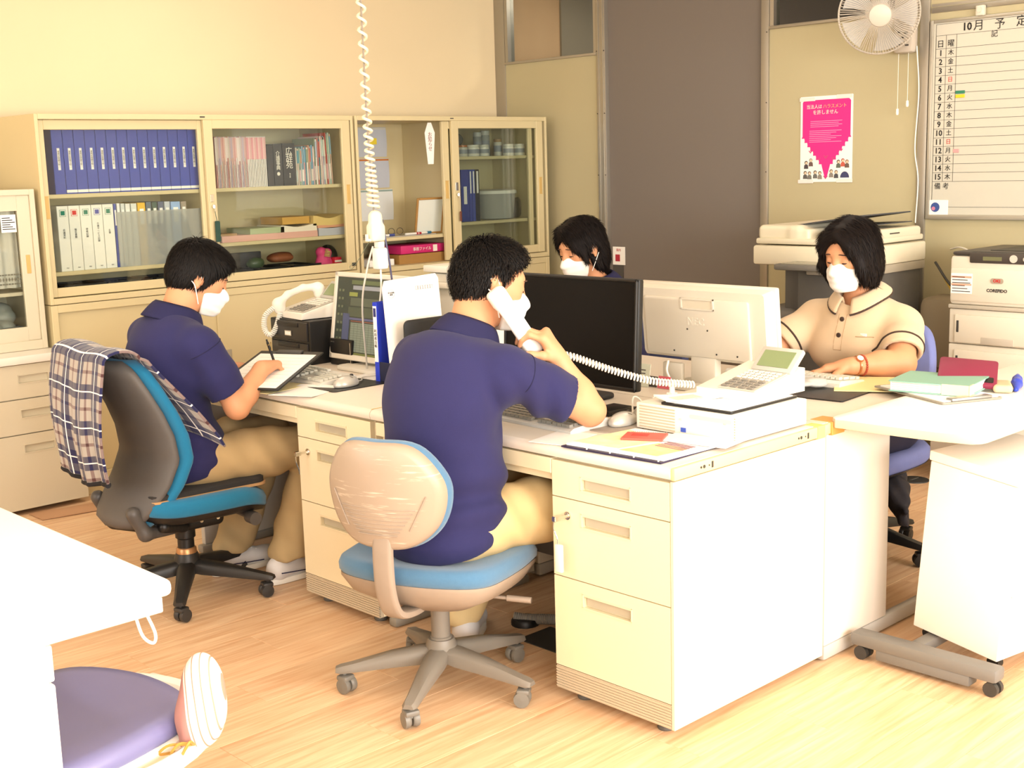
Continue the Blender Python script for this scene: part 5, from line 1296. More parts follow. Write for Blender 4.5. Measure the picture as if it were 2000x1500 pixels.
# ================= the man on the phone =================
def man_phone():
    B = (cC[0], cC[1], 0.); lo = np.array([B[0], B[1], 0.])
    t = thing('person', 'man in navy polo shirt and khaki trousers holding a white phone handset', 'person', B)
    th = math.radians(-26); Fh = np.array([math.cos(th)*.97, math.sin(th)*.97, -.25]); h = Head((.045, .665, 1.108), Fh, (.28, -.05, 1), .93)
    pel = np.array([-.165, .672, .495]); che = np.array([-.135, .672, .80]); nb = np.array([-.030, .667, .972])
    rs, re_, rw = np.array([-.045, .502, .885]), np.array([.190, .437, .757]), np.array([.128, .492, .898])
    ls, le, lw = np.array([-.065, .852, .890]), np.array([.09, .935, .73]), np.array([.28, .80, .735])
    rh, rk, ra = np.array([-.13, .585, .475]), np.array([.32, .53, .475]), np.array([.29, .545, .09])
    lh, lk, la = np.array([-.13, .76, .475]), np.array([.27, .83, .475]), np.array([.09, .885, .10])
    # handset axis
    e0 = np.array([-.008, .580, 1.076]); e1 = np.array([.078, .553, .943])
    ax = vn(e1-e0)
    s = SDF(); add_head(s, h)
    s.cone(h.w(-.03, 0, -.05), nb+np.array([-.01, 0, -.01]), .058, .062, .03)
    s.ell(che, (.1, .155, .17), None, .04).ell(pel, (.12, .15, .11), None, .05).cone(pel, che, .11, .11, .05).cone(rs, ls, .05, .05, .04)
    s.chain([rs, re_], [.05, .041], .03); fm = re_+(rw-re_)*.35
    s.chain([re_, fm, rw], [.041, .041, .027], .02)
    s.chain([ls, le, lw], [.05, .041, .027], .03)
    s.chain([rh, rk], [.07, .05], .03); s.chain([rk, ra], [.05, .035], .02); s.chain([lh, lk], [.07, .05], .03); s.chain([lk, la], [.05, .035], .02)
    # right hand wrapped round the handset: palm centre beside the lower half of the receiver
    grip = e0+(e1-e0)*.62; K = np.array([.076, .515, 1.005]); Fd = vn(K-rw); Nn = grip-(rw+K)/2; Nn = vn(Nn-Fd*np.dot(Nn, Fd)); Tt = np.cross(Fd, Nn)
    add_hand(s, rw, Fd, Nn, Tt, [(.75, .95, .6), (.8, .95, .6), (.85, .95, .6), (.95, .95, .6)], .98, thumb=[(.6, .75, .25), (.6, .35, .75), (.45, .1, .9)])
    add_hand(s, lw, (.9, -.25, -.05), (0, 0, -1), (-.25, -.9, 0), [(.25, .35, .3)]*4, 1.)
    s.build('body', M_skin, t, .004, B)
    # shirt
    c = SDF()
    c.ell(che+np.array([-.005, 0, .02]), (.128, .186, .175), None, .04); c.ell(pel+np.array([.012, 0, .02]), (.148, .188, .12), None, .06); c.cone(pel+np.array([0, 0, .04]), che, .137, .135, .06)
    c.ell((-.13, .672, .64), (.132, .178, .14), None, .06); c.ell((-.070, .672, .918), (.085, .145, .058), None, .05)
    c.cone(rs+np.array([-.01, .01, 0]), ls+np.array([-.01, -.01, 0]), .064, .064, .05)
    sleeve(c, rs, re_, .68, .066, .073, .052, (0, 0, -.1)); sleeve(c, ls, le, .72, .066, .07, .05)
    c.ell(pel+np.array([-.004, 0, -.03]), (.156, .190, .115), None, .03); c.half((-.25, 0, .398), (.3, 0, -1), .006)
    c.cone(h.w(-.03, 0, -.05), nb+np.array([0, 0, -.005]), .05, .066, .01, 1)
    def folds(P):
        z = P[:, 2]; x = P[:, 0]; y = P[:, 1]
        f1 = .010*np.sin(z*62+6*(x+y)+2*np.sin(y*14))*np.clip(1-np.abs(z-.56)/.14, 0, 1)
        f2 = .007*np.sin((x-y)*55+z*30+2*np.sin(z*20))*np.clip(1-((x-.0)**2+(y-.5)**2+(z-.80)**2)/.03, 0, 1)
        return f1+f2+.0055*wob(P, 19, .4)+.0025*wob(P, 37, 1.4)
    c.fn = folds; sh = c.build('polo_shirt', M_navy, t, .0055, B)
    # seam where the sleeve joins, sleeve hem
    seam_ring(c, rs, re_-rs, .10, t, B); collar_mesh('collar', nb+np.array([-.004, 0, .010]), (.45, -.05, 1), (1, -.1, -.45), .062, .090, .048, .056, M_navy2, t, B, .35)
    ar = vn(re_-rs); o1 = vn(np.cross(ar, [0, 0, 1])); o2 = np.cross(ar, o1)
    # trousers
    p = SDF(); p.ell(pel+np.array([.0, 0, -.015]), (.145, .178, .108), None, .04)
    p.chain([rh, rh+(rk-rh)*.5, rk], [.094, .086, .070], .04); p.chain([lh, lh+(lk-lh)*.5, lk], [.094, .086, .070], .04)
    p.chain([rk, ra], [.070, .062], .03); p.chain([lk, la], [.070, .062], .03)
    p.half(ra+np.array([0, 0, -.02]), (0, 0, -1)); 
    p.fn = lambda P: .004*np.sin(P[:, 0]*60+P[:, 2]*45+2*np.sin(P[:, 1]*20))*np.clip(1-np.abs(P[:, 0]+.03)/.2, 0, 1)+.002*wob(P, 22)
    p.build('trousers', M_khaki2, t, .0065, B)
    shoe(t, la+np.array([0.02, 0, 0]), (.55, .45, 0), M_shoe, B); shoe(t, ra, (1, -.1, 0), M_shoe, B)
    # hair
    g = SDF(); h.e(g, (-.016, 0, .032), (.103, .084, .099), .02); h.e(g, (-.052, 0, -.012), (.058, .068, .066), .03); h.e(g, (.03, 0, .085), (.062, .06, .038), .03)
    h.e(g, (.012, .074, .02), (.022, .013, .036), .012); h.e(g, (.012, -.074, .02), (.022, .013, .036), .012)
    h.h(g, (.058, 0, .05), (1, 0, -.75)); h.h(g, (.018, 0, -.005), (1, 0, -.12)) if False else None
    h.e(g, (.085, 0, -.035), (.085, .12, .082), .008, 1)
    for sy in (1, -1): h.e(g, (.0, sy*.088, -.018), (.024, .022, .036), .006, 1)
    h.h(g, (-.06, 0, -.068), (.2, 0, -1))
    build_hair('hair', g, M_hair, t, B, .004, whorl(h, .35), 7000, .018, .0026, .009, 3)
    face_marks(h, t); add_mask(h, t, -.012)
    # handset (held thing, own top-level object)
    r = thing('phone_handset', 'white telephone handset held to the ear of the man in navy', 'handset', tuple(e0))
    hs = SDF(); nrm = vn(np.cross(ax, h.U)); up = vn(np.cross(nrm, ax)); Rr = np.stack([ax, nrm, up], 1)
    mid = (e0+e1)/2; outw = -h.L
    outw = vn(outw-ax*np.dot(outw, ax)); wid = np.cross(ax, outw); Rr = np.stack([ax, wid, outw], 1); Ln = np.linalg.norm(e1-e0)
    hs.box(mid+outw*.020, (Ln/2+.028, .024, .011), .010, Rr, .01); hs.box(e0+outw*.004, (.027, .025, .017), .012, Rr, .012); hs.box(e1+outw*.006, (.025, .024, .017), .012, Rr, .012)
    hs.build('shell', mat('handset_white', '#f0ebe4', .35), r, .0035, tuple(e0))
    return t, h, e0, e1, ax, rw
MP = man_phone()

# ================= the young man writing =================
def man_writing():
    B = (cY[0], cY[1], 0.)
    t = thing('person', 'young man in navy polo shirt writing on a clipboard', 'person', B)
    th = math.radians(-24); h = Head((-.128, 1.915, 1.085), (math.cos(th)*.9, math.sin(th)*.9, -.42), (.42, -.15, 1), .90)
    pel = np.array([-.245, 1.925, .50]); che = np.array([-.262, 1.92, .80]); nb = np.array([-.215, 1.918, .955])
    rs, re_, rw = np.array([-.235, 1.752, .875]), np.array([-.135, 1.715, .665]), np.array([-.015, 1.745, .772])
    ls, le, lw = np.array([-.235, 2.09, .88]), np.array([-.13, 2.15, .70]), np.array([.03, 2.02, .735])
    rh, rk, ra = np.array([-.20, 1.835, .475]), np.array([.20, 1.765, .475]), np.array([.09, 1.80, .10])
    lh, lk, la = np.array([-.20, 2.0, .475]), np.array([.20, 2.05, .475]), np.array([.0, 2.03, .10])
    s = SDF(); add_head(s, h); s.cone(h.w(-.032, 0, -.05), nb+np.array([-.01, 0, -.01]), .053, .058, .03)
    s.ell(che, (.095, .145, .16), None, .04).ell(pel, (.11, .145, .11), None, .05).cone(pel, che, .1, .1, .05).cone(rs, ls, .048, .048, .04)
    s.chain([rs, re_], [.046, .038], .03); s.chain([re_, re_+(rw-re_)*.35, rw], [.040, .040, .026], .02)
    s.chain([ls, le], [.046, .039], .03); s.chain([le, lw], [.039, .026], .02)
    s.chain([rh, rk], [.07, .05], .03); s.chain([rk, ra], [.05, .035], .02); s.chain([lh, lk], [.07, .05], .03); s.chain([lk, la], [.05, .035], .02)
    add_hand(s, rw, (.80, .42, .05), (.35, -.15, -.9), (-.15, .75, -.05) , [(.75, .95, .5), (.9, 1.0, .6), (1.0, 1.1, .7), (1.05, 1.1, .7)], .98, thumb=[(.7, .55, .55), (.8, .1, .6), (.8, -.2, .5)])
    add_hand(s, lw, (.75, -.65, .12), (.1, .1, -1), (.6, .7, 0), [(.3, .3, .2)]*4, .98)
    s.build('body', M_skin, t, .004, B)
    c = SDF(); c.ell(che+np.array([0, 0, .015]), (.118, .175, .17), None, .04); c.ell(pel+np.array([.005, 0, .02]), (.135, .176, .13), None, .06); c.cone(pel+np.array([0, 0, .03]), che, .122, .12, .06)
    c.ell((-.235, 1.92, .90), (.08, .14, .05), None, .05); c.cone(rs+np.array([-.01, .01, 0]), ls+np.array([-.01, -.01, 0]), .058, .058, .05)
    sleeve(c, rs, re_, .76, .060, .066, .047, (.1, 0, 0)); sleeve(c, ls, le, .75, .060, .066, .047)
    c.ell(pel+np.array([-.008, 0, -.03]), (.142, .178, .10), None, .03); c.half((-.32, 0, .41), (.35, 0, -1), .006); c.cone(h.w(-.03, 0, -.05), nb+np.array([0, 0, -.005]), .045, .062, .01, 1)
    def folds(P):
        x, y, z = P[:, 0], P[:, 1], P[:, 2]
        return .005*np.sin(z*70+9*x+5*y+2*np.sin(y*15))*np.clip(1-np.abs(z-.55)/.12, 0, 1)+.003*np.sin((x-y)*50+z*40)*np.clip(1-((x+.2)**2+(y-1.75)**2+(z-.8)**2)/.02, 0, 1)+.0045*wob(P, 20, .8)
    c.fn = folds; c.build('polo_shirt', M_navy, t, .0055, B)
    seam_ring(c, rs, re_-rs, .05, t, B); collar_mesh('collar', nb+np.array([-.003, 0, .012]), (.35, -.05, 1), (1, -.2, -.35), .064, .092, .05, .058, M_navy2, t, B, .35)
    p = SDF(); p.ell(pel+np.array([.0, 0, -.015]), (.135, .168, .108), None, .04)
    p.chain([rh, rh+(rk-rh)*.5, rk], [.088, .082, .068], .04); p.chain([lh, lh+(lk-lh)*.5, lk], [.088, .082, .068], .04); p.chain([rk, ra], [.068, .074], .03); p.chain([lk, la], [.068, .07], .03)
    p.half((0, 0, .085), (0, 0, -1))
    p.fn = lambda P: .005*np.sin(P[:, 0]*55+P[:, 2]*40+2*np.sin(P[:, 1]*20))*np.clip(1-np.abs(P[:, 0]+.05)/.25, 0, 1)+.004*np.sin(P[:, 2]*50+20*P[:, 0])*np.clip(1-np.abs(P[:, 2]-.2)/.2, 0, 1)+.002*wob(P, 22)
    p.build('trousers', M_khaki, t, .0065, B)
    shoe(t, ra+np.array([-.01, 0, 0]), (1, .06, 0), M_shoe, B, stripe=M_navy2); shoe(t, la, (1, .0, 0), M_shoe, B, stripe=M_navy2)
    MB().cyl(np.array([.0, 2.03, .075])-B, np.array([.0, 2.03, .15])-B, .04, n=16).build('sock', mat('rose_sock', '#b06a62', .9), t)
    g = SDF(); h.e(g, (-.014, 0, .036), (.111, .093, .104), .02); h.e(g, (-.05, 0, -.016), (.064, .076, .072), .03); h.e(g, (.045, 0, .07), (.062, .068, .048), .03)
    for sy in (1, -1): h.e(g, (.022, sy*.072, .012), (.026, .016, .042), .012)
    h.h(g, (.088, 0, .05), (1, 0, -.35)); h.e(g, (.095, 0, -.045), (.085, .13, .082), .008, 1)
    for sy in (1, -1): h.e(g, (-.002, sy*.090, -.022), (.022, .022, .036), .006, 1)
    h.h(g, (-.06, 0, -.080), (.25, 0, -1))
    build_hair('hair', g, M_hair, t, B, .004, whorl(h, .5), 6000, .026, .0034, .0015, 5)
    face_marks(h, t); add_mask(h, t, -.010)
    # pen, clipboard
    hand = rw+vn([.80, .42, .05])*.085
    pb = hand+np.array([.015, .005, -.022]); pt = hand+np.array([-.012, .012, .075])
    pn = thing('pen', 'black ballpoint pen in the hand of the writing young man', 'pen', tuple(pb)); d_ = Vector(pt-pb)
    MB().cyl((0, 0, 0), tuple(d_*.12), .0012, .0045, n=10).cyl(tuple(d_*.12), tuple(d_), .0045, n=12).cyl(tuple(d_), tuple(d_*1.1), .003, n=10).build('barrel', M_black, pn)
    MB().cyl(tuple(d_*.35), tuple(d_*.37), .0049, n=12).cyl(tuple(d_*.9), tuple(d_*.92), .0049, n=12).box(-.001, .001, -.001, .001, 0, .03, M=Matrix.Translation(d_*.7+Vector((0, -.006, 0)))).build('trim', mat('gold_trim', '#c6a763', .25, metal=1), pn)
    return t
man_writing()
cb = thing('clipboard', 'black clipboard with white form under the writing hand', 'clipboard', (.055, 1.805, .757), 0, None, (math.radians(0), math.radians(-13), math.radians(27)))
MB().box(-.17, .17, -.125, .125, -.006, 0, .003).build('board', M_black, cb)
MB().box(-.160, .135, -.112, .108, .0005, .002).build('form', M_paper, cb)
MB().box(.135, .165, -.05, .05, .0, .008, .003).build('clip', M_dark, cb)
ln = MB()
for q in range(9): ln.box(-.14+.03*q, -.139+.03*q, -.1, .09, .002, .0023)
ln.build('ruled_lines', mat('grey_rule', '#b9b4ab', .8), cb)

# ================= the woman in beige =================
def woman_beige():
    B = (1.70, .46, 0.)
    t = thing('person', 'woman in beige polo shirt with brown piping, bobbed black hair and white mask', 'person', B)
    th = math.radians(176); h = Head((1.545, .462, 1.092), (math.cos(th)*.97, math.sin(th)*.97, -.24), (-.22, 0, 1), .92)
    pel = np.array([1.70, .46, .50]); che = np.array([1.63, .462, .79]); nb = np.array([1.605, .462, .935])
    lsn, len_, lwn = np.array([1.62, .305, .845]), np.array([1.475, .225, .742]), np.array([1.315, .315, .745])     # her left, near the camera
    rsn, ren, rwn = np.array([1.60, .635, .850]), np.array([1.45, .725, .745]), np.array([1.26, .62, .74])
    s = SDF(); add_head(s, h); s.cone(h.w(-.03, 0, -.05), nb+np.array([.01, 0, -.01]), .048, .054, .03)
    s.ell(che, (.1, .14, .16), None, .04).ell(pel, (.13, .16, .12), None, .05).cone(pel, che, .11, .1, .05).cone(lsn, rsn, .045, .045, .04)
    s.chain([lsn, len_], [.05, .046], .03); s.chain([len_, len_+(lwn-len_)*.4, lwn], [.046, .043, .026], .02); s.chain([rsn, ren], [.05, .046], .03); s.chain([ren, rwn], [.045, .026], .02)
    for sy in (-1, 1): s.chain([pel+np.array([-.04, sy*.09, -.02]), np.array([1.3, .46+sy*.1, .48]), np.array([1.4, .46+sy*.1, .1])], [.085, .06, .04], .03)
    add_hand(s, lwn, (-.42, .88, -.12), (-.1, -.12, -1), (-.88, -.42, .05), [(.22, .42, .35), (.25, .42, .35), (.3, .45, .35), (.36, .45, .35)], .95, spread=1.)
    add_hand(s, rwn, (-.85, -.4, -.1), (0, 0, -1), (.4, -.9, 0), [(.25, .4, .3)]*4, .95, spread=1.)
    s.build('body', M_skin, t, .004, B)
    c = SDF(); c.ell(che+np.array([0, 0, -.01]), (.122, .178, .165), None, .04); c.ell(pel+np.array([-.01, 0, .03]), (.165, .195, .13), None, .06); c.cone(pel+np.array([0, 0, .05]), che, .145, .13, .06)
    for sy in (-1, 1): c.ell(che+np.array([-.075, sy*.075, -.03]), (.068, .078, .075), None, .05)
    c.cone(lsn+np.array([.01, .01, 0]), rsn+np.array([.01, -.01, 0]), .057, .057, .05); c.ell(nb+np.array([.01, 0, -.05]), (.08, .13, .05), None, .05)
    sleeve(c, lsn, len_, .74, .064, .070, .053, (0, 0, -.2)); sleeve(c, rsn, ren, .74, .064, .070, .053, (0, 0, -.2))
    c.half((0, 0, .43), (0, 0, -1), .006); c.cone(h.w(-.02, 0, -.05), nb+np.array([-.01, 0, -.01]), .045, .058, .01, 1)
    c.fn = lambda P: .004*np.sin(P[:, 2]*60+12*P[:, 1]+2*np.sin(P[:, 1]*18))*np.clip(1-np.abs(P[:, 2]-.66)/.12, 0, 1)+.0045*wob(P, 24, .3)
    c.build('polo_shirt', M_beige, t, .0055, B)
    co = collar_mesh('collar', nb+np.array([.0, 0, .016]), (-.25, 0, 1), (-1, .04, -.25), .062, .100, .04, .034, M_beige, t, B, .28)
    # piping: collar edge, sleeve hems
    up, fwd = vn((-.25, 0, 1)), vn((-1, .04, -.25)); left = np.cross(up, fwd); neck = nb+np.array([.0, 0, .016]); ed = []
    for u in np.linspace(0, 1, 40):
        a = .28+(2*PI-.56)*u; ca, sa = math.cos(a), math.sin(a); fr = max(0, ca)**2
        ed.append(tuple(neck+(fwd*ca*1.15+left*sa)*(.062+.004+.038)+up*(.04*.55-.034*(1+.35*fr)-.018*fr)-np.array(B)))
    MB().tube(ed, .0042, 6).build('collar_piping', M_piping, t)
    for a, b in ((lsn, len_), (rsn, ren)):
        sl = a+(b-a)*.60; d = vn(b-a); o1 = vn(np.cross(d, [0, 0, 1])); o2 = np.cross(d, o1); ring = []
        for q in np.linspace(0, 2*PI, 40, endpoint=False):
            dr = o1*math.cos(q)+o2*math.sin(q); rr = np.linspace(.045, .115, 80); P = (sl+dr*rr[:, None]).astype(np.float32); D = c.ev(P); ii = np.nonzero(D < 0)[0]; ii = ii[(rr[ii] < .095)]; i = int(ii[-1]) if len(ii) else 0; ring.append(tuple(sl+dr*(rr[i]+.001)-np.array(B)))
        MB().tube(ring, .0035, 6, True).build('sleeve_piping', M_piping, t)
    # placket and buttons on the chest surface
    def front(y, z):
        xx = np.linspace(1.40, 1.62, 120); P = np.stack([xx, np.full(120, y), np.full(120, z)], 1).astype(np.float32); D = c.ev(P); return float(xx[int(np.argmax(D < 0))])
    for z in (.868, .815):
        x = front(.47, z); MB().lathe([(0, .004), (.006, .004), (.0085, .002), (.0085, 0)], 16, (0, 0, 0), Matrix.Translation(Vector((x-.001-B[0], .47-B[1], z))) @ rotm('Y', -PI/2)).build('button', M_piping, t)
    pk = MB()
    for y in (.455, .485): pk.tube([(front(y, z)-.0005-B[0], y-B[1], z) for z in np.linspace(.885, .765, 14)], .0013, 5)
    pk.tube([(front(y, .765)-.0005-B[0], y-B[1], .765) for y in np.linspace(.455, .485, 5)], .0013, 5)
    pk.build('placket', mat('beige_stitch', '#a88c6c', .9), t)
    pc = MB(); pc.tube([(front(y, .815)-.0012-B[0], y-B[1], .815+.003*(y-.37)) for y in np.linspace(.345, .405, 8)], .0018, 5); pc.build('chest_pocket', mat('beige_stitch', '#a88c6c', .9), t)
    x = front(.38, .82); MB().box(-.003, .002, -.012, .012, 0, .01, .001, M=Matrix.Translation((x-B[0], .38-B[1], .816))).build('pocket_tag', M_white, t)
    pp = SDF(); pp.ell(pel+np.array([0, 0, -.02]), (.15, .185, .11), None, .04)
    for sy in (-1, 1): pp.chain([pel+np.array([-.04, sy*.09, -.02]), np.array([1.3, .46+sy*.1, .48]), np.array([1.4, .46+sy*.1, .1])], [.1, .075, .06], .03)
    pp.build('trousers', mat('dark_navy_trousers', '#25253c', .9), t, .008, B)
    for sy in (-1, 1): shoe(t, (1.40, .46+sy*.1, .1), (-1, 0, 0), mat('black_shoe', '#1d1c1f', .5), B)
    # bobbed hair, side parting, chin length
    g = SDF(); h.e(g, (-.012, 0, .034), (.112, .098, .105), .02)
    for sy in (1, -1):
        h.e(g, (-.012, sy*.064, -.035), (.070, .040, .098), .03); h.c(g, (.060, sy*.05, .075), (.062, sy*.082, -.03), .024, .018, .03); h.c(g, (.062, sy*.082, -.03), (.045, sy*.074, -.09), .018, .014, .02)
    h.e(g, (-.055, 0, -.04), (.062, .08, .09), .03); h.c(g, (.07, .015, .092), (.082, .055, .05), .022, .018, .03); h.c(g, (.07, .0, .092), (.078, -.055, .05), .022, .018, .03)
    h.e(g, (.105, .000, -.055), (.095, .066, .118), .010, 1); h.e(g, (.13, -.006, .02), (.06, .040, .058), .02, 1)
    h.h(g, (0, 0, -.118), (.35, 0, -1), .012); h.e(g, (.02, 0, -.13), (.07, .055, .07), .01, 1)
    q0 = h
    def dirf(P, N):
        q = q0.loc(P); sgn = np.sign(q[:, 1]-.012); top = np.clip((q[:, 2]-.03)*12, 0, 1)[:, None]
        d = np.outer(sgn, q0.L)*1.0+np.outer(np.ones(len(P)), -q0.U)*.4+np.outer(np.ones(len(P)), q0.F)*.15
        return d*top+np.tile(-q0.U, (len(P), 1))*(1-top)
    build_hair('hair', g, M_hair2, t, B, .004, dirf, 5000, .035, .0034, .0002, 9)
    face_marks(h, t); add_mask(h, t, -.009)
    # watch and bracelet (worn: separate things)
    wv_ = vn(lwn-len_); wc = lwn-wv_*.02; o1 = vn(np.cross(wv_, [0, 0, 1])); o2 = np.cross(wv_, o1)
    wt = thing('wrist_watch', 'small gold wrist watch on the woman in beige', 'watch', tuple(wc))
    MB().tube([tuple((o1*math.cos(a)*.031+o2*math.sin(a)*.029)) for a in np.linspace(0, 2*PI, 30, endpoint=False)], .004, 8, True).build('strap', mat('rose_gold', '#c98b62', .3, metal=.8), wt)
    fc = -o1*.032 if np.dot(o1, [-1, -1, .3]) < 0 else o1*.032
    fc = vn(np.array([-.5, -.4, .75])-wv_*np.dot(wv_, [-.5, -.4, .75]))*.031
    MB().cyl(tuple(fc), tuple(fc*1.18), .013, n=20).build('case', mat('rose_gold', '#c98b62', .3, metal=.8), wt); MB().cyl(tuple(fc*1.18), tuple(fc*1.2), .0105, n=20).build('dial', M_white, wt)
    wc2 = lwn-wv_*.04; br = thing('bracelet', 'red brown bead bracelet beside the gold watch', 'bracelet', tuple(wc2)); bb = MB()
    for a in np.linspace(0, 2*PI, 26, endpoint=False):
        c_ = o1*math.cos(a)*.034+o2*math.sin(a)*.032; bb.lathe([(0, -.0042), (.003, -.003), (.0042, 0), (.003, .003), (0, .0042)], 8, tuple(c_))
    bb.build('beads', mat('red_beads', '#a5452f', .35), br)
    return t
woman_beige()

# ================= the far woman =================
def woman_far():
    B = (1.80, 1.78, 0.)
    t = thing('person', 'woman in navy with chin-length dark hair and mask behind the black monitor', 'person', B)
    th = math.radians(172); h = Head((1.625, 1.80, 1.073), (math.cos(th)*.95, math.sin(th)*.95, -.30), (-.28, .05, 1), .96)
    pel = np.array([1.80, 1.78, .50]); che = np.array([1.73, 1.775, .77]); nb = np.array([1.695, 1.775, .92])
    lsn, len_, lwn = np.array([1.70, 1.605, .84]), np.array([1.56, 1.55, .735]), np.array([1.34, 1.66, .735]); rsn, ren, rwn = np.array([1.70, 1.945, .84]), np.array([1.56, 2.02, .735]), np.array([1.34, 1.92, .735])
    s = SDF(); add_head(s, h); s.cone(h.w(-.03, 0, -.05), nb+np.array([.0, 0, -.02]), .047, .052, .03)
    s.ell(che, (.1, .14, .16), None, .04).ell(pel, (.13, .16, .12), None, .05).cone(pel, che, .11, .1, .05).cone(lsn, rsn, .042, .042, .04)
    for a, b, c_, sg in ((lsn, len_, lwn, 1), (rsn, ren, rwn, -1)):
        s.chain([a, b, c_], [.046, .04, .026], .03); add_hand(s, c_, (-.95, .2*sg, -.1), (0, 0, -1), (-.2*sg, .9*sg, 0), [(.25, .4, .3)]*4, .93)
    for sy in (-1, 1): s.chain([pel+np.array([-.04, sy*.09, -.02]), np.array([1.4, 1.78+sy*.1, .48]), np.array([1.5, 1.78+sy*.1, .1])], [.08, .06, .04], .03)
    s.build('body', M_skin, t, .005, B)
    c = SDF(); c.ell(che, (.118, .17, .165), None, .04); c.ell(pel+np.array([-.01, 0, .03]), (.155, .185, .13), None, .06); c.cone(pel, che, .135, .125, .06); c.cone(lsn, rsn, .055, .055, .05); c.ell(nb+np.array([.01, 0, -.04]), (.075, .12, .05), None, .05)
    for a, b in ((lsn, len_), (rsn, ren)):
        sleeve(c, a, b, .75, .062, .066, .05)
    c.half((0, 0, .43), (0, 0, -1)); c.cone(h.w(-.02, 0, -.05), nb, .045, .056, .01, 1); c.fn = lambda P: .0025*wob(P, 24, .3)
    c.build('polo_shirt', M_navy, t, .007, B)
    collar_mesh('collar', nb+np.array([0, 0, .01]), (-.25, 0, 1), (-1, .1, -.25), .060, .094, .04, .048, M_navy2, t, B, .3)
    pp = SDF(); pp.ell(pel+np.array([0, 0, -.02]), (.145, .175, .11), None, .04)
    for sy in (-1, 1): pp.chain([pel+np.array([-.04, sy*.09, -.02]), np.array([1.4, 1.78+sy*.1, .48]), np.array([1.5, 1.78+sy*.1, .1])], [.1, .075, .06], .03)
    pp.build('trousers', MATS['dark_navy_trousers'], t, .01, B)
    for sy in (-1, 1): shoe(t, (1.50, 1.78+sy*.1, .1), (-1, 0, 0), M_shoe, B)
    g = SDF(); h.e(g, (-.014, 0, .034), (.109, .094, .103), .02)
    h.e(g, (-.05, 0, -.04), (.062, .078, .085), .03); h.c(g, (-.04, .05, -.08), (-.06, .045, -.125), .035, .02, .03); h.c(g, (-.04, -.05, -.08), (-.06, -.045, -.125), .035, .02, .03)
    for sy in (1, -1): h.e(g, (-.035, sy*.066, -.02), (.05, .034, .075), .03); h.c(g, (.062, sy*.045, .075), (.055, sy*.082, -.03), .020, .008, .03)
    h.c(g, (.065, -.02, .095), (.082, -.04, .03), .02, .010, .03); h.c(g, (.07, .01, .092), (.08, .05, .03), .022, .010, .03)
    h.e(g, (.105, .000, -.055), (.09, .068, .115), .010, 1); h.e(g, (.004, .098, -.022), (.026, .026, .04), .008, 1)
    def dirf(P, N):
        q = h.loc(P); sgn = np.sign(q[:, 1]+.01); top = np.clip((q[:, 2]-.03)*12, 0, 1)[:, None]
        return (np.outer(sgn, h.L)*.9-h.U*.4+h.F*.2)*top+np.tile(-h.U-.15*h.F, (len(P), 1))*(1-top)
    build_hair('hair', g, M_hair2, t, B, .0045, dirf, 5000, .04, .0036, .0008, 11)
    face_marks(h, t); add_mask(h, t, -.014, .0035)
woman_far()
# ------------------------------------------------------------------ things on the partition wall (front = local -y, local x = image right)
WR = -PI/2
def txt(t, items, m, name='lettering'):
    mb = MB()
    for s_, x, z, sz, *k in items: text_into(mb, s_, sz, Matrix.Translation((x, -.0022, z)) @ rotm('X', PI/2), **(k[0] if k else {}))
    return mb.build(name, m, t, smooth=False)
# whiteboard
t = thing('whiteboard', 'white monthly schedule board for October with ruled day rows', 'whiteboard', (X-.002, 1.092, 1.131), WR)
BW, BH = 1.2, .88
MB().box(0, BW, -.010, .0, 0, BH).build('panel', mat('board_white', '#c6c3b5', .25), t)
MB().box(-.006, .012, -.018, .0, -.012, BH+.006, .003).box(BW-.012, BW, -.018, 0, -.012, BH+.006, .003).box(.012, BW-.012, -.018, 0, BH-.008, BH+.006, .003).box(.012, BW-.012, -.022, 0, -.014, .008, .003).build('frame', mat('board_frame', '#b5b0a3', .35, metal=.5), t)
z1r, dz = .737, .0398
gl_ = MB()
for i in range(16): z = z1r+dz*.5-dz*i; gl_.box(.022, BW-.05, -.0112, -.010, z-.0008, z+.0008)
gl_.box(.022, BW-.05, -.0112, -.010, .865, .8665).box(.022, BW-.05, -.0112, -.010, .815, .8165).box(.05, BW-.05, -.0112, -.010, .042, .0435)
for x0 in (.022, .072, .122): gl_.box(x0, x0+.0014, -.0112, -.010, .16 if x0 > .03 else .07, .815)
gl_.box(.022, .0234, -.0112, -.010, .07, .866); gl_.build('ruling', mat('rule_grey', '#55524c', .6), t)
wk = '木金土日月火水木金土日月火水木'
L = [(str(i+1), .048, z1r-dz*i, .036, dict(bold=.0006)) for i in range(15)]+[(c, .097, z1r-dz*i, .028, dict(bold=.0001)) for i, c in enumerate(wk) if c != '日']
L += [('日', .046, z1r+dz, .036), ('曜', .096, z1r+dz, .034), ('記', .299, .80, .032), ('10', .17, .843, .046, dict(bold=.0012)), ('月', .225, .843, .05), ('予', .322, .84, .05), ('定', .42, .843, .05), ('備 考', .07, .137, .032)]
for it_ in L: txt(t, [it_], M_ink).location = (0, -.0092, 0)
for it_ in [('日', .097, z1r-dz*i, .026) for i, c in enumerate(wk) if c == '日']: txt(t, [it_], M_red, 'sunday_lettering').location = (0, -.0092, 0)
for nm, x0, x1, z0, z1, c in (('green_magnet', .125, .17, .552, .566, '#2f7a5c'), ('yellow_magnet', .125, .17, .534, .549, '#e3c32e'), ('pink_magnet', .122, .15, .29, .306, '#e59a9a')):
    MB().box(x0, x1, -.0135, -.0105, z0, z1, .001, 1).build(nm, mat(nm, c, .5), t)
st_ = MB().box(.012, .105, -.0125, -.0105, .005, .075, .001, 1).build('sticker', M_paper, t)
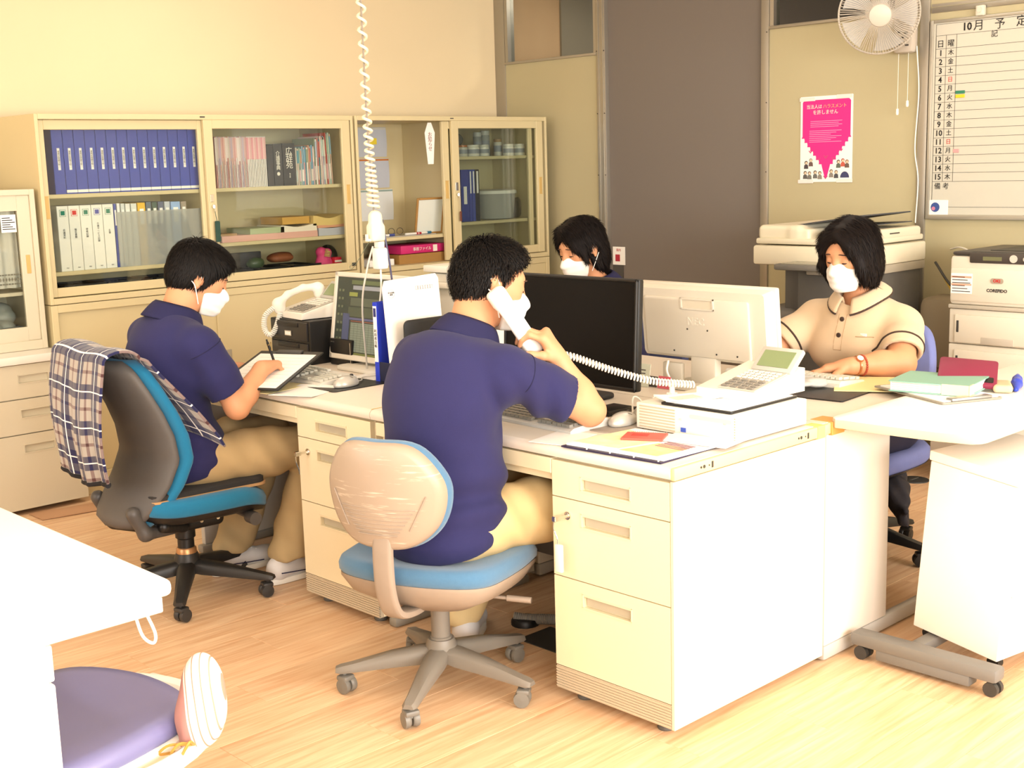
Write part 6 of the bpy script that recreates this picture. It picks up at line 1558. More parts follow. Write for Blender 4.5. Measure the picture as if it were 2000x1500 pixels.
MB().cyl((.042, -.0125, .042), (.042, -.0135, .042), .022, n=24).build('sticker_disc', mat('sticker_blue', '#39508f', .5), st_); MB().cyl((.034, -.0136, .036), (.034, -.0142, .036), .009, n=16).build('sticker_spot', mat('sticker_pink', '#c77f9a', .5), st_)
o = MB().box(.215, .255, -.03, -.004, BH+.004, BH+.05, .006).cyl((.235, -.03, BH+.03), (.235, -.034, BH+.03), .012, n=16).build('clip', mat('clear_clip', '#cfcabb', .2), t)
# poster
t = thing('poster', 'pink and white poster with a down arrow taped beside the fan', 'poster', (X-.0015, 1.795, 1.295), WR)
MB().box(0, .297, -.001, 0, 0, .42).build('sheet', M_paper, t)
def flat(name, pts, y, m, par): return MB().add([(p[0], y, p[1]) for p in pts], [tuple(range(len(pts)))]).build(name, m, par, smooth=False)
M_pink = mat('magenta_print', '#ee2a86', .5)
edge = [(.012, .225)]
for i in range(7): a = .225-.15*(i+1)/7; b = .012+.118*(i+1)/7; edge += [(b-.022, a+.012), (b-.006, a+.012), (b-.004, a+.002)]
edge += [(.14, .03), (.1485, .02), (.157, .03)]
right = [(.297-p[0], p[1]) for p in edge[:-3]][::-1]
poly = [(.022, .402), (.012, .392)]+edge+right+[(.285, .392), (.275, .402)]
n_ = len(poly); MB().prism(poly, 0, .0004, Matrix.Translation((0, -.001, 0)) @ rotm('X', PI/2)).build('arrow_print', M_pink, t, smooth=False)
txt(t, [('当法人は', .079, .368, .0225), ('を許しません', .143, .34, .024)], M_off); txt(t, [('ハラスメント', .196, .368, .0225)], mat('peach_print', '#f2b27a', .6), 'orange_lettering')
pl_ = MB()
for i in range(4): pl_.box(.058, .238-.02*(i % 2), -.0019, -.0014, .297-.009*i, .2995-.009*i)
for i in range(7): pl_.box(.052, .235-.03*(i % 3), -.0019, -.0014, .25-.009*i, .2525-.009*i)
pl_.build('text_lines', mat('pale_pink_print', '#f09ac4', .6), t)
ar_ = MB()
for (x0, z0, s_) in ((.06, .155, 1), (.148, .13, 1.2), (.148, .03, 1.2), (.235, .16, .9), (.11, .12, .9), (.19, .12, .9)):
    ar_.add([(x0-.012*s_, -.002, z0), (x0, -.002, z0-.014*s_), (x0+.012*s_, -.002, z0), (x0+.006*s_, -.002, z0), (x0, -.002, z0-.007*s_), (x0-.006*s_, -.002, z0)], [(0, 1, 4, 5), (1, 2, 3, 4)])
ar_.build('small_arrows', mat('dark_pink_print', '#c04a7a', .6), t, smooth=False)
for k_, (x0, z0, c, hc) in enumerate(((.035, .08, '#4a4348', '#3a3030'), (.062, .092, '#6a5350', '#8a8f86'), (.22, .082, '#5f6a5c', '#4a3a30'), (.245, .088, '#c05a4a', '#a8403a'), (.268, .082, '#6d5a52', '#8a5a48'), (.03, .03, '#5c5c58', '#40382f'), (.055, .028, '#74746c', '#5a5048'), (.088, .032, '#6a6a66', '#3a332e'), (.115, .028, '#8a8478', '#3f3a34'), (.18, .036, '#8a837a', '#5a4a40'), (.208, .032, '#4f5054', '#6a5a50'))):
    f = MB().prism([(x0-.013, z0-.014), (x0+.013, z0-.014), (x0+.011, z0+.004), (x0, z0+.01), (x0-.011, z0+.004)], 0, .0005, Matrix.Translation((0, -.001, 0)) @ rotm('X', PI/2)).build('figure_print', mat('fig'+c, c, .7), t)
    MB().cyl((x0, -.001, z0+.016), (x0, -.0016, z0+.016), .0095, n=14).build('head_print', mat('fig'+hc, hc, .7), f); MB().cyl((x0+.001, -.001, z0+.0145), (x0+.001, -.0019, z0+.0145), .0065, n=14).build('face_print', mat('figface', '#e8c8a8', .7), f)
MB().prism([(.24+.025*math.cos(a), .02+.03*max(0, math.sin(a))) for a in np.linspace(0, PI, 14)], 0, .0006, Matrix.Translation((.016, -.001, 0)) @ rotm('X', PI/2)).build('badge_print', mat('navy_print', '#3d4166', .6), t)
for (x0, z0) in ((-.006, .398), (.205, .404), (-.012, -.006), (.21, -.004)):
    MB().box(x0, x0+.09, -.003, -.0012, z0, z0+.018, .001, 1).build('tape_strip', mat('label_tape', '#e9dfd8', .5), t)
# small notice beside the door
t = thing('door_notice', 'small white notice with red square on the edge of the grey door', 'notice', (X+.018, 3.085, .74), WR)
MB().box(0, .095, -.0015, 0, .09, .195).build('sheet', M_paper, t); MB().box(.02, .055, -.0022, -.0015, .11, .15).build('red_square', mat('crimson_print', '#b02a3c', .6), t); MB().box(0, .08, -.003, 0, 0, .09).build('dark_card', mat('slate_card', '#4a4744', .6), t); txt(t, [('案内', .045, .175, .018)], M_red)
# wall fan
t = thing('wall_fan', 'white wall-mounted fan with wire guard and pull cords', 'fan', (3.02, 1.235, 2.05))
zax = vn((-.80, -.55, -.22)); xax = vn(np.cross((0, 0, 1), zax)); yax = np.cross(zax, xax)
FM = Matrix(((xax[0], yax[0], zax[0], 0), (xax[1], yax[1], zax[1], 0), (xax[2], yax[2], zax[2], 0), (0, 0, 0, 1)))
M_fan = mat('fan_ivory', '#bfb6a8', .4); g = MB(FM); R_ = .178
for k_ in range(90):
    a = 2*PI*k_/90; c_, s__ = math.cos(a), math.sin(a); b2 = a+.12
    g.tube([(.05*c_, .05*s__, .062), (.12*math.cos(a+.05), .12*math.sin(a+.05), .056), (.175*math.cos(b2-.02), .175*math.sin(b2-.02), .035), (R_*math.cos(b2), R_*math.sin(b2), .0)], .0011, 5)
gd = g.build('guard', M_fan, t)
g = MB(FM)
for k_ in range(60):
    a = 2*PI*k_/60; g.tube([(R_*math.cos(a), R_*math.sin(a), 0), (.17*math.cos(a), .17*math.sin(a), -.04), (.05*math.cos(a), .05*math.sin(a), -.055)], .0011, 4)
g.build('rear_guard', M_fan, t)
MB(FM).tube([(R_*math.cos(a), R_*math.sin(a), 0) for a in np.linspace(0, 2*PI, 60, endpoint=False)], .0045, 8, True).build('guard_ring', M_fan, t)
MB(FM).lathe([(0, .072), (.035, .071), (.048, .066), (.052, .058), (.05, .054), (0, .054)], 30).build('guard_cap', M_fan, t)
for k_ in range(5):
    a0 = 2*PI*k_/5
    MB(FM).sheet(lambda u, v: ((.03+.135*u)*math.cos(a0+(v-.5)*(.5+.35*u)), (.03+.135*u)*math.sin(a0+(v-.5)*(.5+.35*u)), .012+.03*(v-.5)), 8, 6, .002).build('blade', mat('blade_smoke', '#c9c8c4', .15, alpha=.45), t)
MB(FM).lathe([(0, .04), (.028, .038), (.03, .0), (.055, -.04), (.055, -.1), (.04, -.13), (0, -.135)], 24).build('motor', M_fan, t)
MB().box(.165, .228, -.075, .025, -.17, .1, .018).build('control_box', M_fan, t)
MB().cyl((.05, .03, -.01), (.19, -.02, .02), .022, n=14).build('bracket', M_fan, t)
kn = MB()
for (yy, zz) in ((-.01, -.075), (-.045, -.08), (-.025, -.1), (-.01, -.13), (-.05, -.135)): kn.box(.161, .166, yy-.008, yy+.008, zz-.003, zz+.003)
kn.build('print_marks', M_dark, t)
for yy, zz in ((.0, -.42), (-.05, -.385)):
    MB().tube([(.18, yy, -.17), (.18, yy, zz)], .0012, 5).build('pull_cord', M_white, t); MB().lathe([(0, 0), (.006, 0), (.007, -.02), (.005, -.028), (0, -.028)], 10, (.18, yy, zz)).build('pull_knob', M_white, t)
pc_ = spline([(.2, -.08, -.14), (.21, -.09, -.35), (.215, -.075, -.6), (.215, -.095, -.75), (.2, -.095, -.95)], 8); MB().tube(pc_, .003, 6).build('power_cord', M_white, t)

# ------------------------------------------------------------------ copier
t = thing('photocopier', 'large cream and dark grey photocopier behind the woman in beige', 'copier', (2.52, 1.285, 0))
M_cop = mat('copier_cream', '#d8cfb6', .45); M_copd = mat('copier_dark', '#55524d', .5)
MB().box(0, .56, -.28, .28, .942, 1.03, .012).build('scanner_bed', M_cop, t); MB().box(.01, .555, -.278, .0, .905, .943, .004).build('lower_band', mat('copier_taupe', '#a39a88', .5), t)
MB().box(.01, .55, -.27, .27, 1.036, 1.062, .008).build('platen_cover', M_cop, t)
s = SDF().box((.28, .16, 1.085), (.25, .115, .035), .02, None, .03).box((.28, .05, 1.075), (.25, .05, .03), .012, None, .03).box((.28, -.17, 1.075), (.25, .1, .025), .012, None, .02); s.build('document_feeder', M_cop, t, .008)
MB().sheet(lambda u, v: (.08+.42*v, .10-.33*u, 1.118+.045*u), 8, 4, .006).build('feeder_tray', mat('tray_slate', '#3d3f42', .5), t)
MB().sheet(lambda u, v: (.1+.38*v, -.05-.2*u, 1.112+.008*u), 4, 4, .004).build('exit_tray', mat('tray_slate', '#3d3f42', .5), t)
MB().box(.25, .33, -.2735, -.27, 1.075, 1.08).build('slot', M_dark, t)
MB().box(-.14, .02, -.17, .07, .935, .962, .008).build('control_panel', mat('panel_slate', '#6c6860', .5), t); MB().box(-.125, .0, -.14, .04, .961, .965, .002).build('touch_screen', mat('panel_glass', '#8f8a78', .2), t)
MB().box(.03, .54, -.265, .06, .04, .93, .012).build('body', M_copd, t); MB().box(.08, .5, .05, .16, .5, .93, .01).build('column', M_copd, t)
s = SDF().box((.28, .17, .66), (.22, .1, .09), .05, None, .03).box((.28, .19, .60), (.23, .1, .06), .02); s.build('output_tray', mat('copier_mid', '#6a6660', .5), t, .008)
MB().box(.03, .54, .06, .265, .04, .5, .012).build('paper_cabinet', mat('copier_cream2', '#c9c0aa', .5), t)
for xx in (.1, .5):
    for yy in (-.2, .2): MB().cyl((xx-.015, yy, .022), (xx+.015, yy, .022), .022, n=14).box(xx-.01, xx+.01, yy-.01, yy+.01, .022, .05).build('castor', M_black, t)

# ------------------------------------------------------------------ laser printer and its stand
t = thing('printer_stand', 'low beige stand carrying the laser printer', 'stand', (2.72, .44, 0))
MB().box(0, .5, -.34, .34, .43, .465, .006).build('top', M_chest, t); MB().box(.03, .48, -.32, .32, .03, .43, .004).build('body', M_chest, t)
for zz in (.06, .25): MB().box(.022, .03, -.31, .31, zz, zz+.17, .003).build('drawer', M_chest, t)
t = thing('laser_printer', 'off-white laser printer with two paper trays and dark top panel', 'printer', (2.74, .715, .466), WR)
M_pr = mat('printer_white', '#dcd5c4', .45); W_ = .47
MB().box(0, W_, 0, .48, .32, .53, .018).build('body', M_pr, t)
MB().box(.006, W_-.006, -.006, .02, .335, .478, .01).build('front_cover', M_pr, t)
MB().box(.012, W_-.012, .0, .46, .5305, .545, .006).box(.09, W_-.012, -.008, .03, .50, .545, .006).build('top_panel', mat('printer_dark', '#47413c', .4), t)
MB().box(.13, W_-.06, .1, .42, .5455, .547).build('paper_well', M_black, t)
MB().box(.15, .23, -.0095, -.007, .512, .528).build('display', mat('lcd_olive', '#6f7050', .3), t)
for (x0, r) in ((.28, .016), (.33, .01), (.36, .01)): MB().cyl((x0, -.008, .522), (x0, -.012, .522), r, n=18).build('button', M_lgrey, t)
MB().box(-.002, W_+.002, .0, .48, .305, .322, .004).build('waist_band', mat('printer_band', '#b9b2a2', .45), t)
for z0 in (.155, .005):
    MB().box(.0, W_, .01, .48, z0, z0+.148, .006).build('tray_housing', M_pr, t)
    d = MB().box(.03, W_-.01, -.002, .02, z0+.006, z0+.125, .004).build('paper_tray', M_pr, t)
    MB().box(.15, .29, -.004, -.001, z0+.006, z0+.035, .004).build('grip', mat('grip_shade', '#bdb5a6', .5), d); MB().box(.04, .05, -.005, -.001, z0+.05, z0+.1, .002).build('level_gauge', M_dark, d)
sk = MB().box(.012, .105, -.0075, -.006, .37, .455).build('notice_label', M_paper, t)
pl_ = MB()
for i in range(6): pl_.box(.018, .098-.012*(i % 3), -.0085, -.0074, .378+.012*i, .381+.012*i)
pl_.build('label_print', M_ink, sk); MB().box(.014, .103, -.0083, -.0074, .436, .444).box(.014, .103, -.0083, -.0074, .405, .412).build('label_bands', mat('salmon_band', '#e5a58c', .6), sk)
MB().prism(rpoly(.185, .24, .418, .44, .01), 0, .003, Matrix.Translation((0, -.006, 0)) @ rotm('X', PI/2)).build('badge', mat('badge_taupe', '#a89a88', .4), t)
q_ = txt(t, [('OKI', .2125, .429, .018, dict(bold=.0006))], M_red); q_.location = (0, -.0075, 0); q_ = txt(t, [('COREFIDO', .213, .388, .018, dict(bold=.0006))], M_ink, 'model_lettering'); q_.location = (0, -.0048, 0)
# loose cables between copier and printer
for i, (pts, r, m_, lb) in enumerate((([(3.24, .97, .98), (3.1, .85, 1.0), (2.95, .70, .985)], .004, M_white, 'white cable running over to the laser printer'), ([(3.1, .97, .93), (3.05, .86, .83), (2.98, .73, .81)], .006, M_dark, 'dark cable sagging between copier and printer'), ([(3.12, .96, .9), (3.06, .85, .79), (2.98, .72, .74)], .005, mat('yellow_cable', '#c8a84a', .5), 'yellow cable sagging between copier and printer'), ([(3.14, .95, .75), (3.1, .9, .6), (3.05, .86, .45), (3.0, .78, .33), (2.98, .7, .36)], .003, M_white, 'thin white cable dropping beside the copier'), ([(3.13, .97, .68), (3.08, .9, .5), (3.0, .8, .42), (2.95, .72, .5)], .003, M_white, 'thin white cable curving up to the printer'))):
    o = MB().tube(spline(pts, 8), r, 7).build('cable', m_); tag(o, lb, 'cable', 'cables beside the copier')
o = MB().box(3.0, 3.2, .74, 1.0, .45, .78, .04).build('cardboard_box', mat('dim_box', '#8d7f66', .8)); tag(o, 'dull brown box in the gap beside the copier', 'box')

# ------------------------------------------------------------------ hanging power cord
t = thing('ceiling_power_cord', 'white coiled power cord hanging from the ceiling with an outlet block', 'power cord', (.39, 1.62, 1.175))
path = [(-.006, 0, ROOM_H-1.175), (-.010, 0, .8), (-.008, 0, .45), (-.002, 0, .25), (.004, 0, .125)]
P_ = spline(path, 30); L_ = [0]
coilpts = []; ang = 0.; z = path[0][2]; pprev = None
for i in range(1400):
    zz = ROOM_H-1.175-(ROOM_H-1.175-.118)*i/1399; fr_ = (zz-.118)/(ROOM_H-1.175-.118)
    pitch = .017+.028*min(1, max(0, (zz-.23)/.35)); ang += 2*PI*((ROOM_H-1.175-.118)/1399)/pitch; r_ = .0125+.006*max(0, 1-(zz-.118)/.2)
    xx = float(np.interp(zz, [.1, .25, .45, .8, 1.5], [.004, -.002, -.008, -.010, -.006])); coilpts.append((xx+r_*math.cos(ang), r_*math.sin(ang), zz))
MB().tube(coilpts, .0052, 6).build('coil', mat('cord_cream', '#efe2c4', .5), t)
MB().tube([(float(np.interp(zz, [.1, .25, .45, .8, 1.5], [.004, -.002, -.008, -.010, -.006])), 0, zz) for zz in np.linspace(.1, ROOM_H-1.175, 20)], .0035, 6).build('inner_cable', mat('inner_grey', '#8c8376', .6), t)
s = SDF().cone((.008, 0, .085), (.008, 0, .03), .024, .026, .01).box((.008, 0, .03), (.028, .022, .03), .01, None, .01); s.half((0, 0, .002), (0, 0, -1)); s.build('outlet_block', mat('outlet_cream', '#eadfc6', .45), t, .003)
MB().box(-.03, -.018, -.006, .006, .004, .012).box(-.034, -.03, -.006, .006, .004, .028).build('hook', M_white, t)
a_d = thing('power_adapter', 'white plug adapter under the hanging outlet block', 'adapter', (.408, 1.615, 1.08)); MB().box(-.022, .022, -.02, .02, 0, .075, .008).box(-.014, .012, -.014, .014, .075, .096, .003).build('case', M_white, a_d)
for i, (pts, m_, lb) in enumerate((([(.408, 1.615, 1.08), (.408, 1.62, 1.0), (.41, 1.66, .85), (.45, 1.72, .71)], M_white, 'white lead dropping from the plug adapter'), ([(.42, 1.61, 1.25), (.425, 1.6, 1.17), (.44, 1.6, 1.07), (.47, 1.62, .9), (.5, 1.66, .71)], mat('violet_grey_cable', '#4b4a66', .5), 'dark violet lead beside the outlet block'), ([(.39, 1.63, 1.16), (.375, 1.65, 1.08), (.37, 1.68, .95), (.43, 1.75, .71)], M_lgrey, 'pale grey lead behind the plug adapter'))):
    o = MB().tube(spline(pts, 8), .0035, 7).build('cable', m_); tag(o, lb, 'cable', 'leads under the hanging outlet')
o = MB().tube(spline([(.37, 1.62, 1.18), (.8, 2.3, 1.03), (1.3, 3.0, .97), (1.69, 3.485, .94)], 12), .0012, 5).build('string', mat('thin_green_string', '#8fa08a', .7)); tag(o, 'thin green string from the outlet block towards the cabinet', 'string')
# ------------------------------------------------------------------ desk equipment
def keyboard(label, x, y, z, rz, m_body, m_key, L=.44, W_=.15):
    t = thing('keyboard', label, 'keyboard', (x, y, z), rz)
    MB().prism([(-W_/2, 0), (W_/2, 0), (W_/2, .018), (W_/2-.01, .026), (-W_/2+.012, .014), (-W_/2, .008)], -L/2, L/2, rotm('Y', 0) @ Matrix(((0, 0, 1, 0), (1, 0, 0, 0), (0, 1, 0, 0), (0, 0, 0, 1)))).build('case', m_body, t, sharp=30)
    kb = MB(); p_ = .0185
    def key(u, v, w_=1., h_=1.):
        yy = -W_/2+.018+v*p_; zz = .014+(yy+W_/2-.012)*.115
        kb.prism([(-(w_*p_)/2+.0012, -p_*h_/2+.0012), ((w_*p_)/2-.0012, -p_*h_/2+.0012), ((w_*p_)/2-.003, p_*h_/2-.002), (-(w_*p_)/2+.003, p_*h_/2-.002)], zz, zz+.008, TR(-L/2+.022+u*p_, yy, 0))
    for r_ in range(5):
        for c_ in range(14): key(c_+.25*(r_ % 2), r_)
        for c_ in (15.2, 16.2, 17.2):
            if r_ in (0, 3, 4): key(c_, r_)
        for c_ in (18.6, 19.6, 20.6, 21.4): key(c_, r_)
    for c_ in range(16): key(c_+.12*(c_//4), 5.5)
    k = kb.build('keys', m_key, t, sharp=25); k['kind'] = 'stuff'; return t
M_kbd = mat('keyboard_pale', '#d9d6cc', .5); M_kkey = mat('keycap_pale', '#cfcdc0', .5)
keyboard('pale keyboard in front of the lit monitor, partly under the clipboard', .225, 1.845, .7005, WR-.06, M_kbd, M_kkey)
keyboard('grey white keyboard under the arm of the phoning man', .205, .66, .7005, WR-.05, mat('keyboard_grey', '#c4c1ba', .45), mat('keycap_grey', '#8b887f', .5))
keyboard('pale keyboard under the hands of the woman in beige', 1.20, .46, .7005, PI/2, M_kbd, M_kkey)
def mouse(label, x, y, z, rz, m_, cable=True):
    t = thing('computer_mouse', label, 'mouse', (x, y, z), rz)
    s = SDF().ell((0, 0, .008), (.055, .031, .028), None, .01).half((0, 0, 0), (0, 0, -1)); s.build('shell', m_, t, .003)
    MB().tube([(.005, y_, .0335-.6*y_*y_*9) for y_ in np.linspace(-.028, .028, 9)], .0008, 5).build('button_split', M_dark, t); MB().cyl((.028, -.003, .031), (.028, .003, .031), .007, n=12).build('wheel', M_dark, t)
    if cable: MB().tube(spline([(.053, 0, .008), (.09, .01, .006), (.14, .05, .004), (.19, .03, .004)], 6), .002, 6).build('cable', M_lgrey, t)
    return t
M_silv = mat('silver_plastic', '#c3c0b8', .3, metal=.3)
mouse('silver mouse on the black mat beside the pale keyboard', .20, 1.565, .7035, .2, M_silv); o = MB().prism(rpoly(-.11, .115, -.07, .09, .012), 0, .003).build('mouse_mat', M_black); o.location = (.215, 1.575, .7003); tag(o, 'black mouse mat under the silver mouse', 'mouse mat')
mouse('silver mouse by the elbow of the phoning man', .30, .415, .7035, .1, M_silv); o = MB().prism(rpoly(-.1, .1, -.075, .075, .06), 0, .003).build('mouse_mat', mat('taupe_mat', '#9a9288', .8)); o.location = (.29, .42, .7003); tag(o, 'round-ended taupe mouse mat by the phoning man', 'mouse mat')
mouse('second grey mouse behind the silver one near the black monitor', .42, .44, .7005, .5, mat('mouse_grey', '#a6a199', .35))

def monitor(name, label, loc, rz, w_, h_, m_case, screen, tilt=0., zc=.2, depth=.045, bez=.018, base=True):
    t = thing(name, label, 'monitor', loc, rz); T = TR(0, 0, zc) @ rotm('X', tilt)
    mb = MB(T); mb.box(-w_/2, w_/2, 0, depth*.5, -h_/2, h_/2, .006); mb.build('case', m_case, t)
    fr_ = MB(T); b = bez
    fr_.box(-w_/2, w_/2, -.008, .001, h_/2-b, h_/2, .003, 1).box(-w_/2, w_/2, -.008, .001, -h_/2, -h_/2+b*1.2, .003, 1).box(-w_/2, -w_/2+b, -.008, .001, -h_/2, h_/2, .003, 1).box(w_/2-b, w_/2, -.008, .001, -h_/2, h_/2, .003, 1); fr_.build('bezel', m_case, t)
    sc = MB(T).box(-w_/2+b, w_/2-b, -.003, 0, -h_/2+b, h_/2-b).build('screen', screen, t)
    if base:
        MB().box(-.035, .035, .012, .045, .01, zc-.05, .006).build('neck', m_case, t); MB().prism(rpoly(-.12, .12, -.1, .1, .04), 0, .014, bev=.004).build('base', m_case, t)
    return t, T, sc
M_scr = mat('lcd_dark_green', '#3d453f', .25, emit='#4d5a4e', estr=.12)
t, T, sc = monitor('monitor', 'white framed monitor showing a grid spreadsheet on the young man\'s desk', (.50, 1.80, .7005), WR, .47, .325, mat('monitor_white', '#e3ded2', .4), M_scr, math.radians(-9), .185)
def ui(x0, x1, z0, z1, c, nm='window_print', e=.15): MB(T).box(x0, x1, -.0042, -.003, z0, z1).build(nm, mat('ui'+c, c, .4, emit=c, estr=e), sc)
ui(-.13, .21, .12, .135, '#5d6a4c'); ui(-.12, .2, .10, .115, '#8f96a0'); ui(-.14, -.09, .075, .09, '#8a9450'); ui(-.13, .21, .04, .07, '#565f52'); ui(-.14, .21, .0, .035, '#4d5748'); ui(-.13, .21, -.012, -.004, '#5a5f86'); ui(-.12, .21, -.018, -.0155, '#9a5a50')
gr_ = MB(T)
for i in range(13): gr_.box(-.12, .21, -.0044, -.0042, -.13+i*.0085, -.1292+i*.0085)
for i in range(16): gr_.box(-.12+i*.022, -.1192+i*.022, -.0044, -.0042, -.13, -.026)
ui(-.12, .21, -.13, -.022, '#7d8a7f', 'sheet_print'); gr_.build('sheet_grid', mat('ui_line', '#4a5750', .4), sc)
ui(-.17, -.13, -.13, .01, '#4a5578'); ui(-.21, .21, -.145, -.133, '#6a7440')
ic = MB(T)
for i in range(8): ic.box(-.205, -.193, -.0044, -.003, -.12+i*.03, -.111+i*.03); ic.box(-.185, -.173, -.0044, -.003, -.12+i*.03, -.111+i*.03)
ic.build('icon_print', mat('ui_icon', '#66705c', .4), sc)
bg_ = txt(t, [('NEC', 0, 0, .008)], M_lgrey, 'brand_lettering'); bg_.matrix_local = T @ TR(-.22, -.0078, .153)
t, T, sc = monitor('monitor', 'large black monitor with switched-off screen in front of the phoning man', (.515, .825, .7005), WR, .565, .335, mat('monitor_black', '#151413', .45), mat('screen_black', '#090808', .5, spec=.2), math.radians(-3), .215, .05, .010)
MB(T).box(-.2, .2, .02, .05, -.12, .12, .02).build('back_housing', M_black, t)
# white monitor seen from behind
t = thing('monitor', 'white monitor seen from behind with vents and embossed letters', 'monitor', (.90, .597, .682), WR, None)
M_mw = mat('monitor_white_back', '#d2cbbc', .42); T = TR(0, 0, .225) @ rotm('X', math.radians(6))
MB(T).box(-.268, .268, .02, .04, -.125, .125, .006).build('front_frame', M_mw, t)
MB(T).box(-.25, .25, .0385, .041, -.11, .11).build('screen', mat('screen_black', '#090808', .5, spec=.2), t)
bk = MB(T); loft(bk, rpoly(-.262, .262, -.118, .118, .012), [(1.0, .0), (.995, .012), (.93, .032)], lambda a, b, c: (a, .022-c, b)); hb = bk.build('back_housing', M_mw, t, sharp=25)
MB(T).prism(rpoly(-.225, .19, -.105, .085, .01), 0, .012, TR(0, -.008, 0) @ rotm('X', PI/2), bev=.004).build('raised_panel', M_mw, hb)
vt = MB(T)
for i in range(26): vt.box(.205, .24, -.008, -.0045, -.1+i*.0072, -.0968+i*.0072)
for i in range(24): vt.box(-.225+i*.0065, -.222+i*.0065, -.0075, -.004, .095, .103); vt.box(.05+i*.0065, .053+i*.0065, -.0075, -.004, .095, .103)
vt.build('vents', mat('vent_shadow', '#a59a82', .6), hb)
MB(T).box(-.07, .06, -.024, -.018, .082, .087).box(-.07, .06, -.024, -.018, .05, .055).box(-.07, -.065, -.024, -.018, .05, .087).box(.055, .06, -.024, -.018, .05, .087).build('handle', M_mw, hb); MB(T).box(-.065, .055, -.0205, -.0195, .055, .082).build('handle_recess', mat('recess_cream', '#cfc6b2', .6), hb)
bm2 = MB(T); text_into(bm2, 'NEC', .034, Matrix.Translation((-.015, -.0205, .01)) @ rotm('X', PI/2), ext=.0012, bold=.0008); bm2.build('embossed_lettering', M_mw, hb, smooth=False)
for (xx, zz) in ((-.05, -.015), (.03, -.015), (-.11, -.09), (.06, -.09), (.14, -.09)): MB(T).cyl((xx, -.0205, zz), (xx, -.0215, zz), .003, n=10).build('screw', M_dark, hb)
MB().box(-.05, .05, -.005, .03, .03, .15, .008).build('neck', M_mw, t); MB().prism(rpoly(-.12, .12, -.08, .1, .03), .0187, .033, bev=.004).build('base', M_mw, t)
MB().box(-.17, -.09, .0, .02, .019, .09, .006).build('port_cover', M_mw, t)
MB().tube(spline([(-.12, -.03, .1), (-.11, -.05, .07), (-.08, -.06, .04), (-.05, -.05, .024)], 6), .004, 6).build('cable', M_white, t)
for (px, py, w_, h_, c, lb) in ((.8, .79, .09, .075, '#d9dcc8', 'pale green printed card propped under the white monitor'), (.81, .69, .05, .04, '#d96a78', 'small pink card under the white monitor'), (.815, .745, .045, .035, '#4f4844', 'small dark card under the white monitor')):
    t = thing('card', lb, 'card', (px, py, .701), WR, None, (math.radians(-12), 0, WR)); MB().box(-w_/2, w_/2, 0, .0015, 0, h_).build('sheet', mat('card'+c, c, .6), t)
    q_ = MB()
    for i in range(4): q_.box(-w_*.4, w_*.3, -.0004, 0, h_*(.25+.15*i), h_*(.3+.15*i))
    q_.build('print_lines', M_rubber, t)

# phones
def telephone(label, loc, rz, tilt, handset=True, lcd=True):
    t = thing('telephone', label, 'telephone', loc, rz)
    M_ph = mat('phone_white', '#ece6da', .4)
    W_, D = .20, .225; T = rotm('X', tilt)
    MB().prism([(-D/2, 0), (D/2, 0), (D/2, .02+D*math.tan(tilt)), (-D/2, .022)], -W_/2, W_/2, Matrix(((0, 0, 1, 0), (1, 0, 0, 0), (0, 1, 0, 0), (0, 0, 0, 1))), bev=.003).build('base', M_ph, t, sharp=30)
    U = TR(0, -D/2, .022) @ T; x0 = -.035
    MB(U).box(x0, W_/2-.006, .012, .16, .0, .004, .002, 1).build('key_plate', mat('phone_plate', '#b9b5aa', .45), t)
    kb = MB(U)
    for i in range(6):
        for j in range(4): kb.box(x0+.006+i*.0195, x0+.021+i*.0195, .088+j*.0165, .099+j*.0165, .004, .0075, .0015, 1)
    kb.build('line_keys', mat('phone_key', '#e6e1d6', .4), t)
    kd = MB(U)
    for i in range(4):
        for j in range(4): kd.box(x0+.008+i*.029, x0+.03+i*.029, .018+j*.0165, .029+j*.0165, .004, .008, .002, 1)
    kd.build('dial_keys', mat('phone_key_dark', '#7f7b73', .4), t)
    if lcd:
        V_ = TR(0, -D/2+.165*math.cos(tilt), .022+.165*math.sin(tilt)) @ rotm('X', tilt+math.radians(32))
        MB(V_).box(x0-.004, W_/2-.002, 0, .085, -.012, .004, .004).build('display_housing', mat('phone_silver', '#b9b6ad', .4), t); MB(V_).box(x0+.012, W_/2-.018, .014, .07, .0042, .006).build('lcd', mat('lcd_green', '#7f8f66', .3), t)
    if handset:
        s = SDF(); s.chain([U @ Vector((-.068, .0, .03)), U @ Vector((-.068, .05, .052)), U @ Vector((-.068, .12, .055)), U @ Vector((-.068, .18, .04))], [.016, .013, .013, .016], .012)
        for yy in (.0, .185): s.cone(U @ Vector((-.068, yy, .03)), U @ Vector((-.068, yy, .012)), .025, .024, .012)
        s.build('handset', M_ph, t, .004)
        path = spline([U @ Vector((-.068, -.015, .025)), U @ Vector((-.085, -.06, .0)), U @ Vector((-.09, -.075, -.05)), U @ Vector((-.075, -.065, -.075)), U @ Vector((-.06, -.04, -.05)), U @ Vector((-.06, -.005, .0))], 10)
        MB().tube(coil(path, .0085, .0072, 9), .0032, 6).build('coiled_cord', M_white, t)
    return t
def black_drawers():
    t = thing('desktop_drawer_unit', 'black two-drawer desktop organiser under the left telephone', 'organiser', (.40, 2.325, .7005), WR)
    MB().box(0, .265, .006, .3, 0, .165, .004).build('body', M_black, t)
    for z0 in (.008, .088):
        d = MB().box(.012, .253, -.002, .01, z0, z0+.072, .004).build('drawer', mat('black_satin', '#262423', .35), t)
        MB().box(.06, .2, -.006, -.001, z0+.052, z0+.068, .004).build('grip_slot', M_black, d); MB().box(.11, .155, -.005, -.002, z0+.016, z0+.036, .001, 1).build('label_frame', M_chrome, d); MB().box(.116, .149, -.006, -.004, z0+.02, z0+.032).build('label', M_paper, d)
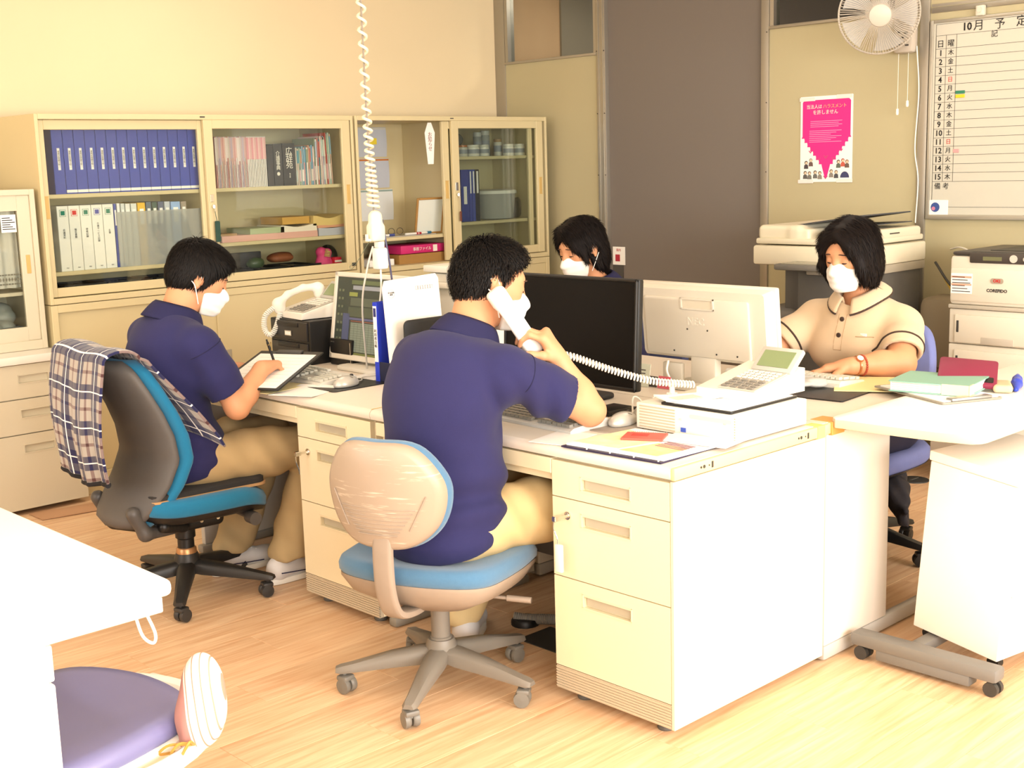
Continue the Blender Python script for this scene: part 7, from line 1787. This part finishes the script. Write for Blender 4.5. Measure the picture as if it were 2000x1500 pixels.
black_drawers()
telephone('white desk telephone with handset on the black organiser', (.53, 2.20, .868), WR-.1, math.radians(14))
o = MB().box(.47, .63, 1.89, 2.03, .7005, .80, .004).build('file_box', M_black); tag(o, 'black file box between organiser and lit monitor', 'box'); MB().box(.4695, .4705, 1.90, 1.903, .705, .79).box(.469, .4705, 2.0, 2.02, .785, .79).build('metal_edge', M_chrome, o)  # chrome strips are the metallic edge of the box
# bookstand with envelope, blue file, black file
t = thing('book_stand', 'navy book stand holding envelope and files between the two desks', 'book stand', (.33, 1.47, .7005)); MB().box(0, .26, -.09, .09, 0, .004, .001, 1).box(.0, .26, .083, .088, 0, .09, .001, 1).box(.0, .004, -.02, .088, 0, .07, .001, 1).build('stand', mat('navy_metal', '#20243f', .5), t)
t = thing('envelope', 'large white envelope with postcode boxes standing in the book stand', 'envelope', (.335, 1.495, .745), 0, None, (math.radians(-5), 0, .06))
mb = MB().prism([(0, 0), (.262, 0), (.262, .295), (.25, .312), (.012, .304), (0, .28)], 0, .006, rotm('X', PI/2), bev=.001).build('paper', M_paper, t)
pcb = MB()
for i in range(7): x0 = .15+i*.0115; pcb.box(x0, x0+.0006, -.0068, -.006, .262, .275).box(x0+.009, x0+.0096, -.0068, -.006, .262, .275).box(x0, x0+.0096, -.0068, -.006, .262, .2626).box(x0, x0+.0096, -.0068, -.006, .2744, .275)
pcb.build('postcode_boxes', mat('grey_print', '#4a4846', .6), t)
MB().tube([(.035+.014*math.cos(a), -.0062, .258+.014*math.sin(a)) for a in np.linspace(0, 2*PI, 24, endpoint=False)], .0005, 4, True).build('stamp_ring', MATS['grey_print'], t); q_ = txt(t, [('料金別納\n郵便', .035, .258, .007)], MATS['grey_print'], 'stamp_lettering'); q_.location = (0, -.0045, 0)
t = put_binder('slim bright blue file with white spine label beside the envelope', 0, .022, .275, .2, 0, mat('cobalt_file', '#2b3fc0', .35), None, 0., 'file', 'file'); t.location = (.325, 1.566, .7005); t.rotation_euler = (0, 0, WR+.15)
MB().box(.003, .019, -.0008, .0005, .07, .262).build('spine_label', M_paper, t); q_ = txt(t, [('\n'.join('利用者台帳'), .011, .15, .013)], M_ink); q_.location = (0, .001, 0); MB().box(.005, .017, -.0012, 0, .225, .255).build('spine_mark', mat('navy_mark', '#2a2f6a', .5), t)
t = thing('folder', 'black rounded folder standing in front of the white envelope', 'folder', (.365, 1.452, .7005)); MB().prism(rpoly(0, .22, 0, .215, (.0, .0, .02, .02)), 0, .008, rotm('X', PI/2), bev=.002).build('cover', M_black, t); MB().box(.0, .2, -.012, -.0085, 0, .05).build('pocket', mat('navy_metal', '#20243f', .5), t)
# papers on the young man's desk
def paper(label, x, y, z, w_, h_, rz, m_=None, th=.0012, curl=0., name='paper', cat='paper'):
    o = MB().sheet(lambda u, v: ((u-.5)*w_, (v-.5)*h_, th/2+curl*(abs(u-.5)*2)**2.5), 9, 3, th).build(name, m_ or M_paper); o.location = (x, y, z); o.rotation_euler = (0, 0, rz); return tag(o, label, cat)
paper('white sheet at the desk edge before the silver mouse', .06, 1.60, .7006, .21, .16, .45, curl=.004); paper('cream printed sheet under the clipboard', .03, 1.745, .7022, .2, .15, .2, mat('cream_paper', '#eee0a8', .8)); paper('dark sheet edge under the white papers', -.0+.02, 1.64, .7003, .12, .1, .5, mat('slate_sheet', '#2c2a3a', .7))
paper('white sheet beside the monitor foot', .375, 1.66, .7006, .12, .12, .2)
# white paper tray unit behind
t = thing('paper_tray_unit', 'white stacked tray unit behind the young man\'s monitor', 'tray unit', (.78, 1.70, .7005), WR); MB().box(-.1, .12, 0, .25, 0, .33, .006).build('body', M_white, t); MB().box(-.11, .13, -.02, .26, .335, .36, .004).build('top_tray', M_white, t); MB().box(-.1, .1, -.04, .0, .28, .3, .004).build('front_lip', M_white, t); MB().box(.03, .12, -.03, .1, .3, .335, .004).build('step', mat('tray_bluegrey', '#c9cbce', .5), t)

# ------------------------------------------------------------------ phoning man's desk
t = thing('desktop_computer', 'flat white desktop computer lying under the keypad telephone', 'computer', (.29, .357, .7005), WR)
M_pc = mat('pc_white', '#e9e3d6', .42)
MB().box(0, .335, .012, .32, .004, .075, .004).build('case', M_pc, t); MB().box(0, .335, 0, .013, .004, .075, .003).build('front_bezel', M_pc, t)
vt = MB()
for i in range(8): vt.box(.012, .135, -.0015, .001, .009+i*.008, .0125+i*.008)
vt.build('front_grille', mat('pc_grille', '#b5aa92', .5), t)
MB().prism(rpoly(.185, .32, .052, .063, .005), 0, .0015, rotm('X', PI/2)).build('disc_slot', mat('pc_slot', '#d8d0bf', .4), t)
hv = MB()
for i in range(9): hv.box(.328, .332, -.001, .001, .01+i*.007, .0135+i*.007)
hv.build('edge_vents', mat('pc_grille', '#b5aa92', .5), t); MB().box(.155, .172, -.0015, 0, .012, .024).build('badge', mat('intel_blue', '#3a55b0', .4), t); txt(t, [('NEC', .3, .05, .006), ('PC', .155, .045, .008)], M_lgrey)
for xx in (.03, .3): MB().cyl((xx, .05, 0), (xx, .05, .004), .012, n=12).cyl((xx, .28, 0), (xx, .28, .004), .012, n=12).build('foot', M_dark, t)
t = thing('clipboard', 'black document holder lying on the white desktop computer', 'clipboard', (.45, .165, .7762), 0); MB().prism(rpoly(-.15, .15, -.12, .115, .006), 0, .006, bev=.001).build('board', M_black, t); MB().prism(rpoly(-.14, .14, -.112, .105, .003), .006, .0078).build('sheet', M_paper, t)
b_ = paper('folded white leaflet on the document holder', .385, .25, .7845, .17, .09, -.5, None, .004, .004); paper('printed slip beside the keypad telephone', .36, .24, .79, .08, .05, -.3, mat('slip_print', '#d9c7bc', .8), .001)
ph = telephone('white keypad telephone with tilted green display on the desktop computer', (.55, .165, .7845), WR-.05, math.radians(11.5), False, True)
cd = MB().tube(coil(spline([(.05, .60, .925), (.13, .54, .905), (.175, .50, .905), (.25, .42, .865), (.34, .345, .828), (.45, .285, .808)], 16), .0085, .0092, 9), .0026, 6).build('coiled_cord', M_white); tag(cd, 'white coiled telephone cord stretched before the black monitor', 'cord')
t = thing('magazine_pile', 'colourful magazine with dark edged folder on the near desk corner', 'magazine', (.125, .205, .7005), 0)
MB().prism([(-.13, .155), (-.115, -.165), (.13, -.16), (.12, .14)][::-1], 0, .004).build('folder', mat('dark_violet_folder', '#2b2440', .5), t); MB().prism([(-.115, .15), (-.10, -.16), (.15, -.17), (.135, .13)][::-1], .004, .009).build('pages', M_paper, t)
MB().prism([(-.09, .15), (-.08, .0), (.05, -.03), (.11, .13)][::-1], .0092, .0098).build('yellow_print', mat('yellow_mag', '#ecd98a', .5, col2='#f6efd8', vscale=30), t); MB().prism([(-.09, -.01), (-.085, -.13), (.02, -.14), (.03, -.04)][::-1], .0092, .0098).build('ochre_print', mat('cream_mag', '#f2e6c4', .5, col2='#e0b04c', vscale=26), t)
tl = MB()
for i in range(5): tl.box(.0+.012*i, .006+.012*i, -.14, -.05, .0098, .0102)
tl.build('text_print', mat('mauve_print', '#9a6a72', .6), t)
sd = MB()
for i in range(4): sd.box(-.125+.004*i, -.121+.004*i, .07-.075*i, .072-.075*i, .004, .0095)
sd.build('tab_marks', M_white, t)
t = thing('spiral_notebook', 'small red spiral notebook lying on the magazine', 'notebook', (.18, .235, .7106), math.radians(-62)); MB().box(-.055, .055, -.04, .04, 0, .006, .001, 1).build('cover', mat('coral_cover', '#d9594c', .5), t)
sp_ = MB().tube(coil([(-.052, .041, .003), (.052, .041, .003)], .0045, .006, 8), .0009, 5).build('spiral', M_chrome, t); MB().box(-.035, .01, -.01, .02, .006, .0064).build('cover_print', mat('dark_coral', '#b83e36', .6), t)
paper('white note sheet with printed edge on the desk front', .075, .43, .7006, .16, .115, .2); paper('white leaflet corner beside the magazine', .24, .10, .711, .1, .2, .15, mat('flyer', '#f3ece6', .6, col2='#e9cfcf', vscale=25))
for (px, py, lb) in ((.44, .5, 'white cable clip loop near the silver mouse'), (.47, .45, 'second white cable loop near the silver mouse')):
    o = MB().tube(spline([(px, py, .702), (px+.005, py+.004, .74), (px+.012, py-.002, .75), (px+.018, py-.02, .735), (px+.02, py-.03, .702)], 6), .0028, 6).build('cable', M_white); tag(o, lb, 'cable')
o = MB().tube(spline([(.42, .9, .706), (.40, .62, .706), (.47, .54, .708), (.55, .46, .706)], 8), .005, 7).build('cable', M_black); tag(o, 'black cable lying under the black monitor', 'cable')
o = MB().box(.36, .47, .52, .60, .7005, .718, .006).build('card_reader', M_black); tag(o, 'small black device at the foot of the black monitor', 'device')
t = thing('plug', 'white upright plug beside the keypad telephone', 'plug', (.43, .345, .7765)); MB().cyl((0, 0, 0), (0, 0, .03), .008, n=14).box(-.012, .012, -.012, .012, 0, .006, .002, 1).build('body', M_white, t)
# ------------------------------------------------------------------ desk of the woman in beige, side table
o = MB().prism(rpoly(-.13, .13, -.11, .11, .006), 0, .004).build('desk_mat', M_black); o.location = (1.07, .245, .7003); o.rotation_euler = (0, 0, .1); tag(o, 'black mat on the desk of the woman in beige', 'desk mat')
paper('pale yellow envelope beside the watch hand', 1.235, .215, .7052, .26, .19, .55, mat('pale_yellow_paper', '#ecd9a0', .8), .003)
t = thing('plastic_wrap', 'clear crumpled plastic sleeve over the near end of the keyboard', 'plastic sleeve', (1.10, .33, .7045)); s = SDF(); q = random.Random(2)
for _ in range(10): s.ell((q.uniform(-.04, .04), q.uniform(-.05, .05), .012+q.uniform(0, .014)), (.03, .03, .01), None, .004)
s.half((0, 0, .0), (0, 0, -1)); s.build('film', mat('clear_film', '#d9d8d4', .12, alpha=.55), t, .005)
t = thing('clipboard', 'grey clipboard with papers on the white side table', 'clipboard', (1.184, -.053, .7155), math.radians(65.5)); MB().prism(rpoly(-.165, .165, -.105, .105, .008), 0, .005, bev=.001).build('board', mat('taupe_board', '#8f897c', .5), t); MB().prism(rpoly(-.155, .145, -.098, .095, .003), .005, .008).build('papers', M_paper, t); MB().box(-.163, -.133, -.07, .07, .005, .014, .003).build('clip', mat('steel_clip', '#a5a7a6', .3, metal=.8), t); MB().box(-.12, .1, -.09, -.04, .0081, .0085).build('blue_print', mat('pale_blue_print', '#b9bfe0', .7), t)
t = thing('planner', 'thick planner with mint green cover on the grey clipboard', 'planner', (1.205, -.05, .7245), math.radians(10)); MB().box(-.095, .095, -.115, .115, .003, .029, .001, 1).build('pages', M_paper, t); MB().prism(rpoly(-.1, .1, -.12, .12, .006), .029, .032).prism(rpoly(-.1, .1, -.12, .12, .006), 0, .003).build('cover', mat('mint_cover', '#86b5a4', .5), t); MB().box(-.101, -.06, -.122, -.118, .002, .033).box(-.101, -.098, -.12, -.04, .002, .033).build('cream_flap', mat('cream_flap', '#e9dfb4', .7), t)
lines = MB()
for i in range(4): lines.box(-.0962, -.0948, -.03, .11, .007+.006*i, .0085+.006*i)
lines.build('page_edges', mat('page_edge', '#c9b9b2', .7), t)
t = thing('smartphone_case', 'maroon leather phone wallet leaning behind the mint planner', 'phone case', (1.315, -.085, .752), 0, None, (math.radians(4), math.radians(-20), math.radians(24))); MB().prism(rpoly(-.07, .085, -.085, .085, .012), 0, .014, bev=.003).build('cover', mat('maroon_leather', '#7d2440', .45, var=.05), t); MB().prism(rpoly(-.055, -.025, -.075, -.045, .005), .014, .016).build('camera_window', M_black, t); MB().prism(rpoly(-.05, -.04, -.035, -.015, .003), .014, .0155).build('speaker_slot', mat('pale_pink_metal', '#d9a5b0', .3, metal=.5), t)
t = thing('pencil_pouch', 'small beige pouch under the maroon phone wallet', 'pouch', (1.335, -.185, .7155), .5); SDF().box((0, 0, .012), (.055, .028, .012), .01).build('cloth', mat('beige_pouch', '#cbb795', .8), t, .004); MB().tube([(-.045, -.029, .014), (.045, -.029, .014)], .002, 5).build('zip', M_dark, t)
t = thing('tape_dispenser', 'bright blue curved plastic holder at the edge of the papers', 'holder', (1.40, -.20, .7155), .4); SDF().chain([(-.07, 0, .006), (0, .0, .012), (.06, .0, .014), (.085, 0, .022)], [.008, .016, .014, .008], .01).half((0, 0, 0), (0, 0, -1)).build('body', mat('cobalt_plastic', '#2942b8', .3), t, .0035)
# ------------------------------------------------------------------ floor things
t = thing('floor_socket', 'round grey floor socket lid near the copier', 'floor socket', (2.72, .84, 0)); MB().lathe([(0, .006), (.055, .006), (.062, .004), (.064, 0)], 28).build('lid', M_dark, t); MB().box(-.03, .03, -.004, .004, .006, .008).build('slot', M_rubber, t)
s = SDF().chain([(1.64, .36, .335), (1.605, .31, .27), (1.575, .262, .17)], [.05, .05, .016], .015).cone((1.605, .31, .27), (1.57, .245, .215), .045, .012, .01).cone((1.61, .31, .24), (1.62, .27, .15), .04, .012, .01)
s.fn = lambda P: .006*np.sin(P[:, 0]*90+P[:, 2]*60)*np.sin(P[:, 1]*70)
o = s.build('jacket', mat('charcoal_cloth', '#2a272c', .8, bump=.3, bscale=120), None, .005); tag(o, 'dark cloth hanging from the chair of the woman in beige', 'cloth')
t = thing('cable_duct', 'grey corrugated cable hose under the phoning man\'s desk', 'cable hose', (.47, .62, 0)); MB().tube(coil(spline([(.08, -.12, .42), (.05, -.1, .2), (.0, -.05, .06), (-.12, .2, .02), (-.16, .27, .02)], 12), .014, .006, 9), .0035, 5).build('hose', mat('hose_grey', '#8d877e', .6), t)
o = MB().lathe([(0, .02), (.04, .02), (.045, .012), (.045, 0)], 20, (.33, .86, 0)).build('floor_outlet', M_black); tag(o, 'black floor outlet under the phoning man\'s desk', 'outlet')
o = MB().prism(rpoly(.22, .36, .6, .78, .004), 0, .003).build('floor_plate', M_dark); tag(o, 'dark square floor plate beside the desk pedestal', 'floor plate')
o = MB().sheet(lambda u, v: (-.18+.35*u, 3.25+.14*v-.06*u, .004+.012*math.sin(PI*u)*math.sin(PI*v)), 8, 6, .003).build('floor_mat', mat('tan_sheet', '#b98f6c', .8)); tag(o, 'curled tan floor sheet in front of the grey drawer chest', 'floor sheet')
